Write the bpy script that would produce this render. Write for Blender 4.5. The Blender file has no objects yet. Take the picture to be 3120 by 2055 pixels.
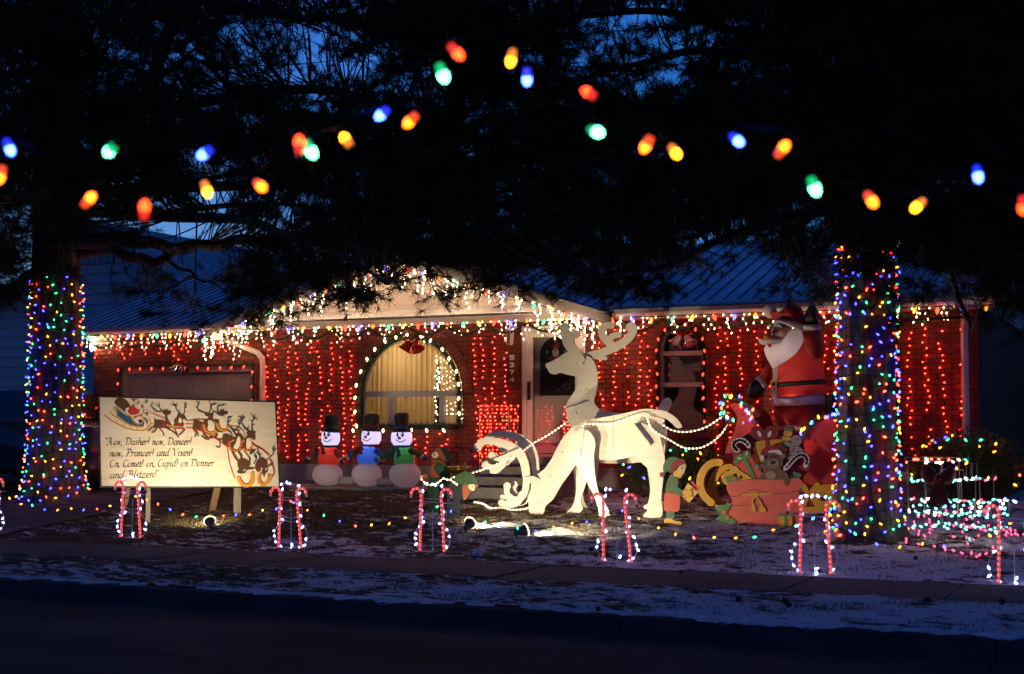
import bpy, bmesh, math, random
import numpy as np
from mathutils import Vector, Matrix
from mathutils.geometry import tessellate_polygon
EK = .0884         # lamp strengths are for exposure 0; the picture is exposed three and a half stops up
random.seed(7); np.EK = .0884         # lamp strengths are for exposure 0; the picture is exposed three and a half stops up
random.seed(7)
R = math.radians
scene = bpy.context.scene
col = scene.collection

# ------------------------------------------------------------------ camera, sky, exposure
PW, PH, FPX = 3120, 2055, 4333.3
YAW = R(25); PITCH = math.atan((1300 - PH/2)/FPX)
CAM = Vector((24.3*math.sin(YAW), -24.3*math.cos(YAW), 1.6))
cd = bpy.data.cameras.new('camera'); cam = bpy.data.objects.new('camera', cd); col.objects.link(cam)
cam.location = CAM; cam.rotation_euler = (math.pi/2 + PITCH, 0, YAW)
cd.sensor_width = 36; cd.lens = 36*FPX/PW; cd.clip_start = .1; cd.clip_end = 800
cd.dof.use_dof = True; cd.dof.focus_distance = 20.5; cd.dof.aperture_fstop = 2.2
scene.camera = cam
w = bpy.data.worlds.new('World'); scene.world = w; w.use_nodes = True
nt = w.node_tree; bg = nt.nodes['Background']
sky = nt.nodes.new('ShaderNodeTexSky'); sky.sky_type = 'NISHITA'; sky.sun_disc = False
sky.sun_elevation = R(-1.0); sky.sun_rotation = R(-40); sky.altitude = 0; sky.ozone_density = 6.0
tint = nt.nodes.new('ShaderNodeMix'); tint.data_type = 'RGBA'; tint.blend_type = 'MULTIPLY'; tint.inputs[0].default_value = 1
tint.inputs[7].default_value = (.60, 1.0, .74, 1)
nt.links.new(sky.outputs[0], tint.inputs[6]); nt.links.new(tint.outputs[2], bg.inputs[0])
bg.inputs[1].default_value = 0.15
sd = bpy.data.lights.new('sun', 'SUN'); sd.energy = 0.004; sd.angle = R(20); sd.color = (.6, .75, 1)
so = bpy.data.objects.new('sun', sd); col.objects.link(so); so.rotation_euler = (R(80), 0, R(25)); so.location = (0, -30, 40)
vs = scene.view_settings; vs.view_transform = 'Standard'; vs.look = 'None'; vs.exposure = 3.5; vs.gamma = 1; vs.use_curve_mapping = False
cy = scene.cycles
cy.max_bounces = 5; cy.diffuse_bounces = 2; cy.glossy_bounces = 2; cy.transmission_bounces = 3; cy.transparent_max_bounces = 12
cy.use_denoising = True; cy.sample_clamp_indirect = 2.0; cy.caustics_reflective = False; cy.caustics_refractive = False

# ------------------------------------------------------------------ view rays for reading positions off the photograph
fwd = Vector((-math.sin(YAW)*math.cos(PITCH), math.cos(YAW)*math.cos(PITCH), math.sin(PITCH)))
rgt = Vector((math.cos(YAW), math.sin(YAW), 0)); upv = rgt.cross(fwd)
def ray(x, y): return fwd + rgt*((x-PW/2)/FPX) - upv*((y-PH/2)/FPX)
def atd(x, y, D): return CAM + ray(x, y)*D
class Plane:
    def __init__(s, P0, n): s.P0 = Vector(P0); s.n = Vector(n).normalized()      # n points towards the street
    def __call__(s, x, y, off=0):
        d = ray(x, y); t = (s.P0 - CAM).dot(s.n)/d.dot(s.n)
        return CAM + d*t + s.n*off
def PY(Y): return Plane((0, Y, 0), (0, -1, 0))
def gz(X, Y):
    if Y < -6.9: return 0.0
    t = min(1, (Y+6.9)/5.8); return .5*t
def ground(x, y):
    d = ray(x, y); lo, hi = 1., 80.
    for i in range(50):
        m = (lo+hi)/2; p = CAM + d*m
        if p.z > gz(p.x, p.y): lo = m
        else: hi = m
    return CAM + d*lo

# ------------------------------------------------------------------ objects
def tag(o, label=None, cat=None, group=None, kind=None):
    if label: o['label'] = label
    if cat: o['category'] = cat
    if group: o['group'] = group
    if kind: o['kind'] = kind
    return o
def thing(name, label, cat, loc=(0, 0, 0), group=None):
    o = bpy.data.objects.new(name, None); o.empty_display_size = .1; col.objects.link(o); o.location = loc
    return tag(o, label, cat, group)
def link(name, me, parent=None):
    o = bpy.data.objects.new(name, me); col.objects.link(o)
    if parent is not None:
        o.parent = parent
        p = parent; off = Vector((0, 0, 0))
        while p is not None: off += p.location; p = p.parent
        o.location = -off          # vertices are given in world space
    return o
class MB:
    def __init__(s): s.v = []; s.f = []
    def add(s, vs, fs):
        b = len(s.v); s.v += [tuple(p) for p in vs]; s.f += [tuple(i+b for i in f) for f in fs]; return s
    def box(s, a, b):
        x0, y0, z0 = a; x1, y1, z1 = b
        return s.add([(x0,y0,z0),(x1,y0,z0),(x1,y1,z0),(x0,y1,z0),(x0,y0,z1),(x1,y0,z1),(x1,y1,z1),(x0,y1,z1)],
                     [(3,2,1,0),(4,5,6,7),(0,1,5,4),(1,2,6,5),(2,3,7,6),(3,0,4,7)])
    def tube(s, pts, r, n=6, cap=True):
        pts = [Vector(p) for p in pts]; m = len(pts)
        rs = r if isinstance(r, (list, tuple)) else [r]*m
        rings = []; u = None
        for i, p in enumerate(pts):
            t = (pts[min(i+1, m-1)] - pts[max(i-1, 0)])
            if t.length < 1e-9: t = Vector((0, 0, 1))
            t.normalize()
            if u is None:
                u = t.cross(Vector((.13, .37, .92)));
                if u.length < 1e-3: u = t.cross(Vector((1, 0, 0)))
            u = (u - t*u.dot(t)).normalized(); q = t.cross(u)
            rings.append([p + (u*math.cos(2*math.pi*k/n) + q*math.sin(2*math.pi*k/n))*rs[i] for k in range(n)])
        vs = [q for rg in rings for q in rg]
        fs = [(i*n+k, i*n+(k+1) % n, (i+1)*n+(k+1) % n, (i+1)*n+k) for i in range(m-1) for k in range(n)]
        if cap: fs += [tuple(reversed(range(n))), tuple((m-1)*n+k for k in range(n))]
        return s.add(vs, fs)
    def lathe(s, prof, c=(0, 0, 0), n=16, sx=1, sy=1, axis=None):
        c = Vector(c); M = Matrix.Identity(3)
        if axis is not None: M = Vector((0, 0, 1)).rotation_difference(Vector(axis)).to_matrix()
        vs = [c + M @ Vector((r*sx*math.cos(2*math.pi*k/n), r*sy*math.sin(2*math.pi*k/n), z)) for r, z in prof for k in range(n)]
        fs = [(i*n+k, i*n+(k+1) % n, (i+1)*n+(k+1) % n, (i+1)*n+k) for i in range(len(prof)-1) for k in range(n)]
        fs += [tuple(reversed(range(n))), tuple((len(prof)-1)*n+k for k in range(n))]
        return s.add(vs, fs)
    def ball(s, c, rx, ry=None, rz=None, n=16, m=10, M=None):
        ry = ry or rx; rz = rz or rx
        vs, fs = [], []
        c = Vector(c)
        for i in range(m+1):
            a = math.pi*i/m
            for k in range(n):
                b = 2*math.pi*k/n
                p = Vector((rx*math.sin(a)*math.cos(b), ry*math.sin(a)*math.sin(b), rz*math.cos(a)))
                vs.append(c + (M @ p if M else p))
        for i in range(m):
            for k in range(n): fs.append((i*n+k, (i+1)*n+k, (i+1)*n+(k+1) % n, i*n+(k+1) % n))
        return s.add(vs, fs)
    def prism(s, pts, n, t):                 # outline pts (world, coplanar), extruded by t behind (against n)
        n = Vector(n); pts = [Vector(p) for p in pts]; m = len(pts)
        nn = Vector((0, 0, 0))
        for i in range(m):
            a, b = pts[i], pts[(i+1) % m]; nn += a.cross(b)
        if nn.dot(n) < 0: pts.reverse()
        tri = tessellate_polygon([pts])
        vs = pts + [p - n*t for p in pts]; fs = []
        for a, b, c in tri:
            if (pts[b]-pts[a]).cross(pts[c]-pts[a]).dot(n) < 0: b, c = c, b
            fs.append((a, b, c)); fs.append((c+m, b+m, a+m))
        fs += [(i, i+m, (i+1) % m + m, (i+1) % m) for i in range(m)]
        return s.add(vs, fs)
    def mesh(s, name, mat=None, smooth=False):
        me = bpy.data.meshes.new(name); me.from_pydata(s.v, [], s.f)
        if mat: me.materials.append(mat)
        if smooth: me.polygons.foreach_set('use_smooth', [True]*len(me.polygons))
        me.update(); return me
    def build(s, name, mat, parent=None, smooth=False):
        return link(name, s.mesh(name, mat, smooth), parent)
def single(name, mb, mat, label, cat, group=None, smooth=False):
    return tag(mb.build(name, mat, None, smooth), label, cat, group)
def struct(name, mb, mat, parent=None, smooth=False):
    o = mb.build(name, mat, parent, smooth)
    if parent is None: o['kind'] = 'structure'
    return o
def copy_tree(o, parent=None):
    c = o.copy(); col.objects.link(c); c.parent = parent
    for ch in o.children: copy_tree(ch, c)
    return c
def crv(pts, k=5, closed=False):             # Catmull-Rom through 2D/3D tuples
    P = [np.array(p, float) for p in pts]; m = len(P); out = []
    rng = range(m) if closed else range(m-1)
    for i in rng:
        if closed: a, b, c, d = P[i-1], P[i], P[(i+1) % m], P[(i+2) % m]
        else: a, b, c, d = P[max(i-1, 0)], P[i], P[i+1], P[min(i+2, m-1)]
        for j in range(k):
            t = j/k
            out.append(.5*((2*b) + (-a+c)*t + (2*a-5*b+4*c-d)*t*t + (-a+3*b-3*c+d)*t**3))
    if not closed: out.append(P[-1])
    return [tuple(p) for p in out]

# ------------------------------------------------------------------ materials
def mat(name, c, rough=.6, c2=None, scale=8, detail=5, bump=0, bscale=None, metal=0, spec=.5, emit=None, estr=1, coords='Object', sx=None, trans=0, lo=.35, hi=.65):
    m = bpy.data.materials.new(name); m.use_nodes = True
    t = m.node_tree; b = t.nodes['Principled BSDF']
    b.inputs['Base Color'].default_value = (*c, 1); b.inputs['Roughness'].default_value = rough
    b.inputs['Metallic'].default_value = metal; b.inputs['Specular IOR Level'].default_value = spec
    if trans: b.inputs['Transmission Weight'].default_value = trans
    if c2 or bump:
        tc = t.nodes.new('ShaderNodeTexCoord'); mp = t.nodes.new('ShaderNodeMapping')
        t.links.new(tc.outputs[coords], mp.inputs[0])
        if sx: mp.inputs['Scale'].default_value = sx
    if c2:
        n = t.nodes.new('ShaderNodeTexNoise'); n.inputs['Scale'].default_value = scale; n.inputs['Detail'].default_value = detail
        t.links.new(mp.outputs[0], n.inputs[0])
        rp = t.nodes.new('ShaderNodeValToRGB'); rp.color_ramp.elements[0].color = (*c, 1); rp.color_ramp.elements[1].color = (*c2, 1)
        rp.color_ramp.elements[0].position = lo; rp.color_ramp.elements[1].position = hi
        t.links.new(n.outputs[0], rp.inputs[0]); t.links.new(rp.outputs[0], b.inputs['Base Color'])
    if bump:
        n2 = t.nodes.new('ShaderNodeTexNoise'); n2.inputs['Scale'].default_value = bscale or scale*3; n2.inputs['Detail'].default_value = 6
        t.links.new(mp.outputs[0], n2.inputs[0])
        bp = t.nodes.new('ShaderNodeBump'); bp.inputs['Strength'].default_value = bump; bp.inputs['Distance'].default_value = .02
        t.links.new(n2.outputs[0], bp.inputs['Height']); t.links.new(bp.outputs[0], b.inputs['Normal'])
    if emit:
        b.inputs['Emission Color'].default_value = (*emit, 1); b.inputs['Emission Strength'].default_value = estr*EK
    return m
def lamp_mat(name, c, k=1.0):
    m = bpy.data.materials.new(name); m.use_nodes = True; t = m.node_tree
    b = t.nodes['Principled BSDF']; b.inputs['Base Color'].default_value = (*[min(.8, .15+.1*x) for x in c], 1); b.inputs['Roughness'].default_value = .2
    b.inputs['Emission Color'].default_value = (*c, 1); b.inputs['Emission Strength'].default_value = k*EK
    return m
M = {}
M['red'] = lamp_mat('red_bulb', (26, .80, .28), 1.0)
M['blue'] = lamp_mat('blue_bulb', (.5, .6, 22.0), 1.0)
M['green'] = lamp_mat('green_bulb', (.2, 7.5, 2.4), 1.0)
M['amber'] = lamp_mat('amber_bulb', (10, 3.6, .16), 1.0)
M['orange'] = lamp_mat('orange_bulb', (10, 1.5, .1), 1.0)
M['warm'] = lamp_mat('warm_white_bulb', (22.0, 13.5, 7), 1.0)
M['warmx'] = lamp_mat('gable_warm_white_bulb', (110, 68, 38), 1.0)
M['cool'] = lamp_mat('cool_white_bulb', (3.2, 4.0, 9.0), 1.0)
M['c9red'] = lamp_mat('red_big_bulb', (9, .25, .10))
M['c9blue'] = lamp_mat('blue_big_bulb', (.5, .6, 7))
M['c9green'] = lamp_mat('green_big_bulb', (.1, 2.6, 1.0))
M['c9amber'] = lamp_mat('amber_big_bulb', (5, 2.2, .1))
M['c9orange'] = lamp_mat('orange_big_bulb', (4.5, .8, .05))
M['c9white'] = lamp_mat('white_big_bulb', (9, 7.0, 3.2))
M['mint'] = lamp_mat('mint_bulb', (.7, 3.6, 2.9))
M['pink'] = lamp_mat('pink_bulb', (5, .25, .7))
M['wire'] = mat('dark_green_wire', (.004, .006, .005), .7, spec=.1)
M['whitewire'] = mat('white_wire', (.6, .58, .55), .5)
M['steel'] = mat('painted_white_rod', (.55, .56, .58), .4)
M['mortar'] = mat('mortar', (.085, .055, .045), .9, (.055, .037, .03), 14, bump=.4)
M['conc'] = mat('concrete', (.30, .285, .27), .85, (.19, .18, .17), 3.5, bump=.35, bscale=40)
M['white'] = mat('white_painted_trim', (.74, .72, .70), .45, (.66, .63, .60), 5)
M['siding'] = mat('cream_siding', (.70, .655, .60), .5, (.64, .60, .545), 2.2, bump=.12, bscale=30, sx=(.3, 1, 3))
M['dark'] = mat('black_paint', (.010, .010, .011), .5)
M['glassy'] = None

# ------------------------------------------------------------------ ground, road, pavement, lawn
def n2(x, y, s=1.0, o=0):
    return (math.sin(x*1.7*s+o)*math.cos(y*2.3*s-o*1.3) + .5*math.sin(x*4.1*s-y*3.3*s+o*2) + .35*math.sin(x*9.3*s+y*7.7*s+o))/1.85
def ground_mat(name, snow_bias, snow_dir=.0, soil=(.050, .036, .020), soil2=(.105, .080, .040)):
    m = bpy.data.materials.new(name); m.use_nodes = True; t = m.node_tree; b = t.nodes['Principled BSDF']; L = t.links.new
    def N(k, **kw):
        n = t.nodes.new(k)
        for a, v in kw.items(): n.inputs[a].default_value = v
        return n
    tc = N('ShaderNodeTexCoord')
    mp = N('ShaderNodeMapping'); mp.inputs['Scale'].default_value = (.75, 1.5, 1); L(tc.outputs['Object'], mp.inputs[0])
    big = N('ShaderNodeTexNoise', Scale=.55, Detail=4.); L(tc.outputs['Object'], big.inputs[0])
    mid = N('ShaderNodeTexNoise', Scale=4.5, Detail=6., Roughness=.62); L(mp.outputs[0], mid.inputs[0])
    fine = N('ShaderNodeTexNoise', Scale=24., Detail=5., Roughness=.65); L(mp.outputs[0], fine.inputs[0])
    sep = N('ShaderNodeSeparateXYZ'); L(tc.outputs['Object'], sep.inputs[0])
    def math_(op, a, b_):
        n = t.nodes.new('ShaderNodeMath'); n.operation = op
        for i, q in enumerate((a, b_)):
            if isinstance(q, (int, float)): n.inputs[i].default_value = q
            else: L(q, n.inputs[i])
        return n.outputs[0]
    xg = math_('MULTIPLY', sep.outputs[0], snow_dir)
    v = math_('ADD', math_('ADD', math_('MULTIPLY', mid.outputs[0], 1.45), math_('MULTIPLY', fine.outputs[0], .55)), math_('MULTIPLY', big.outputs[0], .75))
    v = math_('ADD', math_('ADD', v, xg), snow_bias)
    mask = t.nodes.new('ShaderNodeValToRGB'); mask.color_ramp.elements[0].position = .49; mask.color_ramp.elements[1].position = .57; L(v, mask.inputs[0])
    sl = t.nodes.new('ShaderNodeValToRGB'); sl.color_ramp.elements[0].color = (*soil, 1); sl.color_ramp.elements[1].color = (*soil2, 1)
    sl.color_ramp.elements[0].position = .35; sl.color_ramp.elements[1].position = .7; L(fine.outputs[0], sl.inputs[0])
    mx = t.nodes.new('ShaderNodeMix'); mx.data_type = 'RGBA'; L(mask.outputs[0], mx.inputs[0]); L(sl.outputs[0], mx.inputs[6]); mx.inputs[7].default_value = (.72, .74, .78, 1)
    L(mx.outputs[2], b.inputs['Base Color']); b.inputs['Roughness'].default_value = .85; b.inputs['Specular IOR Level'].default_value = .2
    hgt = math_('ADD', math_('MULTIPLY', mask.outputs[0], .6), math_('MULTIPLY', fine.outputs[0], .8))
    bp = t.nodes.new('ShaderNodeBump'); bp.inputs['Strength'].default_value = 1.0; bp.inputs['Distance'].default_value = .09; L(hgt, bp.inputs['Height']); L(bp.outputs[0], b.inputs['Normal'])
    return m
M['lawn'] = ground_mat('lawn_grass_and_snow', -.91, .025)
M['verge'] = ground_mat('verge_grass_and_snow', -.88, .020)
M['earth'] = mat('dark_frozen_ground', (.05, .045, .035), .9, (.09, .08, .07), .6, bump=.3)
M['asphalt'] = mat('asphalt', (.016, .017, .019), .85, (.055, .055, .058), .9, detail=9, bump=.8, bscale=120, spec=.08, sx=(.35, 1.2, 1))
M['paving'] = mat('damp_pavement_concrete', (.085, .08, .08), .9, (.055, .052, .052), 1.6, bump=.3, bscale=60, spec=.15)
M['kerb'] = mat('dark_kerb_concrete', (.040, .040, .042), .9, (.022, .022, .024), 1.2, bump=.3, bscale=50, spec=.1)
X0, X1 = -34, 34
g = MB(); g.add([(-260, -260, -.30), (260, -260, -.30), (260, 260, -.30), (-260, 260, -.30)], [(0, 1, 2, 3)]); struct('ground', g, M['earth'])
rd = MB(); rd.box((X0, -24, -.29), (X1, -11.25, -.15)); struct('road', rd, M['asphalt'])
# kerb with rolled profile, cut into lengths
kroot = bpy.data.objects.new('kerb', None); col.objects.link(kroot); kroot['kind'] = 'structure'
prof = [(-11.25, -.16), (-10.85, -.138), (-10.78, -.12), (-10.70, -.06), (-10.62, -.012), (-10.55, -.004), (-10.42, -.002), (-10.42, -.28), (-11.25, -.28)]
x = -30.0
while x < 26:
    x1 = x + 3.0
    k = MB(); n = len(prof)
    k.add([(x+.008, y, z) for y, z in prof] + [(x1-.008, y, z) for y, z in prof], [(i, i+n, (i+1) % n + n, (i+1) % n) for i in range(n)] + [tuple(range(n)), tuple(reversed(range(n, 2*n)))])
    k.build('kerb_length', M['kerb'], kroot); x = x1
# ragged snow lying over the back of the kerb
ks = MB(); kx = np.arange(-24, 22, .05); kp = None
def kz(y): return float(np.interp(y, [-11.25, -10.85, -10.78, -10.70, -10.62, -10.55, -10.42], [-.16, -.138, -.12, -.06, -.012, -.004, -.002]))
for xx in kx:
    xx = float(xx); wd = .10 + .16*n2(xx, 2, .9) + .09*n2(xx, 7, 3.1, 1) + .05*n2(xx, 5, 8.3, 3) + .006*xx
    cur = None
    if wd > .015:
        ys = [-10.40, -10.40-wd*.5, -10.40-wd]; cur = [(xx, y, kz(y)+(.016, .014, .003)[i]) for i, y in enumerate(ys)]
    if cur and kp:
        ks.add(kp+cur, [(0, 3, 4, 1), (1, 4, 5, 2)])
    kp = cur
tag(ks.build('kerb_snow', mat('old_snow', (.55, .57, .62), .85, (.30, .31, .34), 7, bump=.6, bscale=30), None, True), 'ragged old snow lying over the back of the kerb', 'snow', None, 'stuff')
def sheet(y0, y1, dx, dy, zf):
    nx = int((X1-X0)/dx)+1; ny = int((y1-y0)/dy)+1
    xs = np.linspace(X0, X1, nx); ys = np.linspace(y0, y1, ny)
    vs = [(float(a), float(b), zf(a, b)) for b in ys for a in xs]
    fs = [(j*nx+i, j*nx+i+1, (j+1)*nx+i+1, (j+1)*nx+i) for j in range(ny-1) for i in range(nx-1)]
    return MB().add(vs, fs)
def lump(a, b): return .026*n2(a, b, 1.6) + .022*n2(a, b, 4.7, 2) + .015*n2(a, b, 9.1, 5)
struct('verge', sheet(-10.415, -8.42, .12, .07, lambda a, b: .012 + lump(a, b)*min(1, (b+10.415)/.15, (-8.42-b)/.15)), M['verge'], smooth=True)
struct('lawn', sheet(-6.9, 1.2, .10, .09, lambda a, b: gz(a, b) + .012 + lump(a, b)*min(1, (b+6.9)/.2) + .5*max(0, .0)), M['lawn'], smooth=True)
proot = bpy.data.objects.new('pavement', None); col.objects.link(proot); proot['kind'] = 'structure'
x = -28.3
while x < 24:
    dz = random.uniform(-.008, .008)
    k = MB().box((x+.007, -8.42, -.2), (x+1.517, -6.90, .012+dz)); k.build('slab', M['paving'], proot); x += 1.524
# ------------------------------------------------------------------ the brick house
HX0, HX1, ZT, ZB = -9.15, 7.65, 3.42, .92
def brick_mat():
    m = bpy.data.materials.new('red_brick'); m.use_nodes = True; t = m.node_tree; b = t.nodes['Principled BSDF']; L = t.links.new
    tc = t.nodes.new('ShaderNodeTexCoord'); sp = t.nodes.new('ShaderNodeSeparateXYZ'); L(tc.outputs['Object'], sp.inputs[0])
    cb = t.nodes.new('ShaderNodeCombineXYZ')
    for i, (k, ) in enumerate(((1/.213,), (1/.077,))):
        q = t.nodes.new('ShaderNodeMath'); q.operation = 'MULTIPLY'; q.inputs[1].default_value = k; L(sp.outputs[0 if i == 0 else 2], q.inputs[0])
        f = t.nodes.new('ShaderNodeMath'); f.operation = 'FLOOR'; L(q.outputs[0], f.inputs[0]); L(f.outputs[0], cb.inputs[i])
    wn = t.nodes.new('ShaderNodeTexWhiteNoise'); L(cb.outputs[0], wn.inputs[0])
    rp = t.nodes.new('ShaderNodeValToRGB'); e = rp.color_ramp.elements
    e[0].color = (.18, .034, .019, 1); e[1].color = (.29, .066, .036, 1); k = e.new(.5); k.color = (.22, .045, .025, 1); k = e.new(.85); k.color = (.16, .034, .022, 1)
    L(wn.outputs[0], rp.inputs[0])
    nz = t.nodes.new('ShaderNodeTexNoise'); nz.inputs['Scale'].default_value = 60; nz.inputs['Detail'].default_value = 6; L(tc.outputs['Object'], nz.inputs[0])
    hs = t.nodes.new('ShaderNodeMix'); hs.data_type = 'RGBA'; hs.blend_type = 'OVERLAY'; hs.inputs[0].default_value = .45; L(rp.outputs[0], hs.inputs[6]); L(nz.outputs[0], hs.inputs[7])
    L(hs.outputs[2], b.inputs['Base Color']); b.inputs['Roughness'].default_value = .7
    bp = t.nodes.new('ShaderNodeBump'); bp.inputs['Strength'].default_value = .5; bp.inputs['Distance'].default_value = .01; L(nz.outputs[0], bp.inputs['Height']); L(bp.outputs[0], b.inputs['Normal'])
    return m
M['brick'] = brick_mat()
WIN1 = dict(c=-1.98, r=1.04, spring=2.18, z0=1.60)
WIN2 = dict(c=3.04, r=.42, spring=2.86, z0=1.50)
WIN3 = dict(c=6.08, r=.42, spring=2.86, z0=1.50)
DOOR = (.20, 1.36, 1.14, 3.30)
GAR = (-8.46, -5.27, .40, 2.76)
RING = .19
def arch_half(W, z, grow=0):
    r = W['r'] + grow
    if z < W['z0'] - grow*.0: return 0
    if z <= W['spring']: return r if grow == 0 else W['r']
    d = z - W['spring']
    return math.sqrt(max(0, r*r - d*d)) if d < r else 0
def free(z, grow):
    blocks = []
    for W in (WIN1, WIN2, WIN3):
        h = arch_half(W, z, grow if z > W['spring'] else 0)
        if h > 0: blocks.append((W['c']-h, W['c']+h))
    for D in (DOOR, GAR):
        if D[2] < z < D[3]: blocks.append((D[0], D[1]))
    blocks.sort(); out = []; x = HX0
    for a, b in blocks:
        if a > x: out.append((x, a))
        x = max(x, b)
    out.append((x, HX1)); return out
house = thing('brick_house', 'low red brick house with white gable, front door and snowy ribbed metal roof', 'house', (0, 0, .4))
wall = MB(); bricks = []
rows = int((ZT - ZB)/.077)
for i in range(rows+1):
    z = ZB + i*.077
    for a, b in free(z+.038, RING):
        if b - a < .03: continue
        x = HX0 - (.1065 if i % 2 else 0) + math.floor((a-HX0)/.213)*.213 - .213
        while x < b:
            p, q = max(x, a)+.005, min(x+.203+.005, b)-.004
            if q - p > .03: bricks.append((p, q, z+.005, z+.072))
            x += .213
    for a, b in free(z+.038, 0): wall.box((a, 0, z-.0002), (b, .22, z+.0768))
# garage bay goes down to the drive
for i in range(int((ZB-.42)/.077)+1):
    z = ZB - (i+1)*.077
    for a, b in ((HX0, GAR[0]), (GAR[1], -4.95)):
        wall.box((a, 0, z-.0002), (b, .22, z+.0768)); x = a - (.1065 if i % 2 == 0 else 0)
        while x < b:
            p, q = max(x, a)+.005, min(x+.208, b)-.004
            if q-p > .03: bricks.append((p, q, z+.005, z+.072))
            x += .213
wl = wall.build('wall', M['mortar'], house)
bd = .011
def brick_mb(mb, p, q, z0, z1, y=0.0):
    d = bd + random.uniform(-.003, .003); e = .003
    mb.add([(p, y+.01, z0), (q, y+.01, z0), (q, y+.01, z1), (p, y+.01, z1), (p+e, y-d, z0+e), (q-e, y-d, z0+e), (q-e, y-d, z1-e), (p+e, y-d, z1-e)],
           [(4, 5, 6, 7), (0, 1, 5, 4), (1, 2, 6, 5), (2, 3, 7, 6), (3, 0, 4, 7)])
# the bricks that show largest: the wall between door and corner
cand = sorted([k for k, b in enumerate(bricks) if 1.5 < b[0] < 7.7 and b[2] > 1.75 and not (4.3 < b[0] < 5.35)], key=lambda k: -bricks[k][0])
cand = [k for k in cand if not (6.2 < bricks[k][0] < 7.0 and bricks[k][2] < 2.6)][:296]
cs = set(cand)
rest = MB()
for k, b in enumerate(bricks):
    if k in cs:
        m = MB(); brick_mb(m, *b); m.build('brick', M['brick'], wl)
    else: brick_mb(rest, *b)
o = rest.build('brickwork', M['brick'], wl); o['kind'] = 'stuff'
def arch_ring(W, name):
    mb = MB(); n = max(9, int(math.pi*(W['r']+.1)/.082))
    for k in range(n):
        a0 = math.pi*(k+.06)/n; a1 = math.pi*(k+.94)/n
        d = .018 + random.uniform(-.003, .003)
        P = []
        for y in (.02, -d):
            for r in (W['r'], W['r']+RING-.004):
                for a in (a0, a1): P.append((W['c']+r*math.cos(a), y, W['spring']+r*math.sin(a)))
        mb.add(P, [(4, 5, 7, 6), (0, 1, 5, 4), (2, 3, 7, 6), (0, 2, 6, 4), (1, 3, 7, 5)])
    o = mb.build(name, M['brick'], wl); o['kind'] = 'stuff'
    # reveal lining
    q = MB(); m = 28; vs = []
    for y in (-.002, .2):
        vs += [(W['c']+W['r'], y, W['z0'])] + [(W['c']+W['r']*math.cos(math.pi*k/m), y, W['spring']+W['r']*math.sin(math.pi*k/m)) for k in range(m+1)] + [(W['c']-W['r'], y, W['z0'])]
    L = m+3
    q.add(vs, [(k, k+1, L+k+1, L+k) for k in range(L-1)]); q.build('window_reveal', M['brick'], wl)
for W in (WIN1, WIN2, WIN3): arch_ring(W, 'arch_bricks')
MB().box((HX0, .225, .42), (HX0+.2, 8.6, ZT)).box((HX1-.2, .225, .42), (HX1, 8.6, ZT)).box((HX0, 8.4, .42), (HX1, 8.595, ZT-.003)).build('side_walls', M['brick'], house)
# concrete footing and terrace
MB().box((-4.93, -.06, .3), (.1, .21, ZB-.002)).box((1.45, -.06, .3), (HX1+.02, .21, ZB-.002)).build('footing', M['conc'], house)
MB().box((-4.6, -1.15, .2), (.10, -.063, .56)).build('terrace_slab', M['conc'], house)
st = MB(); st.box((.0, -1.0, .3), (1.55, .0, 1.10))
MB().box((-.02, -.98, .3), (1.56, -.002, 1.10)).build('porch', M['conc'], house)
for k in range(3): MB().box((.0+.001*k, -.985-.29*(3-k), .25), (1.54-.001*k, -.982-.29*(2-k) if k < 2 else -.982, .48+.155*k+.155)).build('step', M['conc'], house)

# glass: thin reflective panes that let the room show through
def glass_mat(name, tintc=(.9, .92, .95), k=.25):
    m = bpy.data.materials.new(name); m.use_nodes = True; t = m.node_tree; L = t.links.new
    for n in list(t.nodes):
        if n.type == 'BSDF_PRINCIPLED': t.nodes.remove(n)
    out = [n for n in t.nodes if n.type == 'OUTPUT_MATERIAL'][0]
    gl = t.nodes.new('ShaderNodeBsdfGlossy'); gl.inputs['Roughness'].default_value = .015
    tr = t.nodes.new('ShaderNodeBsdfTransparent'); tr.inputs[0].default_value = (*tintc, 1)
    lw = t.nodes.new('ShaderNodeFresnel'); lw.inputs[0].default_value = 1.5
    ad = t.nodes.new('ShaderNodeMath'); ad.operation = 'ADD'; ad.inputs[1].default_value = k; L(lw.outputs[0], ad.inputs[0])
    mx = t.nodes.new('ShaderNodeMixShader'); L(ad.outputs[0], mx.inputs[0]); L(tr.outputs[0], mx.inputs[1]); L(gl.outputs[0], mx.inputs[2]); L(mx.outputs[0], out.inputs[0])
    return m
M['glass'] = glass_mat('window_glass', (.85, .87, .9), .10)
M['curtain'] = mat('room_wall', (.50, .42, .30), .8)
M['sheer'] = None
M['darkroom'] = mat('dark_room', (.045, .04, .038), .8)
M['blind'] = mat('pale_blind', (.40, .38, .35), .6)
def arch_panel(W, y, r=None, m=30):
    r = r or W['r']
    vs = [(W['c']+r, y, W['spring'])] + [(W['c']+r*math.cos(math.pi*k/m), y, W['spring']+r*math.sin(math.pi*k/m)) for k in range(1, m)] + [(W['c']-r, y, W['spring'])]
    return vs
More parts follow.
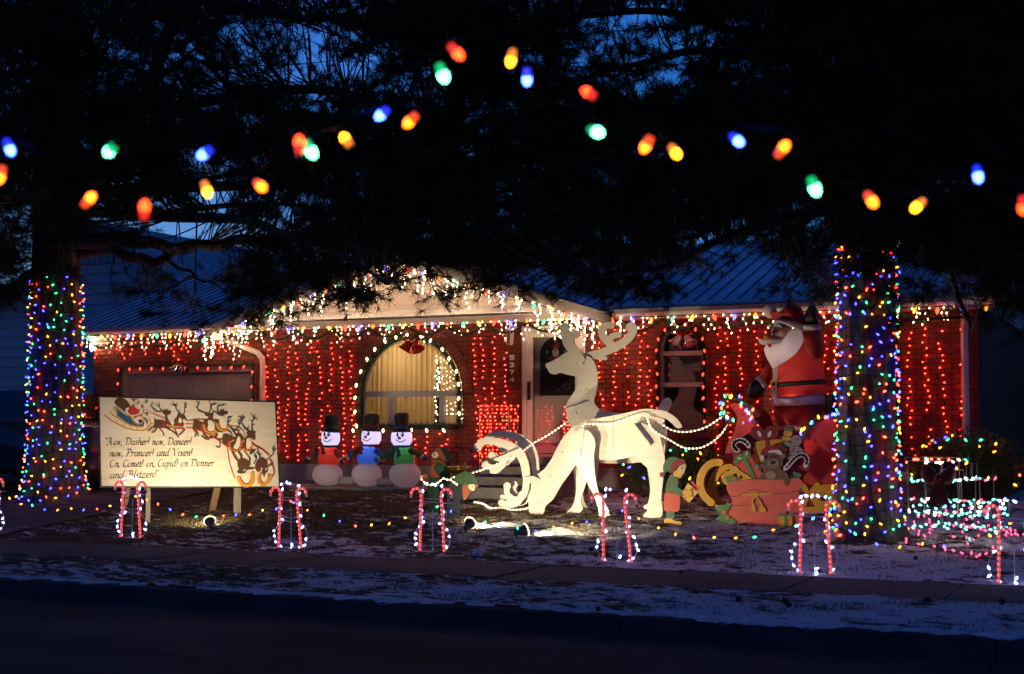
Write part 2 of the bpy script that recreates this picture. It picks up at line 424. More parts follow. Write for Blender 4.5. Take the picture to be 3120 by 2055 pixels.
def sheer_mat():
    m = bpy.data.materials.new('sheer_curtain'); m.use_nodes = True; t = m.node_tree; L = t.links.new; b = t.nodes['Principled BSDF']
    b.inputs['Base Color'].default_value = (.62, .52, .36, 1); b.inputs['Roughness'].default_value = .9
    out = [n for n in t.nodes if n.type == 'OUTPUT_MATERIAL'][0]; tl = t.nodes.new('ShaderNodeBsdfTranslucent'); tl.inputs[0].default_value = (.70, .56, .36, 1)
    mx = t.nodes.new('ShaderNodeMixShader'); mx.inputs[0].default_value = .6; L(b.outputs[0], mx.inputs[1]); L(tl.outputs[0], mx.inputs[2]); L(mx.outputs[0], out.inputs[0]); return m
SHEER = sheer_mat()
def curtain(xa, xb, z0, zf, y, folds, amp, mat_, parent):
    n = folds*8; vs = []; rows_ = 10
    for j in range(rows_+1):
        for i in range(n+1):
            x = xa + (xb-xa)*i/n; zt = zf(x); ph = 2*math.pi*folds*i/n
            vs.append((x, y + amp*(math.sin(ph)+.35*math.sin(2.3*ph+1)), z0 + (zt-z0)*j/rows_))
    fs = [(j*(n+1)+i, j*(n+1)+i+1, (j+1)*(n+1)+i+1, (j+1)*(n+1)+i) for j in range(rows_) for i in range(n)]
    MB().add(vs, fs).build('curtain', mat_, parent, True)
def window(W, big, lit):
    root = MB().add(arch_panel(W, .175), [tuple(range(31))]).build('window', M['glass'], house)   # the arched upper pane
    c, r, sp, z0 = W['c'], W['r'], W['spring'], W['z0']
    fr = MB()
    # arched frame
    m = 30
    for k in range(m):
        a0, a1 = math.pi*k/m, math.pi*(k+1)/m
        P = [(c+q*math.cos(a), y, sp+q*math.sin(a)) for y in (.13, .19) for q in (r-.002, r-.05) for a in (a0, a1)]
        fr.add(P, [(0, 1, 3, 2), (4, 6, 7, 5), (2, 3, 7, 6)])
    fr.box((c-r+.001, .13, z0), (c-r+.05, .19, sp)).box((c+r-.05, .13, z0), (c+r-.001, .19, sp)).box((c-r+.051, .131, z0), (c+r-.051, .191, z0+.05))
    fr.build('frame', M['white'], root)
    if big:
        MB().box((c-r-.002, .09, sp-.055), (c+r+.002, .2, sp+.05)).build('mullion', M['white'], root)
        x1, x2 = -2.43, -1.41
        for x in (x1, x2): MB().box((x-.045, .10, z0+.051), (x+.045, .195, sp-.056)).build('mullion', M['white'], root)
        for a, b, yy in ((c-r+.051, x1-.046, .17), (x1+.046, x2-.046, .15), (x2+.046, c+r-.051, .17)):
            MB().add([(a, yy, z0+.05), (b, yy, z0+.05), (b, yy, sp-.056), (a, yy, sp-.056)], [(0, 1, 2, 3)]).build('pane', M['glass'], root)
        sill = MB().box((c-r-.08, -.07, z0-.075), (c+r+.08, .1, z0-.002)).build('sill', M['brick'], root)
        curtain(c-r-.2, -1.42, 1.35, lambda x: 3.3, .42, 17, .035, SHEER, root)
        curtain(-1.40, c+r+.2, 1.35, lambda x: 3.3, .62, 10, .02, SHEER, root)
    else:
        for zz in (sp-.07, sp-.58): MB().box((c-r-.002, .10, zz-.035), (c+r+.002, .195, zz+.035)).build('mullion', M['white'], root)
        MB().add([(c-r, .172, z0+.05), (c+r, .172, z0+.05), (c+r, .172, sp-.01), (c-r, .172, sp-.01)], [(0, 1, 2, 3)]).build('pane', M['glass'], root)
        for k in range(15):
            z = sp-.10-.034*k
            MB().add([(c-r+.05, .215, z-.028), (c+r-.05, .215, z-.028), (c+r-.05, .232, z), (c-r+.05, .232, z)], [(0, 1, 2, 3)]).build('blind_slat', M['blind'], root)
        MB().box((c-r-.06, -.06, z0-.075), (c+r+.06, .1, z0-.002)).build('sill', M['brick'], root)
    # room behind
    rm = MB(); d = 2.2 if big else .9; a, b = c-r-.5, c+r+.5
    rm.add([(a, .23, 1.2), (b, .23, 1.2), (b, d, 1.2), (a, d, 1.2), (a, .23, 3.4), (b, .23, 3.4), (b, d, 3.4), (a, d, 3.4)], [(0, 1, 2, 3), (7, 6, 5, 4), (1, 5, 6, 2), (3, 2, 6, 7), (0, 3, 7, 4)])
    rm.build('room', M['curtain'] if big else M['darkroom'], root)
    return root
w1 = window(WIN1, True, True); window(WIN2, False, False); window(WIN3, False, False)
# ceiling lamp in the front room
lr = thing('ceiling_lamp', 'lit ceiling lamp in the room behind the curtains', 'lamp', (-1.9, 1.5, 3.28))
MB().lathe([(.02, 0), (.16, -.02), (.20, -.07), (.14, -.12), (.02, -.14)], (-1.9, 1.5, 3.36), 16).build('shade', mat('lamp_glass', (.8, .7, .5), .4, emit=(1, .75, .42), estr=14), lr, True)
for xx in (-2.6, -1.3):
    ld = bpy.data.lights.new('room_light', 'POINT'); ld.energy = 34*EK; ld.color = (1, .70, .36); ld.shadow_soft_size = .25
    lo_ = bpy.data.objects.new('room_light', ld); col.objects.link(lo_); lo_.location = (xx, 1.0, 2.9)
# front door with storm door
M['doorpaint'] = mat('pale_door_paint', (.78, .72, .70), .4, (.72, .66, .64), 3)
x0, x1, z0, z1 = DOOR
dr = MB().box((x0+.07, .10, z0+.03), (x1-.07, .15, z1-.08)).build('door', M['doorpaint'], house)
fr = MB().box((x0, -.03, z0), (x0+.085, .16, z1)).box((x1-.085, -.03, z0), (x1, .16, z1)).box((x0+.0855, -.029, z1-.09), (x1-.0855, .159, z1-.001)); fr.build('door_frame', M['white'], dr)
MB().box((x0-.02, -.06, z0-.05), (x1+.02, .16, z0-.001)).build('threshold', M['white'], dr)
# storm door stiles and glass
sx0, sx1, sz0, sz1 = x0+.09, x1-.09, z0+.012, z1-.095
sdm = MB().box((sx0, -.015, sz0), (sx0+.10, .02, sz1)).box((sx1-.10, -.015, sz0), (sx1, .02, sz1)).box((sx0+.1005, -.0145, sz1-.10), (sx1-.1005, .0195, sz1-.001)).box((sx0+.1005, -.0145, sz0+.001), (sx1-.1005, .0195, sz0+.12))
sdo = sdm.build('storm_door', M['doorpaint'], dr)
MB().add([(sx0+.1, .004, sz0+.12), (sx1-.1, .004, sz0+.12), (sx1-.1, .004, sz1-.1), (sx0+.1, .004, sz1-.1)], [(0, 1, 2, 3)]).build('pane', glass_mat('storm_glass', (.96, .96, .97), .06), sdo)
MB().box((sx0+.025, -.06, 2.05), (sx0+.065, -.016, 2.36)).build('handle', mat('dark_handle', (.05, .045, .05), .35, metal=.6), sdo)
# arched glazing and panel moulding of the inner door
gc = (x0+x1)/2+.03; W = dict(c=gc, r=.33, spring=2.80)
MB().add([(p[0], .098, p[2]) for p in arch_panel(W, 0)] + [(gc-.33, .098, 2.12), (gc+.33, .098, 2.12)], [tuple(range(31)) + (31, 32)]).build('glazing', mat('dark_door_glass', (.035, .035, .04), .15), dr)
fm = MB()
for k in range(24):
    a0, a1 = math.pi*k/24, math.pi*(k+1)/24
    fm.add([(gc+q*math.cos(a), y, 2.80+q*math.sin(a)) for y in (.075, .1) for q in (.33, .37) for a in (a0, a1)], [(0, 1, 3, 2), (0, 4, 5, 1), (2, 6, 7, 3)])
fm.box((gc-.37, .075, 2.08), (gc-.331, .1, 2.80)).box((gc+.331, .075, 2.08), (gc+.37, .1, 2.80)).box((gc-.3305, .0752, 2.08), (gc+.3305, .1, 2.118)); fm.build('glazing_frame', M['doorpaint'], dr)
for a, b in ((gc-.36, gc-.03), (gc+.03, gc+.36)):
    q = MB()
    for c_, d_ in (((a, 1.34), (b, 1.36)), ((a, 1.88), (b, 1.90))): q.box((c_[0], .086, c_[1]), (d_[0], .1005, d_[1]))
    q.box((a, .0865, 1.361), (a+.02, .1005, 1.879)).box((b-.02, .0865, 1.361), (b, .1005, 1.879)); q.build('panel_moulding', M['doorpaint'], dr)
for k in range(3):
    q = MB(); cx_, cz_ = gc-.16+.16*k, 2.27
    for a, b in (((0, .07), (.06, 0)), ((.06, 0), (0, -.07)), ((0, -.07), (-.06, 0)), ((-.06, 0), (0, .07))):
        q.tube([(cx_+a[0], .093, cz_+a[1]), (cx_+b[0], .093, cz_+b[1])], .006, 4)
    q.build('lead_diamond', mat('lead', (.2, .2, .2), .4, metal=.7), dr)
# Father Christmas window sticker and snowflakes
stk = thing('window_sticker', 'red and white Santa sticker with snowflakes in the arched door glass', 'sticker', (gc, .09, 2.75))
ys = .0945
def disc(mb, cx_, cz_, rx, rz, y, n=16): mb.prism([(cx_+rx*math.cos(2*math.pi*k/n), y, cz_+rz*math.sin(2*math.pi*k/n)) for k in range(n)], (0, -1, 0), .001)
sr = mat('sticker_red', (.5, .03, .02), .5); sw = mat('sticker_white', (.7, .7, .68), .5); ss = mat('sticker_skin', (.55, .30, .2), .5)
q = MB(); disc(q, gc-.03, 2.71, .10, .13, ys); q.prism([(gc-.10, ys-.001, 2.93), (gc+.02, ys-.001, 2.93), (gc+.03, ys-.001, 3.0), (gc-.03, ys-.001, 3.04)], (0, -1, 0), .001); disc(q, gc-.14, 2.75, .05, .03, ys-.0005); disc(q, gc+.09, 2.76, .05, .03, ys-.0005); q.build('coat', sr, stk)
q = MB(); disc(q, gc-.04, 2.85, .062, .075, ys-.002); disc(q, gc-.03, 2.63, .10, .018, ys-.002)
for dx, dz in ((.14, 2.86), (.20, 2.80), (-.2, 2.86), (-.05, 3.06)): disc(q, gc+dx, dz, .025, .025, ys-.001, 6)
q.build('beard', sw, stk)
q = MB(); disc(q, gc-.04, 2.90, .04, .03, ys-.003); q.build('face', ss, stk)
q = MB(); disc(q, gc-.08, 2.56, .04, .035, ys-.001); disc(q, gc+.02, 2.56, .04, .035, ys-.001); q.prism([(gc-.12, ys-.0025, 2.69), (gc+.06, ys-.0025, 2.69), (gc+.06, ys-.0025, 2.715), (gc-.12, ys-.0025, 2.715)], (0, -1, 0), .0005); q.build('boots', M['dark'], stk)
# garage door of four panelled sections
gx0, gx1, gz0, gz1 = GAR
M['garage'] = mat('beige_garage_door', (.30, .25, .21), .6, (.26, .22, .185), 4)
gd = MB().box((gx0+.10, .14, gz0), (gx1-.10, .17, gz1-.12)).build('garage_door', M['garage'], house)
gf = MB().box((gx0, .02, gz0), (gx0+.12, .2, gz1)).box((gx1-.12, .02, gz0), (gx1, .2, gz1)).box((gx0+.1205, .021, gz1-.13), (gx1-.1205, .199, gz1-.001)); gf.build('door_frame', M['garage'], gd)
nsec = 4; hs = (gz1-.12-gz0)/nsec
for j in range(nsec):
    za = gz0+hs*j
    s = MB().box((gx0+.121, .115, za+.008), (gx1-.121, .139, za+hs-.008)).build('door_section', M['garage'], gd)
    for k in range(4):
        wd = (gx1-gx0-.24)/4; xa = gx0+.12+wd*k
        q = MB()
        a, b, c_, d_ = xa+.07, xa+wd-.07, za+.09, za+hs-.09
        q.box((a, .10, c_), (b, .1149, c_+.03)).box((a, .10, d_-.03), (b, .1149, d_)).box((a, .1005, c_+.0305), (a+.03, .1149, d_-.0305)).box((b-.03, .1005, c_+.0305), (b, .1149, d_-.0305)); q.build('raised_panel', M['garage'], s)

# ---- roof: ribbed metal with snow, eaves, gutters and the cross gable
SL = .333; EY = -.55; EZ = 3.50; RY = 4.4; RZ = EZ + (RY-EY)*SL
GC, GH, GSL = -1.95, 4.0, .30; GPZ = 4.62           # gable centre, half width, slope, peak height (top of roof)
M['roofsnow'] = mat('thin_snow_on_metal_roof', (.84, .87, .90), .7, (.62, .66, .70), 1.3, detail=6, bump=.25, bscale=22, lo=.42, hi=.6)
M['rib'] = mat('dark_roof_rib', (.10, .11, .13), .5, (.30, .32, .36), 3.0, detail=6, lo=.45, hi=.7)
M['fascia'] = mat('grey_fascia', (.34, .33, .325), .5, (.27, .265, .26), 3)
roof = MB()
RX0, RX1 = -9.65, 8.15
roof.add([(RX0, EY, EZ), (RX1, EY, EZ), (RX1, RY, RZ), (RX0, RY, RZ), (RX0, 2*RY-EY, EZ), (RX1, 2*RY-EY, EZ)], [(0, 1, 2, 3), (3, 2, 5, 4)])
roof.add([(RX0, EY, EZ-.04), (RX1, EY, EZ-.04), (RX1, RY, RZ-.04), (RX0, RY, RZ-.04), (RX0, 2*RY-EY, EZ-.04), (RX1, 2*RY-EY, EZ-.04)], [(3, 2, 1, 0), (4, 5, 2, 3)])
ro = roof.build('roof', M['roofsnow'], house)
def on_gable(x, y):                        # does the cross gable cover the main roof here?
    zm = EZ + (y-EY)*SL
    return GPZ - abs(x-GC)*GSL > zm and abs(x-GC) < GH
x = RX0 + .1
while x < RX1:
    y0 = EY
    while on_gable(x, y0) and y0 < RY: y0 += .1
    if y0 < RY-.2:
        q = MB(); pts = []
        n = 9
        for k in range(n+1):
            y = y0 + (RY-y0)*k/n; pts.append((x, y, EZ+(y-EY)*SL))
        for k in range(n):
            (xa, ya, za), (xb, yb, zb) = pts[k], pts[k+1]; h = .028
            q.add([(xa-.013, ya, za-.002), (xa+.013, ya, za-.002), (xa+.007, ya, za+h), (xa-.007, ya, za+h), (xb-.013, yb, zb-.002), (xb+.013, yb, zb-.002), (xb+.007, yb, zb+h), (xb-.007, yb, zb+h)],
                  [(0, 1, 2, 3), (0, 4, 5, 1), (1, 5, 6, 2), (2, 6, 7, 3), (3, 7, 4, 0), (7, 6, 5, 4)])
        q.build('roof_rib', M['rib'], ro)
    x += .243
GY = -.62
gr = MB()
gback = EY + (GPZ-EZ)/SL + .05
for s in (-1, 1):
    e = (GC+s*GH, GPZ-GH*GSL)
    P = [(GC, GY, GPZ), (e[0], GY, e[1]), (e[0], EY+(e[1]-EZ)/SL+.02, e[1]+.004), (GC, gback, GPZ)]
    gr.add(P, [(0, 1, 2, 3) if s < 0 else (3, 2, 1, 0)])
    gr.add([(p[0], p[1], p[2]-.05) for p in P], [(0, 1, 2, 3)])
go = gr.build('gable_roof', M['roofsnow'], house)
for s in (-1, 1):
    x = .2
    while x < GH:
        X = GC+s*x; Z = GPZ-x*GSL; q = MB(); yb = EY+(Z-EZ)/SL
        q.add([(X-.022, GY, Z), (X+.022, GY, Z-s*.044*GSL*0), (X+.012, GY, Z+.028), (X-.012, GY, Z+.028), (X-.022, yb, Z), (X+.022, yb, Z), (X+.012, yb, Z+.028), (X-.012, yb, Z+.028)],
              [(0, 1, 2, 3), (1, 5, 6, 2), (2, 6, 7, 3), (3, 7, 4, 0)]); q.build('roof_rib', M['rib'], go); x += .243
    # rake fascia
    q = MB(); e = (GC+s*(GH+.02), GPZ-(GH+.02)*GSL)
    P = [(GC, GY-.03, GPZ+.012), (e[0], GY-.03, e[1]+.012), (e[0], GY-.03, e[1]-.19), (GC, GY-.03, GPZ-.19)]
    q.add(P + [(p[0], p[1]+.028, p[2]) for p in P], [(0, 1, 2, 3), (7, 6, 5, 4), (0, 4, 5, 1), (2, 6, 7, 3), (1, 5, 6, 2)]); q.build('fascia', M['fascia'], go)
    # soffit under the rake
    q = MB(); P = [(GC, GY, GPZ-.16), (e[0], GY, e[1]-.16), (e[0], -.03, e[1]-.16), (GC, -.03, GPZ-.16)]
    q.add(P + [(p[0], p[1], p[2]+.02) for p in P], [(0, 1, 2, 3), (4, 5, 6, 7)]); q.build('soffit', M['white'], go)
# gable siding boards
gw = MB(); ztop = GPZ-.06
gw.add([(GC-GH+.25, -.04, 3.43), (GC+GH-.25, -.04, 3.43), (GC, -.04, ztop-.05)], [(0, 1, 2)]); gwo = gw.build('gable_wall', M['siding'], house)
z = 3.50; k = 0
while z < ztop-.05:
    z1_ = min(z+.125, ztop-.04); h0 = min(GH-.2, (ztop-z)/GSL); h1 = max(.0, min(GH-.2, (ztop-z1_)/GSL))
    MB().add([(GC-h0, -.075, z), (GC+h0, -.075, z), (GC+h1, -.052, z1_), (GC-h1, -.052, z1_), (GC-h0, -.045, z), (GC+h0, -.045, z)], [(0, 1, 2, 3), (0, 4, 5, 1)]).build('siding_board', M['siding'], gwo)
    z += .128
MB().box((GC-GH+.1, -.12, 3.38), (GC+GH-.1, -.002, 3.495)).build('frieze_board', M['siding'], gwo)
# eaves left and right of the gable
for a, b in ((RX0, GC-GH+.03), (GC+GH-.03, RX1)):
    MB().box((a, EY+.02, EZ-.16), (b, -.002, EZ-.135)).build('soffit', M['white'], ro)
    g_ = MB(); n = 8; P = []
    prof = [(EY+.01, EZ-.01), (EY+.01, EZ-.13), (EY-.06, EZ-.13), (EY-.115, EZ-.09), (EY-.115, EZ-.02), (EY-.10, EZ-.02), (EY-.10, EZ-.085), (EY-.055, EZ-.118), (EY-.004, EZ-.118), (EY-.004, EZ-.01)]
    n = len(prof); g_.add([(a, y, z) for y, z in prof]+[(b, y, z) for y, z in prof], [(i, (i+1) % n, (i+1) % n+n, i+n) for i in range(n)]+[tuple(range(n)), tuple(reversed(range(n, 2*n)))])
    g_.build('gutter', M['white'], ro)
    MB().box((a, EY+.012, EZ-.15), (b, EY+.035, EZ-.012)).build('fascia', M['fascia'], ro)
# snow lying along the eave edge
q = MB(); xs = np.linspace(GC+GH, RX1, 90)
P = []
for xx in xs:
    h = .02+.03*abs(n2(xx, 1, 1.3)); P += [(xx, EY-.03, EZ+.002), (xx, EY+.0, EZ+h+.012), (xx, EY+.20+.08*n2(xx, 3, .8), EZ+.078+h*.3)]
q.add(P, [(i*3+k, i*3+3+k, i*3+4+k, i*3+1+k) for i in range(89) for k in range(2)]); o = q.build('eave_snow', mat('snow', (.78, .80, .84), .8), ro, True); o['kind'] = 'stuff'
# side gable triangles of the main roof
for hx in (HX0, HX1): MB().add([(hx, .0, 3.42), (hx, 2*RY, 3.42), (hx, RY, RZ-.1)], [(0, 1, 2)]).build('side_gable', M['siding'], house)
# chimney vent
MB().box((3.86, 3.2, 4.3), (4.22, 3.55, 5.28)).build('chimney', M['brick'], ro)
MB().box((3.78, 3.12, 5.283), (4.30, 3.63, 5.34)).build('chimney_cap', M['dark'], ro)
# downpipes
def pipe(pts, name='downpipe'):
    q = MB()
    for a, b in zip(pts[:-1], pts[1:]): pass
    q.tube(pts, .052, 4); return q.build(name, M['white'], ro)
d1 = PY(-.10)
pipe([(-5.9, EY-.06, EZ-.12), (-5.85, EY-.05, EZ-.22), d1(720, 1048), d1(785, 1075), d1(798, 1092), (d1(800, 1100).x, -.09, 2.75), (d1(800, 1100).x, -.09, .55)])
pipe([(7.52, EY-.05, EZ-.12), (7.5, -.4, 3.2), (7.45, -.09, 2.98), (7.45, -.09, .62)])
# house number plaque
pl = thing('house_number', 'tall brown wooden plaque with white numerals 5374 beside the front door', 'sign', (0, -.03, 2.4))
pp = PY(-.02); a = pp(1548, 1072); b = pp(1573, 1178)
PX0, PX1, PZ1, PZ0 = a.x-.01, b.x+.03, a.z, b.z
MB().box((PX0, -.045, PZ0), (PX1, -.012, PZ1)).build('board', mat('stained_wood', (.12, .055, .028), .6, (.075, .035, .018), 20, sx=(6, 1, .6)), pl)
SEG = {'5': [[(1, 1), (.1, 1), (.05, .55), (.45, .62), (.85, .5), (.95, .28), (.75, .05), (.35, 0), (.05, .1)]],
       '3': [[(.05, .92), (.4, 1), (.8, .92), (.88, .72), (.65, .55), (.35, .53)], [(.35, .53), (.75, .48), (.95, .25), (.75, .05), (.35, 0), (.02, .1)]],
       '7': [[(.02, 1), (.98, 1), (.55, .5), (.35, 0)]],
       '4': [[(.7, 0), (.7, 1), (.02, .3), (1, .3)]]}
nh = (PZ1-PZ0-.10)/4
for i, ch in enumerate('5374'):
    q = MB(); zc = PZ1 - .05 - nh*(i+1) + .035; wch = .085; xa = (PX0+PX1)/2 - wch/2
    for s in SEG[ch]: q.tube([(xa+wch*u, -.05, zc+(nh-.06)*v) for u, v in s], .0125, 6)
    q.build('numeral', mat('white_numeral', (.85, .83, .78), .4), pl)
# wall lanterns
def lantern(name, label, p, lit):
    r = thing(name, label, 'lantern', p)
    x, y, z = p
    MB().lathe([(.001, 0), (.05, 0), (.055, .02), (.02, .03)], (x+.04, -.02, z+.15), 10, axis=(0, -1, 0)).build('wall_plate', M['white'], r)
    MB().tube([(x+.04, -.02, z+.15), (x+.04, -.10, z+.2), (x, y, z+.2), (x, y, z+.15)], .011, 6).build('arm', M['white'], r)
    MB().lathe([(.085, .10), (.06, .13), (.02, .155), (.004, .17)], (x, y, z), 6).build('cap', M['white'], r)
    MB().lathe([(.055, -.13), (.065, -.115), (.06, -.11)], (x, y, z), 6).build('base', M['white'], r)
    q = MB()
    for k in range(6):
        a = 2*math.pi*k/6; q.tube([(x+.058*math.cos(a), y+.058*math.sin(a), z-.11), (x+.078*math.cos(a), y+.078*math.sin(a), z+.10)], .006, 4)
    q.build('cage', M['white'], r)
    g_ = MB().lathe([(.052, -.11), (.070, .098)], (x, y, z), 6)
    g_.build('glass', lamp_mat('lit_lantern_glass', (30, 23, 13)) if lit else mat('frosted_lantern_glass', (.45, .40, .36), .3), r)
    return r
lp = PY(-.15)
lantern('wall_lantern', 'unlit white coach lantern on the brick above the house number', lp(1553, 1028), False)
lantern('wall_lantern', 'brightly lit white coach lantern at the garage corner', lp(283, 1050), True)
# ------------------------------------------------------------------ bulbs, strings, garlands
def bulb_prof(kind):
    if kind == 'mini': return [(.006, .022), (.010, .012), (.0165, -.004), (.0155, -.018), (.003, -.034)], 6
    return [(.012, .030), (.016, .018), (.028, -.004), (.026, -.026), (.014, -.052), (.003, -.068)], 9
BM = {}
def bulb_mesh(kind, color, scale=1.0):
    key = (kind, color, scale)
    if key not in BM:
        p, n = bulb_prof(kind)
        BM[key] = MB().lathe([(r*scale, z*scale) for r, z in p], (0, 0, 0), n).mesh('bulb', M[color], True)
    return BM[key]
def wpos(o):
    p = Vector((0, 0, 0))
    while o is not None: p += o.location; o = o.parent
    return p
def bulb(parent, pos, color, kind='mini', tilt=.5, scale=1.0, name='bulb'):
    o = bpy.data.objects.new(name, bulb_mesh(kind, color, scale)); col.objects.link(o)
    o.parent = parent; o.location = Vector(pos) - wpos(parent)
    o.rotation_euler = (random.uniform(-tilt, tilt), random.uniform(-tilt, tilt), random.uniform(0, 6))
    return o
def add_mini(mb, p, r=.0115, l=.019, tilt=.6, d=None):
    d = Vector(d or (random.uniform(-tilt, tilt), random.uniform(-tilt, tilt)*.6, -1)).normalized()
    u = d.cross(Vector((.3, 1, .2))).normalized(); q = d.cross(u); p = Vector(p)
    vs = [p - d*l] + [p - d*.002 + (u*math.cos(a)+q*math.sin(a))*r for a in (0, 1.257, 2.513, 3.77, 5.027)] + [p + d*l]
    mb.add(vs, [(0, k+1, (k+1) % 5+1) for k in range(5)] + [(6, (k+1) % 5+1, k+1) for k in range(5)])
MULTI = ['red', 'green', 'amber', 'blue', 'orange']
C9M = ['c9blue', 'c9orange', 'c9green', 'c9amber', 'c9red']

def resample(pts, d):
    P = [Vector(p) for p in pts]; out = [P[0].copy()]; acc = 0; need = d
    for a, b in zip(P[:-1], P[1:]):
        L = (b-a).length; t = 0
        while L - t >= need:
            t += need; out.append(a + (b-a)*(t/L)); need = d
        need -= (L - t)
    return out
def c9_string(name, label, path, step, colors, off=(0, -.01, -.03), group='big-bulb light strings on the house', start=0, scale=1.0):
    path = [Vector(p) for p in path]
    r = thing(name, label, 'light string', path[0], group)
    MB().tube(resample(path, .25)+[path[-1]], .006, 4).build('wire', M['wire'], r)
    for i, p in enumerate(resample(path, step)):
        bulb(r, p + Vector(off) + Vector((random.uniform(-.02, .02), 0, random.uniform(-.012, .012))), colors[(i+start) % len(colors)], 'c9', .45, scale)
    return r
def icicles(name, label, path, step, lmin, lmax, color='warm', group='icicle lights on the house', jitter=.05, bs=.075, br=.0100):
    path = [Vector(p) for p in path]
    r = thing(name, label, 'light string', path[0], group)
    wr = MB(); bl = MB(); wr.tube(resample(path, .3)+[path[-1]], .005, 4)
    for p in resample(path, step):
        p = p + Vector((random.uniform(-.06, .06), random.uniform(-.02, .02), 0))
        L = lmin + (lmax-lmin)*random.random()**1.3; pts = [p]; z = 0; q = p.copy(); sgn = random.choice((-1, 1))
        add_mini(bl, p + Vector((0, -.01, -.01)), br)
        while z < L:
            dz = bs*random.uniform(.75, 1.25); z += dz
            q = q + Vector((sgn*random.uniform(0, jitter), random.uniform(-.012, .012), -dz)); sgn = -sgn if random.random() < .7 else sgn
            pts.append(q.copy()); add_mini(bl, q + Vector((random.uniform(-.015, .015), -.015, 0)), br)
        if len(pts) > 1: wr.tube(pts, .003, 3)
    wr.build('wire', M['whitewire'], r)
    o = bl.build('bulbs', M[color], r); o['kind'] = 'stuff'
    return r
M['garland'] = mat('garland_needles', (.018, .045, .020), .7, (.035, .075, .030), 6)
M['ribbon'] = mat('red_foil', (.45, .015, .012), .25, metal=.3)
def garland_mesh(path, rad, per_m=260, nl=None):
    path = [Vector(p) for p in path]; P = resample(path, .03); mb = MB(); nl = nl or rad
    mb.tube(P[::3]+[P[-1]], rad*.25, 5)
    tot = int(per_m*len(P)*.03)
    for _ in range(tot):
        i = random.randrange(len(P)-1); t = (P[i+1]-P[i])
        if t.length < 1e-6: continue
        t.normalize(); a = random.uniform(0, 6.283)
        u = t.cross(Vector((.2, .9, .3))).normalized(); v = t.cross(u); rr = u*math.cos(a)+v*math.sin(a)
        d = (rr + t*random.uniform(-.6, .9)).normalized()*rad*random.uniform(.7, 1.25); b = P[i] + t*random.uniform(0, .03)
        s = d.cross(Vector((random.random(), random.random(), random.random()))).normalized()*.0055
        mb.add([b-s, b+s, b+d], [(0, 1, 2)])
    return mb
def garland(name, label, path, rad=.09, per_m=300, group='evergreen garlands'):
    return single(name, garland_mesh(path, rad, per_m), M['garland'], label, 'garland', group)

def seg(a, b, n=12): a, b = Vector(a), Vector(b); return [a+(b-a)*k/n for k in range(n+1)]
def swag(a, b, period, drop, n=10):
    a, b = Vector(a), Vector(b); L = (b-a).length; m = max(1, round(L/period)); out = []
    for i in range(m):
        for k in range(n):
            t = (i+k/n)/m; s = k/n; out.append(a+(b-a)*t - Vector((0, 0, drop*4*s*(1-s)*random.uniform(.93, 1.07))))
    out.append(b); return out
EYL = EY-.02; ZE = 3.345
rl, rr_ = GC-GH, GC+GH
rakeL = [(rl-.02, GY-.05, GPZ-GH*GSL-.20), (GC, GY-.05, GPZ-.20)]; rakeR = [(GC, GY-.05, GPZ-.20), (rr_+.02, GY-.05, GPZ-GH*GSL-.20)]
c9_string('light_string', 'multicoloured big bulbs along the garage eave', [(RX0+.2, EYL, ZE), (rl, EYL, ZE)], .33, C9M)
c9_string('light_string', 'multicoloured big bulbs up the gable slope above the garage side', rakeL, .31, C9M, (0, -.02, -.02), start=2)
c9_string('light_string', 'multicoloured big bulbs down the gable slope above the front door', rakeR, .31, C9M, (0, -.02, -.02), start=3)
c9_string('light_string', 'multicoloured big bulbs along the flat board under the gable', [(rl+.3, -.15, 3.40), (rr_-.2, -.15, 3.40)], .30, C9M, start=1)
c9_string('light_string', 'multicoloured big bulbs along the eave between gable and house corner', [(rr_, EYL, ZE), (RX1-.05, EYL, ZE)], .34, C9M, start=4)
icicles('icicle_lights', 'white icicle lights hanging below the garage eave', [(RX0+.2, EYL+.03, ZE), (rl, EYL+.03, ZE)], .16, .05, .30)
icicles('icicle_lights', 'white icicle lights hanging from the gable slope on the garage side', rakeL, .15, .06, .40, 'warmx', br=.0092)
icicles('icicle_lights', 'dense bunch of white icicle lights over the downpipe elbow', [(rl-.35, EYL, 3.36), (rl+1.1, -.35, 3.36)], .12, .10, .46, br=.0088)
icicles('icicle_lights', 'white icicle lights hanging from the gable slope above the front door', rakeR, .15, .06, .38, 'warmx', br=.0092)
icicles('icicle_lights', 'white icicle lights under the flat board of the gable', [(rl+1.0, -.17, 3.40), (rr_-.1, -.17, 3.40)], .15, .05, .30, jitter=.09)
icicles('icicle_lights', 'dense white icicle lights where the gable meets the eave', [(rr_-1.0, EYL, 3.36), (rr_+.3, EYL, 3.36)], .11, .06, .32, br=.010)
icicles('icicle_lights', 'white icicle lights under the eave from the narrow window to the corner', [(rr_+.2, EYL+.02, ZE), (7.45, EYL+.02, ZE)], .15, .05, .26, jitter=.09)
garland('eave_garland', 'evergreen garland swagged along the garage eave', swag((-8.9, -.50, 3.32), (rl+.1, -.50, 3.30), .72, .20), .085)
garland('eave_garland', 'evergreen garland swagged across the wall under the gable', swag((rl+.15, -.19, 3.36), (rr_-.15, -.19, 3.36), .75, .17), .085)
garland('eave_garland', 'evergreen garland swagged along the eave above the narrow windows', swag((rr_+.1, -.50, 3.33), (7.3, -.50, 3.33), .78, .18), .08)
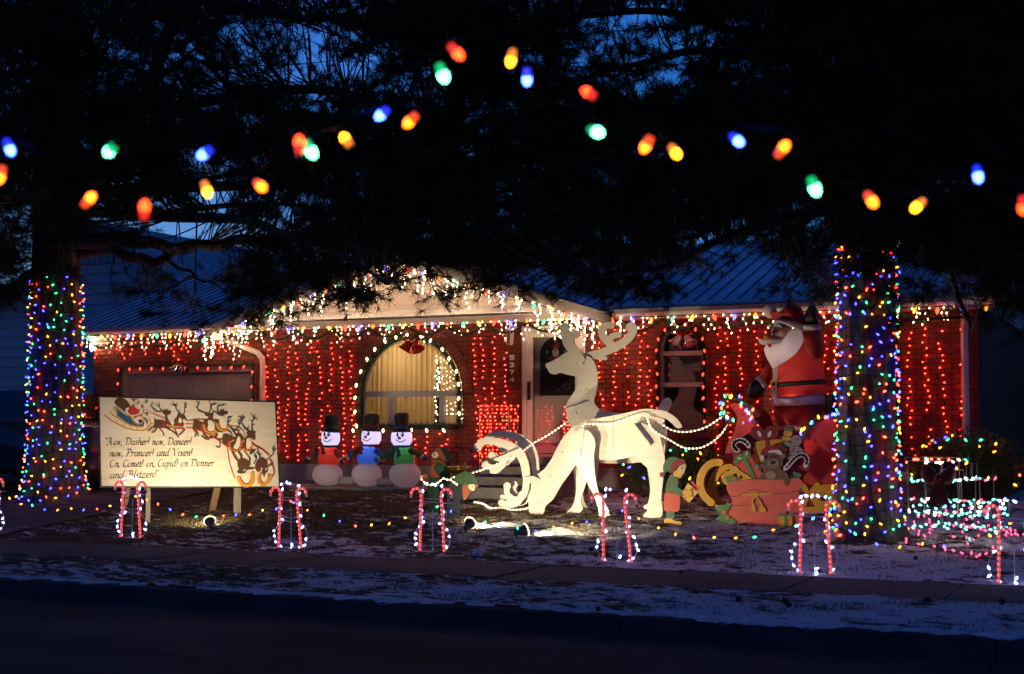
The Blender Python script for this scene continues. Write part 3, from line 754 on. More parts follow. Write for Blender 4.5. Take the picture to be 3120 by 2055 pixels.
# red strands
def strands(where, xs, z1, z0, step=.096, amp=.035, lab=None):
    words = 'first second third fourth fifth sixth seventh eighth ninth tenth'.split()
    for i, x in enumerate(xs):
        zb = z0 + random.uniform(-.05, .06); zt = z1 + random.uniform(-.04, .02)
        r = thing('red_light_strand', 'hanging strand of red mini lights, %s %s' % (words[i], where), 'light string', (x, -.05, zt), 'red light strands hanging on the brick wall')
        bl = MB(); z = zt; ph = random.uniform(0, 6); k = 0; wp = []
        while z > zb:
            xx = x + amp*math.sin(z*2.1+ph) + random.uniform(-.034, .034); p = (xx, -.045, z); wp.append((xx, -.032, z))
            if random.random() > .13: add_mini(bl, p, d=(random.uniform(-1, 1), -.5, random.uniform(-.8, .2)))
            z -= step*random.uniform(.85, 1.15)
        MB().tube(wp, .003, 3).build('wire', M['wire'], r); o = bl.build('bulbs', M['red'], r); o['kind'] = 'stuff'
w0 = PY(-.045)
X_ = lambda px: w0(px, 1150).x
strands('right of the white downpipe', [X_(p) for p in (818, 846, 876, 908, 940, 974, 1008, 1044, 1072)], 3.15, 1.02)
strands('right of the wide arched window', [X_(p) for p in (1450, 1470, 1500, 1538)], 3.15, 1.05)
strands('right of the front door', [X_(p) for p in (1828, 1868, 1910, 1946, 1976)], 3.20, 1.05)
strands('right of the narrow arched window', [X_(p) for p in (2185, 2218, 2260, 2302, 2345, 2398)], 3.2, 1.05)
strands('behind the inflatable Santa', [X_(p) for p in (2512, 2545)], 3.2, 1.05)
strands('from the corner beyond the right-hand pine', [X_(p) for p in (2928, 2874, 2826, 2775)], 3.05, 1.1)
strands('below the wide arched window', [X_(p) for p in (1235, 1268, 1300, 1335, 1365)], 1.50, 1.02, amp=.05)
icicles('red_icicle_lights', 'red icicle lights in short loops on the brick over the garage door', [(-9.05, -.06, 3.24), (-5.3, -.06, 3.24)], .26, .12, .38, 'red', jitter=.12)
# white bulbs and garland round the wide window
def arch_path(W, grow, y, z0, n=30):
    r = W['r']+grow
    return [(W['c']-r, y, z0)] + [(W['c']-r*math.cos(math.pi*k/n), y, W['spring']+r*math.sin(math.pi*k/n)) for k in range(n+1)] + [(W['c']+r, y, z0)]
garland('window_garland', 'evergreen garland framing the wide arched window', arch_path(WIN1, -.05, -.05, 1.62), .11, 620)
garland('window_garland', 'evergreen garland lying along the sill of the wide arched window', seg((WIN1['c']-1.1, -.10, 1.60), (WIN1['c']+1.1, -.10, 1.60)), .10, 560)
c9_string('light_string', 'white big bulbs framing the wide arched window', arch_path(WIN1, 0, -.09, 1.62), .245, ['c9white'], (0, -.04, 0), scale=.78)
c9_string('light_string', 'white big bulbs along the sill of the wide arched window', [(WIN1['c']-1.05, -.16, 1.56), (WIN1['c']+1.05, -.16, 1.56)], .30, ['c9white'], (0, -.04, -.02), scale=.78)
garland('window_garland', 'evergreen garland framing the narrow arched window by the door', arch_path(WIN2, -.03, -.05, 1.55), .09, 560)
c9_string('light_string', 'red big bulbs framing the narrow arched window by the door', arch_path(WIN2, -.02, -.09, 1.5), .19, ['c9red'], (0, -.04, 0), scale=.6)
garland('window_garland', 'evergreen garland framing the narrow arched window behind the pine', arch_path(WIN3, -.03, -.05, 1.55), .075, 420)
c9_string('light_string', 'red big bulbs framing the narrow arched window behind the pine', arch_path(WIN3, -.02, -.09, 1.5), .19, ['c9red'], (0, -.04, 0), scale=.6)
gpath = [(GAR[0]+.02, -.05, .6), (GAR[0]+.02, -.05, GAR[3]), (GAR[1]-.02, -.05, GAR[3]), (GAR[1]-.02, -.05, .6)]
garland('garage_garland', 'evergreen garland framing the garage door', gpath, .085, 380)
c9_string('light_string', 'red big bulbs framing the garage door', gpath, .27, ['c9red'], (0, -.06, -.05), scale=.62)
# bells
def bells(label, p, m, s=1.0):
    r = thing('bells', label, 'decoration', p, 'pairs of hanging bells')
    x, y, z = p
    for sg in (-1, 1):
        ax = Vector((sg*.6, -.25, -1)).normalized()
        MB().lathe([(.012*s, 0), (.04*s, .01*s), (.055*s, .05*s), (.07*s, .10*s), (.10*s, .14*s), (.095*s, .145*s), (.06*s, .09*s), (.02*s, .03*s)], (x+sg*.03*s, y, z), 14, axis=ax).build('bell', m, r, True)
        MB().ball(Vector((x+sg*.03*s, y, z))+ax*.13*s, .02*s, n=8, m=6).build('clapper', m, r, True)
    q = MB()
    for sg in (-1, 1): q.tube(crv([(x, y-.02, z), (x+sg*.07*s, y-.04, z+.06*s), (x+sg*.12*s, y-.03, z+.02*s), (x+sg*.03*s, y-.03, z-.005)], 4), .012*s, 5)
    q.build('bow', M['ribbon'], r)
bw = PY(-.16)
bells('pair of shiny red bells at the top of the wide arched window', bw(1256, 1040), mat('red_bell', (.45, .015, .01), .18, metal=.6), 1.35)
bells('pair of silver bells over the middle of the garage door', bw(549, 1108), mat('silver_bell', (.55, .53, .52), .15, metal=1), 1.2)
bells('pair of clear bells at the top of the narrow arched window', bw(2082, 1022), mat('clear_bell', (.6, .6, .62), .15, metal=.7), 1.3)
# little tree with warm lights inside the front room
it = thing('indoor_tree', 'slim indoor Christmas tree with warm white lights behind the wide window', 'christmas tree', (-1.62, .36, 1.25))
MB().tube([(-1.62, .36, 1.2), (-1.62, .36, 2.75)], .018, 6).build('trunk', M['wire'], it)
nd = MB(); bl = MB()
for k in range(900):
    z = random.uniform(1.4, 2.75); rr = .02+(2.85-z)*.055; a = random.uniform(0, 6.28); b = Vector((-1.62+rr*.3*math.cos(a), .36+rr*.3*math.sin(a), z)); d = Vector((math.cos(a)*rr, math.sin(a)*rr*.6, -.03)); s = Vector((0, 0, .006))
    nd.add([b-s, b+s, b+d], [(0, 1, 2)])
nd.build('crown', M['garland'], it)
for k in range(26):
    z = random.uniform(1.55, 2.78); rr = .02+(2.85-z)*.06; add_mini(bl, (-1.62+random.uniform(-rr, rr), .33, z), .012, .018)
o = bl.build('bulbs', M['warm'], it); o['kind'] = 'stuff'
net = thing('net_lights', 'scatter of warm white net lights hung inside the wide arched window', 'light string', (-1.25, .3, 2.4))
bl = MB(); wr = MB()
for j in range(10):
    x = -1.60+.065*j; pts = []
    z = WIN1['spring']+math.sqrt(max(.01, .9**2-(x-WIN1['c'])**2))-.15
    while z > 1.72:
        p = (x+random.uniform(-.03, .03), .30, z); pts.append(p); add_mini(bl, p, .0085, .013); z -= random.uniform(.06, .17)
    wr.tube(pts, .0025, 3)
wr.build('wire', M['whitewire'], net); o = bl.build('bulbs', M['warm'], net); o['kind'] = 'stuff'
# lit parcels either side of the door
M['tinsel'] = mat('red_tinsel', (.5, .03, .025), .25, metal=.4)
def parcel(label, xa, xb, z0, z1, y, d):
    r = thing('light_up_gift', label, 'decoration', ((xa+xb)/2, y, z0), 'red light-up gift boxes beside the door')
    fr = MB(); E_ = [(xa, z0), (xb, z0), (xb, z1), (xa, z1)]
    for yy in (y-d, y):
        for k in range(4): fr.tube([(E_[k][0], yy, E_[k][1]), (E_[(k+1) % 4][0], yy, E_[(k+1) % 4][1])], .007, 4)
    for k in range(4): fr.tube([(E_[k][0], y-d, E_[k][1]), (E_[k][0], y, E_[k][1])], .007, 4)
    fr.build('frame', M['steel'], r)
    ts = MB(); bl = MB()
    for face in range(3):
        for _ in range(1500):
            u, v = random.random(), random.random()
            b = Vector((xa+(xb-xa)*u, y-d, z0+(z1-z0)*v)) if face == 0 else (Vector((xb, y-d*u, z0+(z1-z0)*v)) if face == 1 else Vector((xa+(xb-xa)*u, y-d*v, z1)))
            e = Vector((random.uniform(-1, 1), random.uniform(-1, .4), random.uniform(-1, 1)))*.045; s = e.cross(Vector((.3, .5, .7))).normalized()*.005
            ts.add([b-s, b+s, b+e], [(0, 1, 2)])
    ts.build('tinsel', M['tinsel'], r)
    for j in range(6):
        x = xa + (xb-xa)*(j+.5)/6; z = z1
        while z > z0:
            add_mini(bl, (x+random.uniform(-.03, .03), y-d-.02, z), d=(random.uniform(-1, 1), -.4, -.4))
            if random.random() < .3: add_mini(bl, (xb+.015, y-random.uniform(0, d), z))
            z -= .06
    o = bl.build('bulbs', M['red'], r); o['kind'] = 'stuff'
    MB().tube([((xa+xb)/2-.04, y-d-.03, z1+.02), ((xa+xb)/2+.0, y-d-.04, z0+.3)], .014, 5).build('ribbon', M['ribbon'], r)
gp = PY(-.75)
a, b = gp(1474, 1238), gp(1562, 1420)
parcel('large red light-up gift box left of the front steps', a.x, b.x, b.z, a.z, -.55, .35)
a, b = gp(1712, 1240), gp(1760, 1362)
parcel('red light-up gift box right of the front door behind the white deer', a.x, a.x+.34, b.z, a.z, -.35, .3)
# ------------------------------------------------------------------ tracing helpers (outline in photo pixels -> board of real thickness on its own plane)
def zm(ox, oy, s): return lambda p: (ox + p[0]/s, oy + p[1]/s)
def outline(pts, smooth=True, k=4): return crv(pts, k, True) if smooth else pts
def ell(cx, cy, rx, ry=None, n=20, rot=0):
    ry = ry or rx; c, s = math.cos(rot), math.sin(rot)
    return [(cx+rx*math.cos(2*math.pi*k/n)*c-ry*math.sin(2*math.pi*k/n)*s, cy+rx*math.cos(2*math.pi*k/n)*s+ry*math.sin(2*math.pi*k/n)*c) for k in range(n)]
def stroke2(pts, w, k=4, cap=5, smooth=True):
    P = crv(pts, k) if smooth and len(pts) > 2 else [tuple(map(float, p)) for p in pts]
    m = len(P); ws = [w]*m if not isinstance(w, (list, tuple)) else [float(np.interp(i/(m-1), np.linspace(0, 1, len(w)), w)) for i in range(m)]
    Lf, Rt = [], []
    T = []
    for i in range(m):
        dx = P[min(i+1, m-1)][0]-P[max(i-1, 0)][0]; dy = P[min(i+1, m-1)][1]-P[max(i-1, 0)][1]; d = math.hypot(dx, dy) or 1
        T.append((dx/d, dy/d)); nx, ny = -dy/d, dx/d
        Lf.append((P[i][0]+nx*ws[i]/2, P[i][1]+ny*ws[i]/2)); Rt.append((P[i][0]-nx*ws[i]/2, P[i][1]-ny*ws[i]/2))
    def arc(c, t, w_, sg):
        a0 = math.atan2(t[0]*sg, -t[1]*sg)
        return [(c[0]+w_/2*math.cos(a0 - math.pi*j/cap), c[1]+w_/2*math.sin(a0 - math.pi*j/cap)) for j in range(1, cap)]
    return Lf + arc(P[-1], T[-1], ws[-1], 1) + Rt[::-1] + arc(P[0], T[0], ws[0], -1)
def shapes(name, polys, plane, m, parent, off=0., t=.018, mp=None):
    mb = MB()
    for i, poly in enumerate(polys):
        if mp: poly = [mp(p) for p in poly]
        mb.prism([plane(x, y, off + .0007*i) for x, y in poly], plane.n, t)
    return mb.build(name, m, parent)
def puff(poly, plane, depth, off=0., mp=None, rings=6, cen=None):
    """an inflated, rounded body from its outline"""
    if mp: poly = [mp(p) for p in poly]
    P = [plane(x, y, off) for x, y in poly]; n = plane.n
    a2 = sum((P[i]-P[0]).cross(P[(i+1) % len(P)]-P[0]).dot(n) for i in range(len(P)))
    if a2 < 0: P.reverse()
    c = sum(P, Vector((0, 0, 0)))/len(P) if cen is None else plane(*(mp(cen) if mp else cen), off)
    m = len(P); vs = []; fs = []
    ang = [math.pi/2*(j/rings) for j in range(-rings+1, rings)]
    for a in ang:
        k = math.cos(a)**.8; d = math.sin(a)*depth/2
        vs += [c + (p-c)*k + n*d for p in P]
    for j in range(len(ang)-1):
        for i in range(m): fs.append((j*m+i, j*m+(i+1) % m, (j+1)*m+(i+1) % m, (j+1)*m+i))
    b = len(vs); vs += [c - n*depth/2*.99, c + n*depth/2*.99]
    for i in range(m): fs.append((b, (i+1) % m, i)); fs.append((b+1, (len(ang)-1)*m+i, (len(ang)-1)*m+(i+1) % m))
    return MB().add(vs, fs)
PT = {}
def paint(c, rough=.55, c2=None):
    key = tuple(round(x, 3) for x in c)
    if key not in PT: PT[key] = mat('paint_%d' % len(PT), c, rough, c2 or tuple(x*.86 for x in c), 7, bump=.08, bscale=50)
    return PT[key]
PLY = mat('white_painted_plywood', (.80, .77, .70), .55, (.74, .70, .62), 5, bump=.15, bscale=30, sx=(.6, 1, 3))
BLK = paint((.008, .008, .009))

# ------------------------------------------------------------------ neighbouring houses, drive, cars
M['blueside'] = mat('pale_grey_siding', (.42, .46, .52), .6, (.36, .40, .46), 2)
nh_ = thing('neighbour_house', 'pale clapboard house with a gable beyond the garage', 'house', (-16, 8, .4))
NX, NZ, NSL, NEH = -16.0, 7.05, .6, 4.75
nw = MB().add([(NX-NEH, 8.02, .3), (NX+NEH, 8.02, .3), (NX+NEH, 8.02, NZ-NEH*NSL), (NX, 8.02, NZ-.02), (NX-NEH, 8.02, NZ-NEH*NSL)], [(0, 1, 2, 3, 4)]).build('wall', M['blueside'], nh_)
z = .5
while z < NZ-.05:
    z1_ = min(z+.27, NZ-.03); h = lambda q: min(NEH, (NZ-q)/NSL)
    MB().add([(NX-h(z), 7.985, z), (NX+h(z), 7.985, z), (NX+h(z1_), 8.01, z1_), (NX-h(z1_), 8.01, z1_), (NX-h(z), 8.02, z), (NX+h(z), 8.02, z)], [(0, 1, 2, 3), (0, 4, 5, 1)]).build('siding_board', M['blueside'], nw); z += .275
for k in range(5): MB().box((NX-.55+.22*k, 7.95, 6.0), (NX-.42+.22*k, 7.98, 6.35)).build('gable_vent', M['fascia'], nw)
for s in (-1, 1):
    e = (NX+s*(NEH+.4), NZ-(NEH+.4)*NSL)
    P = [(NX, 7.5, NZ+.1), (e[0], 7.5, e[1]+.1), (e[0], 18, e[1]+.1), (NX, 18, NZ+.1)]
    MB().add(P+[(p[0], p[1], p[2]-.14) for p in P], [(0, 1, 2, 3), (7, 6, 5, 4), (0, 4, 5, 1), (1, 5, 6, 2)]).build('roof', M['rib'], nh_)
for s in (-1, 1): MB().box((NX+s*NEH-.1, 8.03, .3), (NX+s*NEH+.1, 17.5, NZ-NEH*NSL)).build('side_wall', M['blueside'], nh_)
nr = thing('neighbour_house', 'dark house beyond the right-hand corner of the brick house', 'house', (14, 6, .4))
M['darkside'] = mat('dark_siding', (.10, .105, .12), .7, (.08, .085, .10), 3)
MB().box((10.0, 4, .2), (20, 13, 3.2)).build('wall', M['darkside'], nr)
z = .4
while z < 3.1:
    MB().box((9.98, 3.965, z), (20, 3.999, z+.21)).build('siding_board', M['darkside'], nr); z += .24
MB().add([(9.5, 3.4, 3.15), (20.5, 3.4, 3.15), (20.5, 8.5, 5.2), (9.5, 8.5, 5.2), (9.5, 13.6, 3.15), (20.5, 13.6, 3.15)], [(0, 1, 2, 3), (3, 2, 5, 4)]).build('roof', M['rib'], nr)
MB().add([(9.99, 4, 3.2), (9.99, 13, 3.2), (9.99, 8.5, 5.0)], [(0, 1, 2)]).build('gable_end', M['darkside'], nr)
drv = MB()
drv.add([(-8.9, -6.88, .035), (-5.0, -6.88, .035), (-5.0, -1.1, .535), (-8.9, -1.1, .535), (-5.0, .12, .535), (-8.9, .12, .535)], [(0, 1, 2, 3), (3, 2, 4, 5)]); struct('driveway', drv, M['paving'])
M['carpaint'] = mat('dark_blue_car_paint', (.012, .018, .045), .22, spec=.7)
M['carglass'] = mat('car_glass', (.008, .009, .012), .06, spec=.8)
M['tyre'] = mat('tyre_rubber', (.012, .012, .012), .8)
def car(label, loc, rot=0, group=None):
    r = thing('parked_car', label, 'car', loc, group)
    side = [(-2.25, .42), (-2.28, .75), (-2.2, 1.0), (-2.0, 1.08), (-1.95, 1.12), (-1.62, 1.62), (-1.3, 1.72), (-.2, 1.76), (.45, 1.68), (1.15, 1.18), (1.95, 1.06), (2.25, .9), (2.32, .65), (2.25, .40), (1.85, .30), (-1.9, .30)]
    P = crv(side, 4, True); n = len(P); vs = []; fs = []
    for j, (y, kz) in enumerate(((-.93, 0), (-.86, 1), (.86, 1), (.93, 0))):
        for (x, z) in P:
            yy = y
            if z > 1.1: yy = y*(1-.22*(z-1.1)/.65)
            vs.append((x*(1 if kz else .985), yy, z if kz else .3+(z-.3)*.97 if z < 1.1 else z-.03))
    for j in range(3):
        for i in range(n): fs.append((j*n+i, j*n+(i+1) % n, (j+1)*n+(i+1) % n, (j+1)*n+i))
    fs += [tuple(range(n)), tuple(reversed(range(3*n, 4*n)))]
    def ad(name, mb, m, par=None, sm=False):
        o = mb.build(name, m, None, sm); o.parent = par or r; return o
    body = ad('body', MB().add(vs, fs), M['carpaint'], None, False)
    for s in (-1, 1):
        for a, b in (((-1.5, -.55), 0), ((-.48, .42), 1)):
            y = s*.905
            q = MB().add([(a[0] if not b else a[0], y, 1.14), (a[1]+(.35 if b else 0), y, 1.14), (a[1], y*.875, 1.60), (a[0]+(.25 if not b else 0), y*.875, 1.60)], [(0, 1, 2, 3)]); ad('side_window', q, M['carglass'], body)
        for x in (-1.42, 1.45):
            w_ = ad('wheel', MB().lathe([(.20, -.10), (.33, -.09), (.345, -.05), (.345, .05), (.33, .09), (.2, .10)], (x, s*.86, .345), 24, axis=(0, 1, 0)), M['tyre'])
            ad('rim', MB().lathe([(.02, 0), (.2, .01), (.2, .02)], (x, s*.962, .345), 16, axis=(0, s, 0)), M['steel'], w_)
        ad('headlight', MB().ball((2.22, s*.66, .84), .07, .16, .08, 10, 8), M['carglass'], body, True)
        ad('tail_light', MB().ball((-2.22, s*.74, .95), .05, .09, .14, 10, 8), mat('dark_red_lens', (.12, .01, .01), .2), body, True)
        ad('mirror', MB().ball((.62, s*1.0, 1.14), .06, .09, .06, 8, 6), M['carpaint'], body, True)
    ad('windscreen', MB().add([(.58, -.72, 1.63), (1.16, -.80, 1.215), (1.16, .80, 1.215), (.58, .72, 1.63)], [(0, 1, 2, 3)]), M['carglass'], body)
    r.rotation_euler.z = rot; return r
car('dark blue car parked on the drive behind the wooden sign', (-9.05, -1.3, .535))
car('dark car at the far edge of the picture behind the lit pine', (-17.3, 3.6, .42))

# ------------------------------------------------------------------ painted sign
Asg, Bsg = atd(303, 1300, 20.9), atd(845, 1300, 22.1)
dsg = (Bsg-Asg).normalized(); SP = Plane(Asg, (dsg.y, -dsg.x, 0))
sg = thing('wooden_sign', 'large cream plywood sign painted with Santa, reindeer and a poem', 'sign', ground(560, 1560))
SGM = mat('cream_painted_board', (.80, .74, .60), .6, (.72, .65, .51), 3, bump=.2, bscale=25, sx=(.5, .5, 5))
bo = shapes('board', [[(303, 1210), (838, 1226), (851, 1483), (307, 1482)]], SP, SGM, sg, 0, .02)
shapes('edge_trim', [[(300, 1206), (840, 1222), (840, 1227), (300, 1211)], [(300, 1206), (304, 1206), (309, 1485), (304, 1485)], [(304, 1482), (853, 1483), (853, 1487), (304, 1487)], [(837, 1223), (841, 1223), (854, 1487), (850, 1487)]], SP, paint((.02, .018, .015)), sg, .004, .022)
WD = mat('bare_wood_post', (.28, .18, .10), .75, (.20, .125, .07), 12, sx=(4, 4, .5))
WG = mat('grey_wood_post', (.22, .19, .165), .8, (.14, .12, .10), 12, sx=(4, 4, .5))
for px0, px1, o_ in ((398, 410, -.12), (447, 461, .0), (672, 692, -.14), (716, 737, .0)):
    top, bt = SP((px0+px1)/2, 1440, -.05+o_), SP((px0+px1)/2, 1440, -.05+o_*5 if o_ else -.05)
    wdt = (SP(px1, 1400)-SP(px0, 1400)).length; d = dsg*wdt/2; nn = SP.n*.02; gzz = gz(bt.x, bt.y)-.1
    b2 = Vector((bt.x, bt.y, gzz))
    MB().add([top-d-nn, top+d-nn, top+d+nn, top-d+nn, b2-d-nn, b2+d-nn, b2+d+nn, b2-d+nn], [(0, 1, 2, 3), (7, 6, 5, 4), (0, 4, 5, 1), (1, 5, 6, 2), (2, 6, 7, 3), (3, 7, 4, 0)]).build('post', WD if px0 in (398, 672) else WG, sg)
# painted figures: thin layers of paint on the board
SB, SR, SGold, SBl, SWh, SGr, SBk, SGy = paint((.10, .042, .018)), paint((.50, .025, .018)), paint((.62, .33, .03)), paint((.02, .10, .22)), paint((.80, .75, .64)), paint((.06, .30, .05)), paint((.012, .010, .010)), paint((.05, .055, .055))
lay = [0]
def pnt(name, polys, m, mp, o=None):
    lay[0] += 1
    for i, p in enumerate(polys): o = shapes(name, [p], SP, m, bo, .0012 + .0005*lay[0] + .00004*i, .0003, mp)
    return o
zA = zm(300, 1190, 9.154); zB = zm(540, 1200, 10.456); zC = zm(640, 1240, 6.03); zS = zm(270, 1180, 3.92)
S = lambda p, w, k=3: stroke2(p, w, k, 4)
pnt('painted_reins', [S([(1240, 545), (1330, 545), (1600, 660), (1900, 770)], 16), S([(1260, 620), (1380, 615), (1650, 710), (1880, 810)], 16), S([(1350, 1020), (1440, 950), (1540, 905)], 16), S([(1350, 1070), (1450, 1090), (1600, 1075)], 16)], SR, zA)
pnt('painted_sack', [outline([(490, 250), (580, 205), (700, 225), (810, 300), (880, 420), (880, 520), (760, 600), (640, 520), (520, 430), (465, 380), (455, 300)])], SB, zA)
pnt('painted_sleigh', [S([(180, 690), (330, 820), (560, 950), (800, 1060), (1050, 1110), (1250, 1110), (1380, 1040), (1450, 900), (1400, 780)], 42), S([(335, 605), (420, 700), (560, 790), (700, 880), (900, 970), (1100, 1020), (1250, 1010)], 40), S([(540, 850), (480, 880)], 26), S([(740, 930), (710, 990)], 26), S([(890, 1000), (900, 1060)], 26), S([(1060, 1030), (1080, 1100)], 26)], SGold, zA)
pnt('painted_sleigh', [outline([(480, 500), (540, 520), (640, 600), (760, 690), (880, 740), (960, 860), (1060, 930), (1180, 930), (1240, 850), (1280, 880), (1260, 980), (1180, 1005), (1040, 985), (850, 930), (650, 810), (540, 700), (515, 590)]), outline([(1260, 740), (1330, 780), (1380, 860), (1370, 930), (1330, 880), (1290, 810)]), outline([(1300, 630), (1380, 620), (1375, 690), (1340, 710)])], SBl, zA)
pnt('painted_sleigh', [S([(520, 590), (450, 570), (430, 510), (480, 470), (570, 500), (680, 590), (780, 670), (900, 730), (960, 830), (1040, 910), (1130, 945), (1210, 910), (1240, 820), (1215, 700), (1250, 640), (1310, 640), (1320, 690)], 34), S([(500, 580), (520, 700), (580, 790)], 30), S([(1250, 770), (1310, 860), (1350, 960)], 26)], SGold, zA)
pnt('painted_santa', [outline([(820, 580), (880, 470), (990, 400), (1080, 440), (1180, 390), (1250, 420), (1260, 470), (1200, 500), (1130, 560), (1140, 620), (1060, 660), (940, 680), (850, 640)]), outline([(980, 760), (1040, 710), (1180, 670), (1200, 710), (1080, 740), (1000, 800)]), outline([(890, 205), (960, 245), (1060, 235), (1110, 260), (1010, 280), (1000, 340), (960, 290), (920, 260)])], SR, zA)
pnt('painted_santa', [outline([(1000, 410), (1060, 380), (1160, 380), (1190, 420), (1180, 500), (1120, 520), (1060, 510)]), outline([(1005, 320), (1040, 260), (1110, 255), (1130, 290), (1060, 310), (1050, 360), (1020, 380)]), outline([(1250, 390), (1290, 350), (1350, 380), (1350, 430), (1290, 450), (1250, 430)]), outline([(750, 560), (770, 500), (840, 480), (860, 490), (820, 560), (830, 640), (900, 690), (1040, 690), (1200, 650), (1190, 670), (1000, 720), (900, 710), (800, 650)]), outline([(1140, 560), (1210, 545), (1240, 590), (1210, 635), (1150, 620)]), outline([(1030, 780), (1100, 730), (1190, 740), (1190, 800), (1130, 850), (1060, 830)])], SWh, zA)
pnt('painted_santa', [outline([(1055, 330), (1100, 290), (1150, 300), (1155, 355), (1100, 360)])], paint((.55, .28, .2)), zA)
pnt('painted_santa', [outline([(1300, 300), (1330, 265), (1380, 280), (1370, 330), (1340, 370), (1300, 350)]), outline([(1230, 545), (1265, 560), (1260, 600), (1235, 595)])], SGr, zA)
pnt('painted_boot', [outline([(1110, 850), (1150, 810), (1205, 830), (1200, 880), (1150, 905)])], SBk, zA)
# reindeer: brown bodies, black legs and antlers, pale throats
zz = lambda f, pts: [f(p) for p in pts]
def deer(bodies, legs, throats, antlers, mp, wleg=26, wan=24):
    pnt('painted_legs', [S(l, w_) for l, w_ in legs], SB, mp)
    pnt('painted_reindeer', [outline(b) for b in bodies], SB, mp)
    pnt('painted_throat', [outline(b) for b in throats], SWh, mp)
    pnt('painted_antlers', [S(a, [wan*1.3, wan, wan*.45], 3) for a in antlers], SGy, mp)
deer([[(1555, 730), (1590, 810), (1800, 830), (1880, 860), (1850, 760), (1860, 690), (1780, 640), (1850, 590), (1930, 565), (2025, 580), (2010, 640), (1960, 680), (1920, 690), (1930, 760), (1990, 880), (2040, 970), (2000, 1050), (1900, 1060), (1700, 1050), (1560, 1050), (1470, 1040), (1550, 980), (1560, 880)],
      [(2110, 830), (2190, 740), (2220, 650), (2300, 690), (2400, 700), (2450, 780), (2480, 850), (2430, 830), (2370, 800), (2350, 860), (2380, 960), (2300, 1060), (2100, 1060), (2100, 900)]],
     [([(1480, 1020), (1440, 1080), (1390, 1130)], 40), ([(1620, 1060), (1560, 1150), (1490, 1165)], 44), ([(1700, 1060), (1790, 1160), (1820, 1250)], 40), ([(1900, 1050), (2050, 1130), (2160, 1210), (2230, 1300)], 46), ([(2110, 1050), (2160, 1150), (2190, 1210)], 40), ([(2300, 1050), (2400, 1090), (2330, 1170), (2260, 1240)], 44)],
     [[(1930, 720), (1990, 700), (2080, 780), (2110, 880), (2090, 960), (2040, 960), (1980, 850)], [(2230, 830), (2260, 760), (2310, 800), (2320, 880), (2280, 910), (2230, 890)]],
     [[(1900, 570), (1800, 580), (1700, 595), (1640, 580), (1560, 510), (1440, 440)], [(1760, 570), (1700, 480), (1640, 420), (1570, 380)], [(1690, 440), (1690, 340)], [(1560, 520), (1490, 460), (1490, 380), (1530, 330)], [(1620, 590), (1580, 605)], [(1870, 570), (1840, 520)], [(1890, 560), (1920, 520)], [(1560, 545), (1510, 540)],
      [(2320, 690), (2240, 620), (2180, 540), (2140, 440), (2060, 310)], [(2140, 430), (2020, 395)], [(2150, 470), (2200, 430)], [(2160, 400), (2180, 350)], [(2230, 610), (2270, 550)],
      [(2360, 690), (2400, 600), (2400, 480), (2410, 380), (2370, 340)], [(2410, 480), (2470, 480)], [(2410, 430), (2470, 420)], [(2410, 380), (2470, 360)]], zA)
pnt('painted_harness', [S([(1780, 940), (1900, 990), (2080, 1050), (2380, 1070)], 26), S([(1880, 850), (1820, 900), (1810, 1030)], 18), S([(2130, 930), (2380, 960)], 22)], SR, zA)
pnt('painted_harness', [S([(1910, 965), (2000, 1000), (2100, 1015), (2200, 1010), (2340, 1020)], 40)], SGold, zA)
deer([[(500, 740), (530, 820), (820, 910), (850, 830), (960, 810), (970, 740), (900, 700), (865, 640), (960, 650), (1050, 640), (1160, 620), (1130, 740), (1160, 840), (1180, 930), (1190, 1100), (1150, 1250), (900, 1250), (800, 1200), (500, 1100), (510, 950)],
      [(1250, 620), (1340, 620), (1430, 570), (1600, 580), (1580, 660), (1500, 670), (1460, 710), (1400, 690), (1340, 720), (1330, 900), (1380, 1080), (1540, 1120), (1500, 1220), (1300, 1230), (1200, 1160), (1200, 940), (1170, 830), (1250, 830), (1320, 840), (1330, 700), (1250, 660)]],
     [([(500, 1120), (590, 1220), (600, 1290), (560, 1360)], 50), ([(600, 1180), (650, 1260), (670, 1310), (650, 1340)], 40), ([(830, 1250), (960, 1400), (1010, 1450), (900, 1430), (790, 1350)], 60), ([(1000, 1270), (1220, 1270), (1260, 1320), (1180, 1380), (1040, 1400)], 60), ([(1480, 1210), (1600, 1150), (1660, 1230)], 40)],
     [[(980, 860), (1060, 850), (1130, 900), (1180, 1000), (1180, 1130), (1120, 1190), (1030, 1190), (960, 1120), (980, 1000)], [(1350, 720), (1470, 730), (1540, 850), (1560, 1050), (1500, 1130), (1420, 1110), (1370, 1000)]],
     [[(960, 640), (840, 600), (700, 560), (640, 470), (650, 390), (680, 310), (570, 220)], [(640, 440), (590, 435)], [(680, 330), (690, 250)], [(720, 570), (750, 520)],
      [(1000, 630), (1040, 540), (1060, 420), (1040, 300), (1000, 210)], [(1070, 380), (1160, 340), (1260, 320)], [(1170, 340), (1210, 290)],
      [(1460, 570), (1330, 600), (1200, 590), (1110, 530), (1080, 420)], [(1300, 560), (1270, 480), (1310, 390), (1430, 380), (1550, 340)], [(1320, 400), (1330, 360)], [(1420, 380), (1480, 325)], [(1400, 570), (1380, 500)], [(1440, 560), (1480, 500)]], zB, wan=30)
pnt('painted_collar', [S([(840, 1020), (860, 1120), (940, 1220), (1080, 1260), (1180, 1230), (1200, 1180)], 80), S([(1260, 960), (1290, 1080), (1380, 1150), (1500, 1180), (1580, 1150), (1590, 1040)], 75)], SGold, zB)
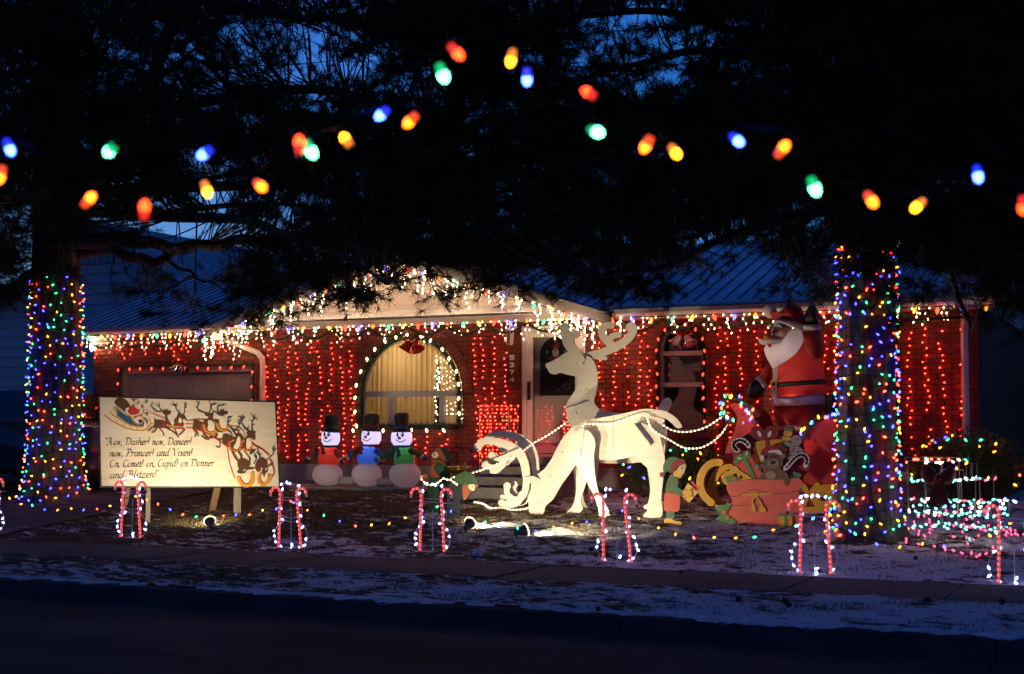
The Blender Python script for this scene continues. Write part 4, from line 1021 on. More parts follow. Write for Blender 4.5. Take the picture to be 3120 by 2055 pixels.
pnt('painted_collar', [S([(880, 1010), (900, 1100), (970, 1180), (1080, 1215), (1170, 1180)], 34), S([(1320, 950), (1340, 1060), (1420, 1120), (1500, 1140), (1560, 1110)], 32), S([(820, 930), (770, 1030), (740, 1180)], 40), S([(470, 1100), (740, 1180), (1000, 1290), (1240, 1430), (1400, 1550)], 40), S([(560, 830), (840, 830)], 26), S([(300, 870), (520, 855)], 22), S([(280, 970), (500, 970)], 22), S([(280, 1100), (470, 1100)], 22)], SR, zB)
deer([[(230, 520), (300, 500), (420, 560), (470, 560), (430, 480), (390, 430), (480, 440), (570, 400), (520, 470), (560, 500), (620, 580), (640, 620), (600, 760), (560, 800), (440, 800), (380, 800), (330, 740), (240, 690), (220, 600)],
      [(660, 470), (720, 460), (800, 480), (830, 550), (820, 610), (780, 600), (740, 570), (680, 580), (660, 660), (680, 780), (640, 780), (590, 700), (640, 580), (680, 520)],
      [(500, 1000), (560, 950), (640, 960), (700, 1000), (740, 1060), (700, 1100), (800, 1120), (790, 1150), (680, 1160), (650, 1210), (590, 1230), (510, 1220), (495, 1180), (520, 1150), (500, 1080)],
      [(850, 1000), (900, 940), (980, 940), (1040, 1010), (1050, 1080), (1140, 1010), (1140, 1070), (1050, 1110), (1060, 1170), (1010, 1230), (990, 1280), (960, 1260), (950, 1180), (900, 1170), (840, 1170), (820, 1080)]],
     [([(230, 600), (170, 600), (180, 740), (110, 730)], 24), ([(400, 800), (440, 890), (500, 980)], 40), ([(520, 830), (570, 900), (570, 960)], 40), ([(720, 800), (820, 770), (740, 860)], 46), ([(300, 430), (370, 460), (400, 540)], 22)],
     [[(500, 560), (530, 540), (555, 600), (545, 700), (500, 780), (440, 770), (430, 730), (470, 660)], [(670, 600), (710, 575), (750, 620), (760, 680), (720, 760), (670, 770), (660, 690)], [(560, 1250), (660, 1210), (720, 1200), (740, 1300), (690, 1400), (620, 1400), (570, 1340)], [(930, 1250), (960, 1230), (990, 1290), (1050, 1220), (1060, 1300), (1020, 1390), (960, 1390), (930, 1330)]],
     [[(450, 440), (380, 390), (330, 330), (320, 240), (320, 190)], [(320, 210), (400, 185)], [(325, 290), (380, 240)], [(470, 430), (520, 350), (570, 280), (610, 200), (570, 150)], [(570, 250), (500, 250)], [(590, 210), (510, 180)], [(600, 210), (640, 195)], [(540, 310), (495, 290)],
      [(720, 460), (640, 400), (590, 330), (570, 300)], [(690, 420), (690, 370)], [(770, 470), (760, 380), (770, 280), (800, 210), (740, 130)], [(800, 210), (870, 240)], [(800, 200), (810, 150)], [(770, 340), (810, 330)], [(765, 270), (745, 250)], [(790, 470), (840, 470)],
      [(720, 1020), (720, 940), (680, 890), (600, 790)], [(800, 1040), (850, 930), (790, 840)], [(840, 940), (790, 890)], [(930, 960), (890, 870), (860, 740)], [(900, 880), (840, 830)], [(900, 880), (940, 860)],
      [(1020, 1000), (1080, 930), (1140, 880), (1170, 780), (1160, 720)], [(1150, 800), (1220, 780)], [(1160, 790), (1130, 750)], [(1110, 900), (1150, 880)]], zC, wan=20)
pnt('painted_collar', [S([(410, 610), (350, 660), (350, 730), (400, 790), (480, 815), (545, 770), (570, 700), (600, 620)], 34), S([(600, 740), (660, 800), (720, 790), (770, 710)], 34), S([(300, 700), (320, 780), (340, 960), (380, 1120), (450, 1310)], 16), S([(0, 530), (140, 610), (290, 720)], 18), S([(340, 640), (310, 680), (300, 730)], 16), S([(330, 360), (480, 370), (600, 440), (640, 550)], 12), S([(760, 660), (830, 720), (960, 790), (1070, 890)], 20), S([(1090, 960), (1150, 1100), (1170, 1200), (1150, 1270)], 18), outline([(860, 1180), (920, 1140), (930, 1170), (870, 1210)])], SR, zC)
pnt('painted_collar', [ell(x, y, 19, 15, 10) for x, y in ((415, 620), (370, 645), (352, 690), (362, 740), (395, 782), (440, 805), (495, 810), (545, 772), (560, 712), (582, 655), (608, 622), (630, 792), (678, 800), (730, 778), (757, 742), (775, 708))] +
    [S([(510, 1300), (540, 1370), (590, 1430), (660, 1450), (730, 1430), (770, 1370), (780, 1290), (770, 1220)], 62), S([(920, 1230), (885, 1300), (900, 1380), (960, 1430), (1030, 1410), (1080, 1340), (1110, 1270)], 56)], SGold, zC)
pnt('painted_collar', [S([(550, 1280), (580, 1350), (640, 1410), (710, 1390), (745, 1320), (745, 1230)], 18), S([(940, 1240), (920, 1310), (950, 1380), (1010, 1390), (1060, 1320), (1075, 1240)], 18)], SR, zC)
pnt('painted_eyes', [ell(482, 462, 26, 18, 12), ell(525, 408, 14, 10, 10), ell(625, 1165, 20, 18, 12), ell(943, 1140, 14, 26, 10), ell(1025, 1145, 14, 26, 10)], SWh, zC)
pnt('painted_eyes', [ell(620, 1167, 9, 9, 8), ell(468, 570, 12, 10, 8), ell(505, 1200, 14, 16, 8)], SBk, zC)
# the poem, in broad-pen strokes
GL = {'N': ([[(.0, .1), (.12, -.02), (.28, .5), (.40, 1.0)], [(.05, .9), (.3, 1.02), (.42, .95), (.5, .3), (.62, 0)], [(.62, 0), (.72, .6), (.86, 1.08)], [(.12, .5), (.4, .52)]], .88),
      'D': ([[(.28, .92), (.22, .5), (.16, .03)], [(.0, .88), (.12, .98), (.4, 1.0), (.66, .85), (.74, .5), (.6, .14), (.34, .0), (.1, .04)]], .82),
      'P': ([[(.26, .92), (.22, .5), (.14, .03), (.02, .0)], [(.0, .85), (.14, 1.0), (.42, 1.0), (.58, .85), (.54, .6), (.36, .48), (.22, .5)]], .62),
      'V': ([[(.0, .85), (.1, 1.0), (.22, .95), (.3, .5), (.36, .0)], [(.36, 0), (.56, .5), (.66, .95), (.74, 1.02)]], .72),
      'O': ([[(.34, 1.0), (.1, .8), (.05, .4), (.14, .06), (.34, .0), (.56, .2), (.6, .6), (.5, .92), (.3, 1.0)]], .68),
      'C': ([[(.56, .86), (.42, 1.0), (.2, .88), (.06, .5), (.1, .12), (.28, .0), (.48, .08)]], .58),
      'B': ([[(.26, .95), (.22, .5), (.14, .0)], [(.02, .86), (.16, 1.0), (.42, 1.0), (.52, .8), (.42, .58), (.24, .54)], [(.24, .54), (.5, .5), (.58, .26), (.44, .03), (.14, .0)]], .66),
      'a': ([[(.42, .52), (.22, .54), (.06, .34), (.08, .06), (.2, .0), (.38, .2)], [(.42, .54), (.38, .2), (.42, .0), (.5, .06)]], .50),
      'c': ([[(.38, .46), (.26, .56), (.1, .38), (.07, .12), (.2, .0), (.36, .08)]], .40),
      'd': ([[(.40, .5), (.22, .54), (.06, .34), (.08, .06), (.2, .0), (.38, .2)], [(.58, 1.04), (.48, .98), (.42, .5), (.38, .12), (.44, .0), (.5, .04)]], .54),
      'e': ([[(.08, .28), (.34, .36), (.34, .52), (.2, .56), (.07, .36), (.08, .08), (.2, .0), (.36, .08)]], .40),
      'h': ([[(.24, 1.02), (.16, .95), (.12, .5), (.06, .0)], [(.1, .36), (.26, .54), (.38, .5), (.36, .14), (.42, .0), (.5, .06)]], .50),
      'i': ([[(.06, .46), (.16, .54), (.12, .14), (.16, .0), (.24, .04)], [(.17, .76), (.2, .82)]], .27),
      'l': ([[(.26, 1.02), (.16, .95), (.11, .4), (.12, .04), (.22, .02)]], .27),
      'm': ([[(.04, .48), (.14, .54), (.1, .0)], [(.12, .36), (.26, .54), (.32, .46), (.28, .0)], [(.3, .36), (.44, .54), (.52, .46), (.48, .1), (.56, .02)]], .62),
      'n': ([[(.04, .48), (.14, .54), (.1, .0)], [(.12, .36), (.28, .55), (.37, .48), (.34, .12), (.40, .0), (.46, .05)]], .48),
      'o': ([[(.24, .55), (.08, .38), (.07, .12), (.2, .0), (.36, .16), (.37, .42), (.22, .55)]], .46),
      'p': ([[(.06, .48), (.16, .54), (.12, .0), (.06, -.42), (-.06, -.46)], [(.13, .38), (.28, .55), (.4, .42), (.38, .14), (.24, .0), (.12, .08)]], .48),
      'r': ([[(.04, .48), (.14, .54), (.1, .0)], [(.12, .36), (.26, .54), (.4, .50)]], .40),
      's': ([[(.36, .48), (.22, .56), (.1, .44), (.2, .3), (.32, .16), (.22, .0), (.04, .06)]], .40),
      't': ([[(.2, .8), (.16, .3), (.16, .06), (.24, .0), (.34, .06)], [(.04, .54), (.32, .56)]], .34),
      'u': ([[(.04, .48), (.12, .54), (.09, .16), (.16, .0), (.32, .16), (.38, .54)], [(.38, .54), (.35, .14), (.40, .0), (.47, .05)]], .50),
      'w': ([[(.04, .46), (.12, .54), (.12, .0)], [(.12, .0), (.28, .5), (.28, .0)], [(.28, .0), (.44, .3), (.46, .56)]], .54),
      'x': ([[(.04, .5), (.14, .52), (.28, .04), (.4, .04)], [(.38, .54), (.22, .28), (.04, .0)]], .42),
      'z': ([[(.06, .5), (.38, .53), (.06, .02), (.40, .0)]], .44),
      '!': ([[(.16, 1.06), (.13, .6), (.1, .25)], [(.08, .02), (.09, .06)]], .28), ',': ([[(.08, .08), (.09, -.02), (.04, -.14)]], .22),
      '"': ([[(.04, 1.0), (.02, .84)], [(.16, 1.0), (.14, .84)]], .24), '.': ([[(.06, .02), (.07, .06)]], .2)}
INK = paint((.03, .022, .016))
def poem_line(text, x0, y0, x1, y1, size):
    wtot = sum(GL[c][1] if c != ' ' else .34 for c in text); k = math.hypot(x1-x0, y1-y0)/(wtot*size); u = 0; pols = []
    ux, uy = (x1-x0)/math.hypot(x1-x0, y1-y0), (y1-y0)/math.hypot(x1-x0, y1-y0)
    for c in text:
        if c == ' ': u += .34*size*k; pols.append(None); continue
        for st in GL[c][0]:
            P = crv(st, 5) if len(st) > 2 else st
            P = [(u + (a*k + b*.14)*size, -b*size) for a, b in P]
            P = [(x0 + a*ux - b*uy*0, y0 + a*uy + b) for a, b in P]
            # broad nib held at 40 degrees
            nb = (math.cos(R(40))*size*.075, -math.sin(R(40))*size*.075)
            for (a, b), (c_, d) in zip(P[:-1], P[1:]):
                q = [(a-nb[0], b-nb[1]), (a+nb[0], b+nb[1]), (c_+nb[0], d+nb[1]), (c_-nb[0], d-nb[1])]
                pols.append(q)
        u += GL[c][1]*size*k
    mb = MB()
    for i, q in enumerate(pols):
        if q is None:
            if mb.v: mb.build('word', INK, bo)
            mb = MB(); continue
        P = [SP(x, y, .0022 + .00002*(i % 40)) for x, y in q]
        th = SP(q[0][0]+.5, q[0][1]+.7, 0) - SP(q[0][0]-.5, q[0][1]-.7, 0)
        P2 = [P[0]-th*.35, P[1]-th*.35, P[2]+th*.35, P[3]+th*.35]
        mb.add(P2, [(0, 1, 2, 3)])
    if mb.v: mb.build('word', INK, bo)
LT = lambda p: (320 + p[0]/6.611, 1320 + p[1]/6.611)
for text, a, b in (('"Now, Dasher! now, Dancer!', (0, 240), (1740, 235)), ('now, Prancer! and Vixen!', (85, 470), (1760, 455)), ('On, Comet! on, Cupid! on Donner', (90, 685), (2190, 665)), ('and Blitzen!"', (95, 910), (1080, 890))):
    poem_line(text, *LT(a), *LT(b), 21.5)

# ------------------------------------------------------------------ the two white plywood deer
z4 = zm(1400, 950, 2.24); z7 = zm(1400, 800, 2.614)
DP = PY(-3.1)
def scr(p): return z4(p)
dg = thing('grazing_deer', 'white plywood reindeer with its head down grazing, floodlit', 'reindeer', ground(1750, 1575))
body = [(1270, 664), (1180, 680), (1080, 704), (980, 722), (880, 742), (800, 775), (745, 815), (700, 870), (665, 930), (625, 1010), (580, 1072), (540, 1105), (505, 1128), (475, 1170), (462, 1230), (470, 1300), (478, 1380), (500, 1398), (545, 1396), (575, 1375), (590, 1325), (640, 1278), (690, 1190), (740, 1120), (790, 1050), (830, 1015), (900, 1010), (980, 1014), (1080, 1010), (1160, 993), (1215, 978), (1290, 985), (1370, 960), (1395, 900), (1392, 830), (1380, 780), (1400, 740), (1390, 700), (1340, 670)]
shapes('body', [outline(body)], DP, PLY, dg, 0, .03, z4)
shapes('leg', [outline([(778, 900), (800, 835), (860, 806), (912, 816), (942, 855), (956, 905), (946, 985), (950, 1080), (965, 1180), (990, 1260), (1026, 1312), (1048, 1362), (1044, 1395), (990, 1402), (976, 1350), (960, 1290), (930, 1220), (890, 1150), (850, 1090), (818, 1030), (790, 975)])], DP, PLY, dg, .16, .022, z4)
shapes('leg', [outline([(770, 1040), (790, 900), (840, 900), (860, 1000), (846, 1090), (832, 1180), (806, 1260), (800, 1300), (812, 1342), (796, 1375), (760, 1384), (705, 1384), (712, 1362), (742, 1328), (766, 1240), (768, 1130)])], DP, PLY, dg, -.16, .022, z4)
shapes('leg', [outline([(1180, 850), (1215, 765), (1290, 770), (1368, 828), (1396, 900), (1416, 1000), (1412, 1090), (1400, 1190), (1394, 1290), (1402, 1360), (1382, 1402), (1282, 1400), (1276, 1380), (1308, 1340), (1322, 1250), (1325, 1130), (1308, 1078), (1258, 1030), (1210, 970), (1178, 910)])], DP, PLY, dg, .10, .022, z4)
shapes('leg', [outline([(1180, 930), (1260, 860), (1330, 900), (1370, 1000), (1360, 1120), (1330, 1220), (1318, 1290), (1330, 1330), (1310, 1358), (1240, 1352), (1232, 1330), (1270, 1310), (1296, 1270), (1306, 1180), (1290, 1090), (1230, 1020)])], DP, PLY, dg, -.16, .022, z4)
def brace(pa, pb, w):
    a0, b0 = DP(*z4(pa)), DP(*z4(pb)); d = Vector((0, 1, 0))*w
    u = (b0-a0).normalized().cross(Vector((0, 1, 0)))*.012
    MB().add([a0-d-u, b0-d-u, b0-d+u, a0-d+u, a0+d-u, b0+d-u, b0+d+u, a0+d+u], [(0, 1, 2, 3), (7, 6, 5, 4), (0, 4, 5, 1), (1, 5, 6, 2), (2, 6, 7, 3), (3, 7, 4, 0)]).build('cross_brace', PLY, dg)
brace((880, 790), (850, 985), .18); brace((1215, 765), (1325, 910), .17)
shapes('tail', [outline([(1340, 672), (1400, 675), (1450, 695), (1500, 735), (1532, 782), (1520, 795), (1495, 792), (1460, 760), (1420, 730), (1370, 712)])], DP, PLY, dg, .09, .02, z4)
shapes('tail', [outline([(1340, 678), (1400, 690), (1450, 715), (1490, 760), (1480, 778), (1440, 760), (1400, 730), (1360, 715)])], DP, PLY, dg, -.10, .02, z4)
for x_, y_ in ((700, 960), (900, 775), (1150, 740), (1230, 900), (620, 1120), (1000, 960), (560, 1300), (1340, 760)): shapes('screw', [ell(x_, y_, 4.5, 4.5, 8)], DP, paint((.05, .045, .04)), dg, .002, .002, z4)
shapes('panel_joint', [[(1048, 715), (1051, 715), (1056, 1010), (1053, 1010)]], DP, paint((.28, .25, .21)), dg, .0012, .001, z4)
ear = [DP(*z4((455, 1132)), .10), DP(*z4((520, 1120)), .10), DP(*z4((566, 1150)), -.02), DP(*z4((560, 1180)), -.06), DP(*z4((500, 1165)), .05)]
MB().prism(ear, Vector((.35, -.3, .9)).normalized(), .018).build('ear', PLY, dg)
ant = [stroke2([(470, 1180), (466, 1110), (455, 1040), (430, 980), (385, 935), (320, 903), (240, 886), (170, 888), (135, 918)], [40, 52, 58, 62, 62, 56, 48, 42, 40]), ell(137, 922, 28, 26),
       stroke2([(400, 945), (355, 960), (318, 1000), (265, 1000), (228, 978)], [60, 44, 40, 36, 34]), ell(232, 980, 24), stroke2([(318, 985), (300, 1050), (250, 1070), (190, 1045)], [50, 46, 40, 34]), ell(186, 1042, 26), stroke2([(300, 1040), (270, 1085), (235, 1088)], 34),
       stroke2([(468, 1165), (458, 1230), (430, 1270), (385, 1280), (340, 1245), (335, 1195)], [44, 44, 44, 40, 36, 36]), ell(338, 1190, 26), stroke2([(440, 1240), (410, 1300), (350, 1315), (300, 1305)], [40, 46, 44, 36]), ell(303, 1305, 26, 24), stroke2([(370, 1290), (330, 1268), (305, 1262)], 28)]
shapes('antler', ant, DP, PLY, dg, .06, .02, z4)
dx, dy = 26, -50
shapes('antler', [[(x+dx, y+dy) for x, y in pl] for pl in ant[:7]], DP, PLY, dg, -.14, .02, z4)
shapes('antler', [[(x+14, y-6) for x, y in pl] for pl in ant[7:]], DP, PLY, dg, -.10, .02, z4)
BP = PY(-2.25)
db = thing('standing_deer', 'white plywood reindeer standing with raised head behind the grazing one', 'reindeer', ground(1800, 1545))
shapes('body', [outline([(685, 812), (700, 850), (725, 884), (762, 892), (800, 880), (870, 898), (925, 910), (943, 940), (930, 1000), (893, 1060), (862, 1105), (850, 1150), (852, 1200), (866, 1270), (900, 1360), (940, 1480), (1010, 1580), (1150, 1600), (1350, 1600), (1520, 1580), (1620, 1540), (1650, 1450), (1645, 1330), (1610, 1230), (1540, 1192), (1430, 1188), (1300, 1198), (1200, 1190), (1125, 1172), (1085, 1140), (1070, 1100), (1082, 1055), (1096, 990), (1100, 920), (1094, 860), (1074, 800), (1040, 755), (985, 735), (930, 722), (880, 713), (840, 722), (790, 755), (735, 788)])], BP, PLY, db, 0, .03, z7)
for pts, o_ in (([(900, 1440), (1010, 1440), (1030, 1600), (1010, 1760), (1020, 1900), (1060, 1960), (1000, 1975), (940, 1965), (950, 1800), (930, 1600)], .14), ([(960, 1440), (1070, 1440), (1080, 1600), (1060, 1760), (1070, 1890), (1110, 1940), (1050, 1955), (1000, 1945), (1000, 1800), (985, 1600)], -.14),
              ([(1480, 1400), (1640, 1400), (1650, 1560), (1610, 1720), (1620, 1880), (1640, 1940), (1570, 1955), (1520, 1945), (1540, 1820), (1520, 1650)], .12), ([(1450, 1440), (1590, 1440), (1600, 1560), (1565, 1720), (1575, 1870), (1600, 1925), (1530, 1940), (1480, 1930), (1500, 1800), (1480, 1650)], -.14)):
    shapes('leg', [outline(pts)], BP, PLY, db, o_, .022, z7)
shapes('antler', [stroke2([(985, 775), (925, 712), (880, 650), (858, 590), (845, 530)], [50, 74, 80, 74, 66]), ell(852, 518, 42, 36), stroke2([(890, 640), (905, 590), (930, 572)], [60, 56, 56]), ell(936, 574, 36, 34)], BP, PLY, db, .06, .02, z7)
shapes('antler', [stroke2([(975, 752), (1060, 735), (1130, 720), (1215, 680), (1295, 640), (1355, 585), (1380, 535)], [56, 60, 64, 66, 66, 64, 60]), ell(1362, 517, 44, 40), stroke2([(1235, 680), (1185, 640), (1140, 595), (1124, 545), (1150, 505), (1195, 500)], [66, 62, 58, 54, 50, 48]), ell(1196, 500, 34, 28), stroke2([(1180, 640), (1205, 590), (1258, 574)], [50, 46, 44]), ell(1262, 574, 24), stroke2([(1080, 745), (1120, 760), (1152, 764)], [50, 36, 28]), ell(1155, 762, 17)], BP, PLY, db, -.03, .02, z7)
shapes('ear', [outline([(972, 690), (985, 700), (960, 780), (948, 790), (955, 745)])], BP, PLY, db, .075, .014, z7)
for x_, y_ in ((935, 800), (930, 1190), (935, 1205), (940, 820), (1010, 1010), (900, 1130)): shapes('screw', [ell(x_, y_, 4.5, 4.5, 8)], BP, paint((.05, .045, .04)), db, .002, .002, z7)
shapes('eye', [ell(990, 802, 9, 7, 10)], BP, paint((.05, .03, .02)), db, .004, .003, z7)
shapes('tail', [outline([(1572, 1170), (1595, 1140), (1630, 1090), (1665, 1078), (1690, 1108), (1685, 1145), (1660, 1190), (1620, 1215), (1580, 1205)])], BP, PLY, db, .02, .02, z7)
# ------------------------------------------------------------------ rope lights
M['ropetube'] = mat('clear_rope_tube', (.7, .62, .5), .25, emit=(1, .72, .4), estr=.5)
M['ropebulb'] = lamp_mat('rope_bulb', (12, 8, 4))
def rope(label, pts3, step=.058):
    P = [Vector(p) for p in crv([tuple(p) for p in pts3], 8)]
    r = thing('rope_light', label, 'rope light', P[0], 'glowing rope light reins')
    MB().tube(resample(P, .06)+[P[-1]], .0095, 6).build('tube', M['ropetube'], r, True)
    bl = MB(); Q = resample(P, step)
    for i, p in enumerate(Q[:-1]): add_mini(bl, p, .0135, .019, d=Q[i+1]-p)
    o = bl.build('bulbs', M['ropebulb'], r); o['kind'] = 'stuff'
DPo = lambda p, o: DP(*z4(p), o)
SLP = PY(-2.35)
rope('rope light rein lying along the grazing deer and dipping to the sleigh', [DPo((838, 805), .05), DPo((868, 768), .05), DPo((960, 772), .05), DPo((1050, 766), .05), DPo((1130, 738), .05), DPo((1200, 714), .05), DPo((1265, 706), .06), DPo((1295, 735), .08), DPo((1335, 792), .18), DPo((1385, 832), .20)] + [PY(-3.1+.1*k)(*z4(p)) for k, p in enumerate([(1440, 880), (1520, 925), (1590, 935), (1660, 925), (1740, 880), (1795, 825), (1830, 770)])])
rope('upper rope light rein from the tail of the grazing deer to the sleigh', [PY(-2.9+.07*k)(*z4(p)) for k, p in enumerate([(1395, 780), (1450, 810), (1520, 822), (1600, 815), (1690, 785), (1775, 730), (1800, 712)])])
rope('rope light down the chest of the grazing deer', [DPo(p, .05 if i < 1 else .2) for i, p in enumerate([(797, 965), (788, 1015), (752, 1090), (702, 1170), (666, 1215)])])
rope('rope light rein rising from the bowed antlers to the standing deer', [PY(-3.3+.12*k)(*z4(p)) for k, p in enumerate([(430, 955), (470, 925), (520, 890), (610, 840), (690, 785), (745, 745)])])
rope('rope light rein running from the antlers to the painted elves', [PY(-3.4)(*z4(p)) for p in [(370, 990), (330, 1010), (250, 1045), (170, 1075), (90, 1100)]] + [PY(-3.5)(x, y) for x, y in [(1396, 1452), (1372, 1458)]])
rope('rope light held between the two painted elves', [PY(-3.9)(1270+x/6.533, 1340+y/6.533) for x, y in [(790, 890), (760, 870), (680, 805), (590, 795), (520, 775), (470, 820), (380, 880), (270, 905), (190, 880), (120, 820), (60, 750), (60, 725), (110, 735)]])
rope('short rope light lying on the grass before the grazing deer', [ground(*z4(p))+Vector((0, 0, .04)) for p in [(105, 1318), (160, 1330), (210, 1358), (290, 1358), (370, 1372), (440, 1366), (480, 1354)]])
# ------------------------------------------------------------------ inflatable snowmen
def cloth(name, c, tr=.35, rough=.6):
    m = bpy.data.materials.new(name); m.use_nodes = True; t = m.node_tree; b = t.nodes['Principled BSDF']; L = t.links.new
    b.inputs['Base Color'].default_value = (*c, 1); b.inputs['Roughness'].default_value = rough
    out = [n for n in t.nodes if n.type == 'OUTPUT_MATERIAL'][0]
    tl = t.nodes.new('ShaderNodeBsdfTranslucent'); tl.inputs[0].default_value = (*c, 1)
    mx = t.nodes.new('ShaderNodeMixShader'); mx.inputs[0].default_value = tr
    nz = t.nodes.new('ShaderNodeTexNoise'); nz.inputs['Scale'].default_value = 9; nz.inputs['Detail'].default_value = 3
    bp = t.nodes.new('ShaderNodeBump'); bp.inputs['Strength'].default_value = .25; bp.inputs['Distance'].default_value = .03; L(nz.outputs[0], bp.inputs['Height']); L(bp.outputs[0], b.inputs['Normal'])
    L(b.outputs[0], mx.inputs[1]); L(tl.outputs[0], mx.inputs[2]); L(mx.outputs[0], out.inputs[0])
    return m
CW, CR, CB, CG, CK, CDG, CDR = cloth('white_nylon', (.72, .66, .66)), cloth('red_nylon', (.48, .030, .022)), cloth('blue_nylon', (.04, .13, .42)), cloth('green_nylon', (.035, .17, .035)), mat('black_nylon', (.006, .006, .007), .55), cloth('dark_green_nylon', (.018, .07, .022)), cloth('dark_red_nylon', (.26, .015, .012))
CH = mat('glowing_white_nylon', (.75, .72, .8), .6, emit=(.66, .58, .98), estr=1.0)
OR = cloth('orange_nylon', (.55, .14, .02), .2)
zN = zm(920, 1240, 5.95)
SNP = PY(-.62)
def sxform(px):
    D = (SNP(px, 1400)-CAM).dot(fwd); return D/FPX/5.95        # metres per zoom pixel across the view
def snowman(label, cx, top, baseY, headc, hw, hh, bodycx, by0, by1, bw, ballc, br, sweater, mitten, scarf, band, face, arms, tails, buttons, hatlean=0, wink=False):
    k = sxform(920+cx/5.95)
    root = thing('inflatable_snowman', label, 'inflatable', SNP(*zN((ballc[0], baseY))), 'inflatable snowmen holding hands')
    W = lambda p, o=0: SNP(*zN(p), o)
    MB().ball(W(ballc), br*k, br*k*.9, (baseY-ballc[1])*k*1.02, 24, 16).build('base_ball', CW, root, True)
    prof = []
    n = 10
    for i in range(n+1):
        t = i/n; y = by1+(by0-by1)*t
        w_ = bw*(.80+.26*math.sin(math.pi*min(1, t*1.15+.12))) if t < .7 else bw*(1.02-.62*((t-.7)/.3)**1.4)
        prof.append((w_*k, (by1-y)*k))
    base = W((bodycx, by1))
    MB().lathe([(.01, -.01)]+prof+[(.01, prof[-1][1]+.005)], base, 22, 1, .8).build('jumper', sweater, root, True)
    for a in arms:
        pts = [W(p, o) for p, o in a[:-1]]; c = crv([tuple(p) for p in pts], 5); m = len(c)
        MB().tube(c, [(62-22*i/m)*k for i in range(m)], 12).build('arm', sweater, root, True)
        cu = Vector(c[-1]); d = (cu-Vector(c[-3])).normalized()
        MB().lathe([(40*k, -.01), (50*k, 0), (50*k, 26*k), (40*k, 30*k)], cu, 12, axis=d).build('cuff', CW, root, True)
        mb = MB().ball(cu+d*62*k, 44*k, 36*k, 56*k, 12, 8, Vector((0, 0, 1)).rotation_difference(d).to_matrix()); mb.ball(cu+d*40*k+d.cross(Vector((0, 1, 0)))*42*k, 18*k, 18*k, 30*k, 8, 6); mb.build('mitten', mitten, root, True)
    # head: soft squared barrel
    hc = W(headc); hp = []
    for i in range(13):
        t = -1+2*i/12; hp.append((hw*k*(1-abs(t)**3.2*.22)*(1-.08*(t < -.6)), t*hh*k))
    hp = [(.02, -hh*k*1.03)]+hp+[(.02, hh*k*1.03)]
    hd = MB().lathe(hp, hc, 26, 1, .92).build('head', CH, root, True)
    toc = (CAM-hc); toc.z = 0; toc.normalize()
    az0, ht = face
    def fdir(az, el):
        v = Matrix.Rotation(az0+az, 3, 'Z') @ toc
        return hc + v*(hw*k*.99) + Vector((0, 0, el*hh*k)), v
    def mark(name, az, el, rx, rz, m_, out=.004):
        p, v = fdir(az, el); side = v.cross(Vector((0, 0, 1)))
        P = [p + v*out + side*rx*1.3*k*math.cos(a) + Vector((0, 0, 1))*rz*1.3*k*math.sin(a) for a in np.linspace(0, 2*math.pi, 14)[:-1]]
        MB().prism(P, v, .012).build(name, m_, hd)
    if wink:
        p0 = [fdir(-.42+.12*t, .46+.10*math.sin(math.pi*t))[0]+fdir(-.42+.12*t, 0)[1]*.006 for t in np.linspace(0, 1, 6)]; MB().tube(p0, 7*k, 5).build('closed_eye', CK, hd)
    else: mark('eye', -.36, .48, 14, 30, CK)
    mark('eye', .12, .48, 21, 32, CK); mark('eye_shine', .07, .56, 6, 9, CH, .016)
    for az in (-.36, .12):
        MB().tube([fdir(az+.10*t, .80+.05*math.cos(t*2))[0]+fdir(az, 0)[1]*.006 for t in np.linspace(-1, 1, 5)], 4*k, 4).build('eyebrow', CK, hd)
    p, v = fdir(-.16, .02); sd_ = v.cross(Vector((0, 0, 1)))
    MB().lathe([(30*k, -.02), (26*k, .01), (15*k, .035), (2*k, .07)], p, 12, axis=(v*.65 + sd_*(-.55) + Vector((0, 0, -.15)))).build('carrot_nose', OR, hd, True)
    MB().tube([fdir(-.50+.9*t, -.16-.34*math.sin(math.pi*t))[0]+fdir(-.50+.9*t, 0)[1]*.007 for t in np.linspace(0, 1, 12)], 8*k, 6).build('smile', CK, hd)
    # hat
    lean = Vector((hatlean, 0, 1)).normalized(); hb = hc + Vector((0, 0, hh*k*.93))
    H = (headc[1]-hh-top)*k
    MB().lathe([(.02, -.01), (178*k, -.02), (186*k, .012), (150*k, .04), (128*k, .05)], hb, 24, 1, .9, axis=lean).build('hat_brim', CK, root, True)
    ht_ = MB().lathe([(124*k, .03), (128*k, .08), (136*k, H*.5), (142*k, H*.82), (126*k, H*.95), (70*k, H*1.0), (5*k, H*1.01)], hb, 24, 1, .95, axis=lean).build('hat', CK, root, True)
    MB().lathe([(128*k, .045), (131*k, .05), (132.5*k, .045+42*k), (129*k, .05+42*k)], hb, 24, 1, .96, axis=lean).build('hat_band', band, ht_, True)
    # scarf
    nk = W((headc[0], headc[1]+hh+6))
    MB().lathe([(hw*k*.72, -28*k), (hw*k*.88, -14*k), (hw*k*.86, 12*k), (hw*k*.7, 20*k)], nk, 20, 1, .85).build('scarf', scarf, root, True)
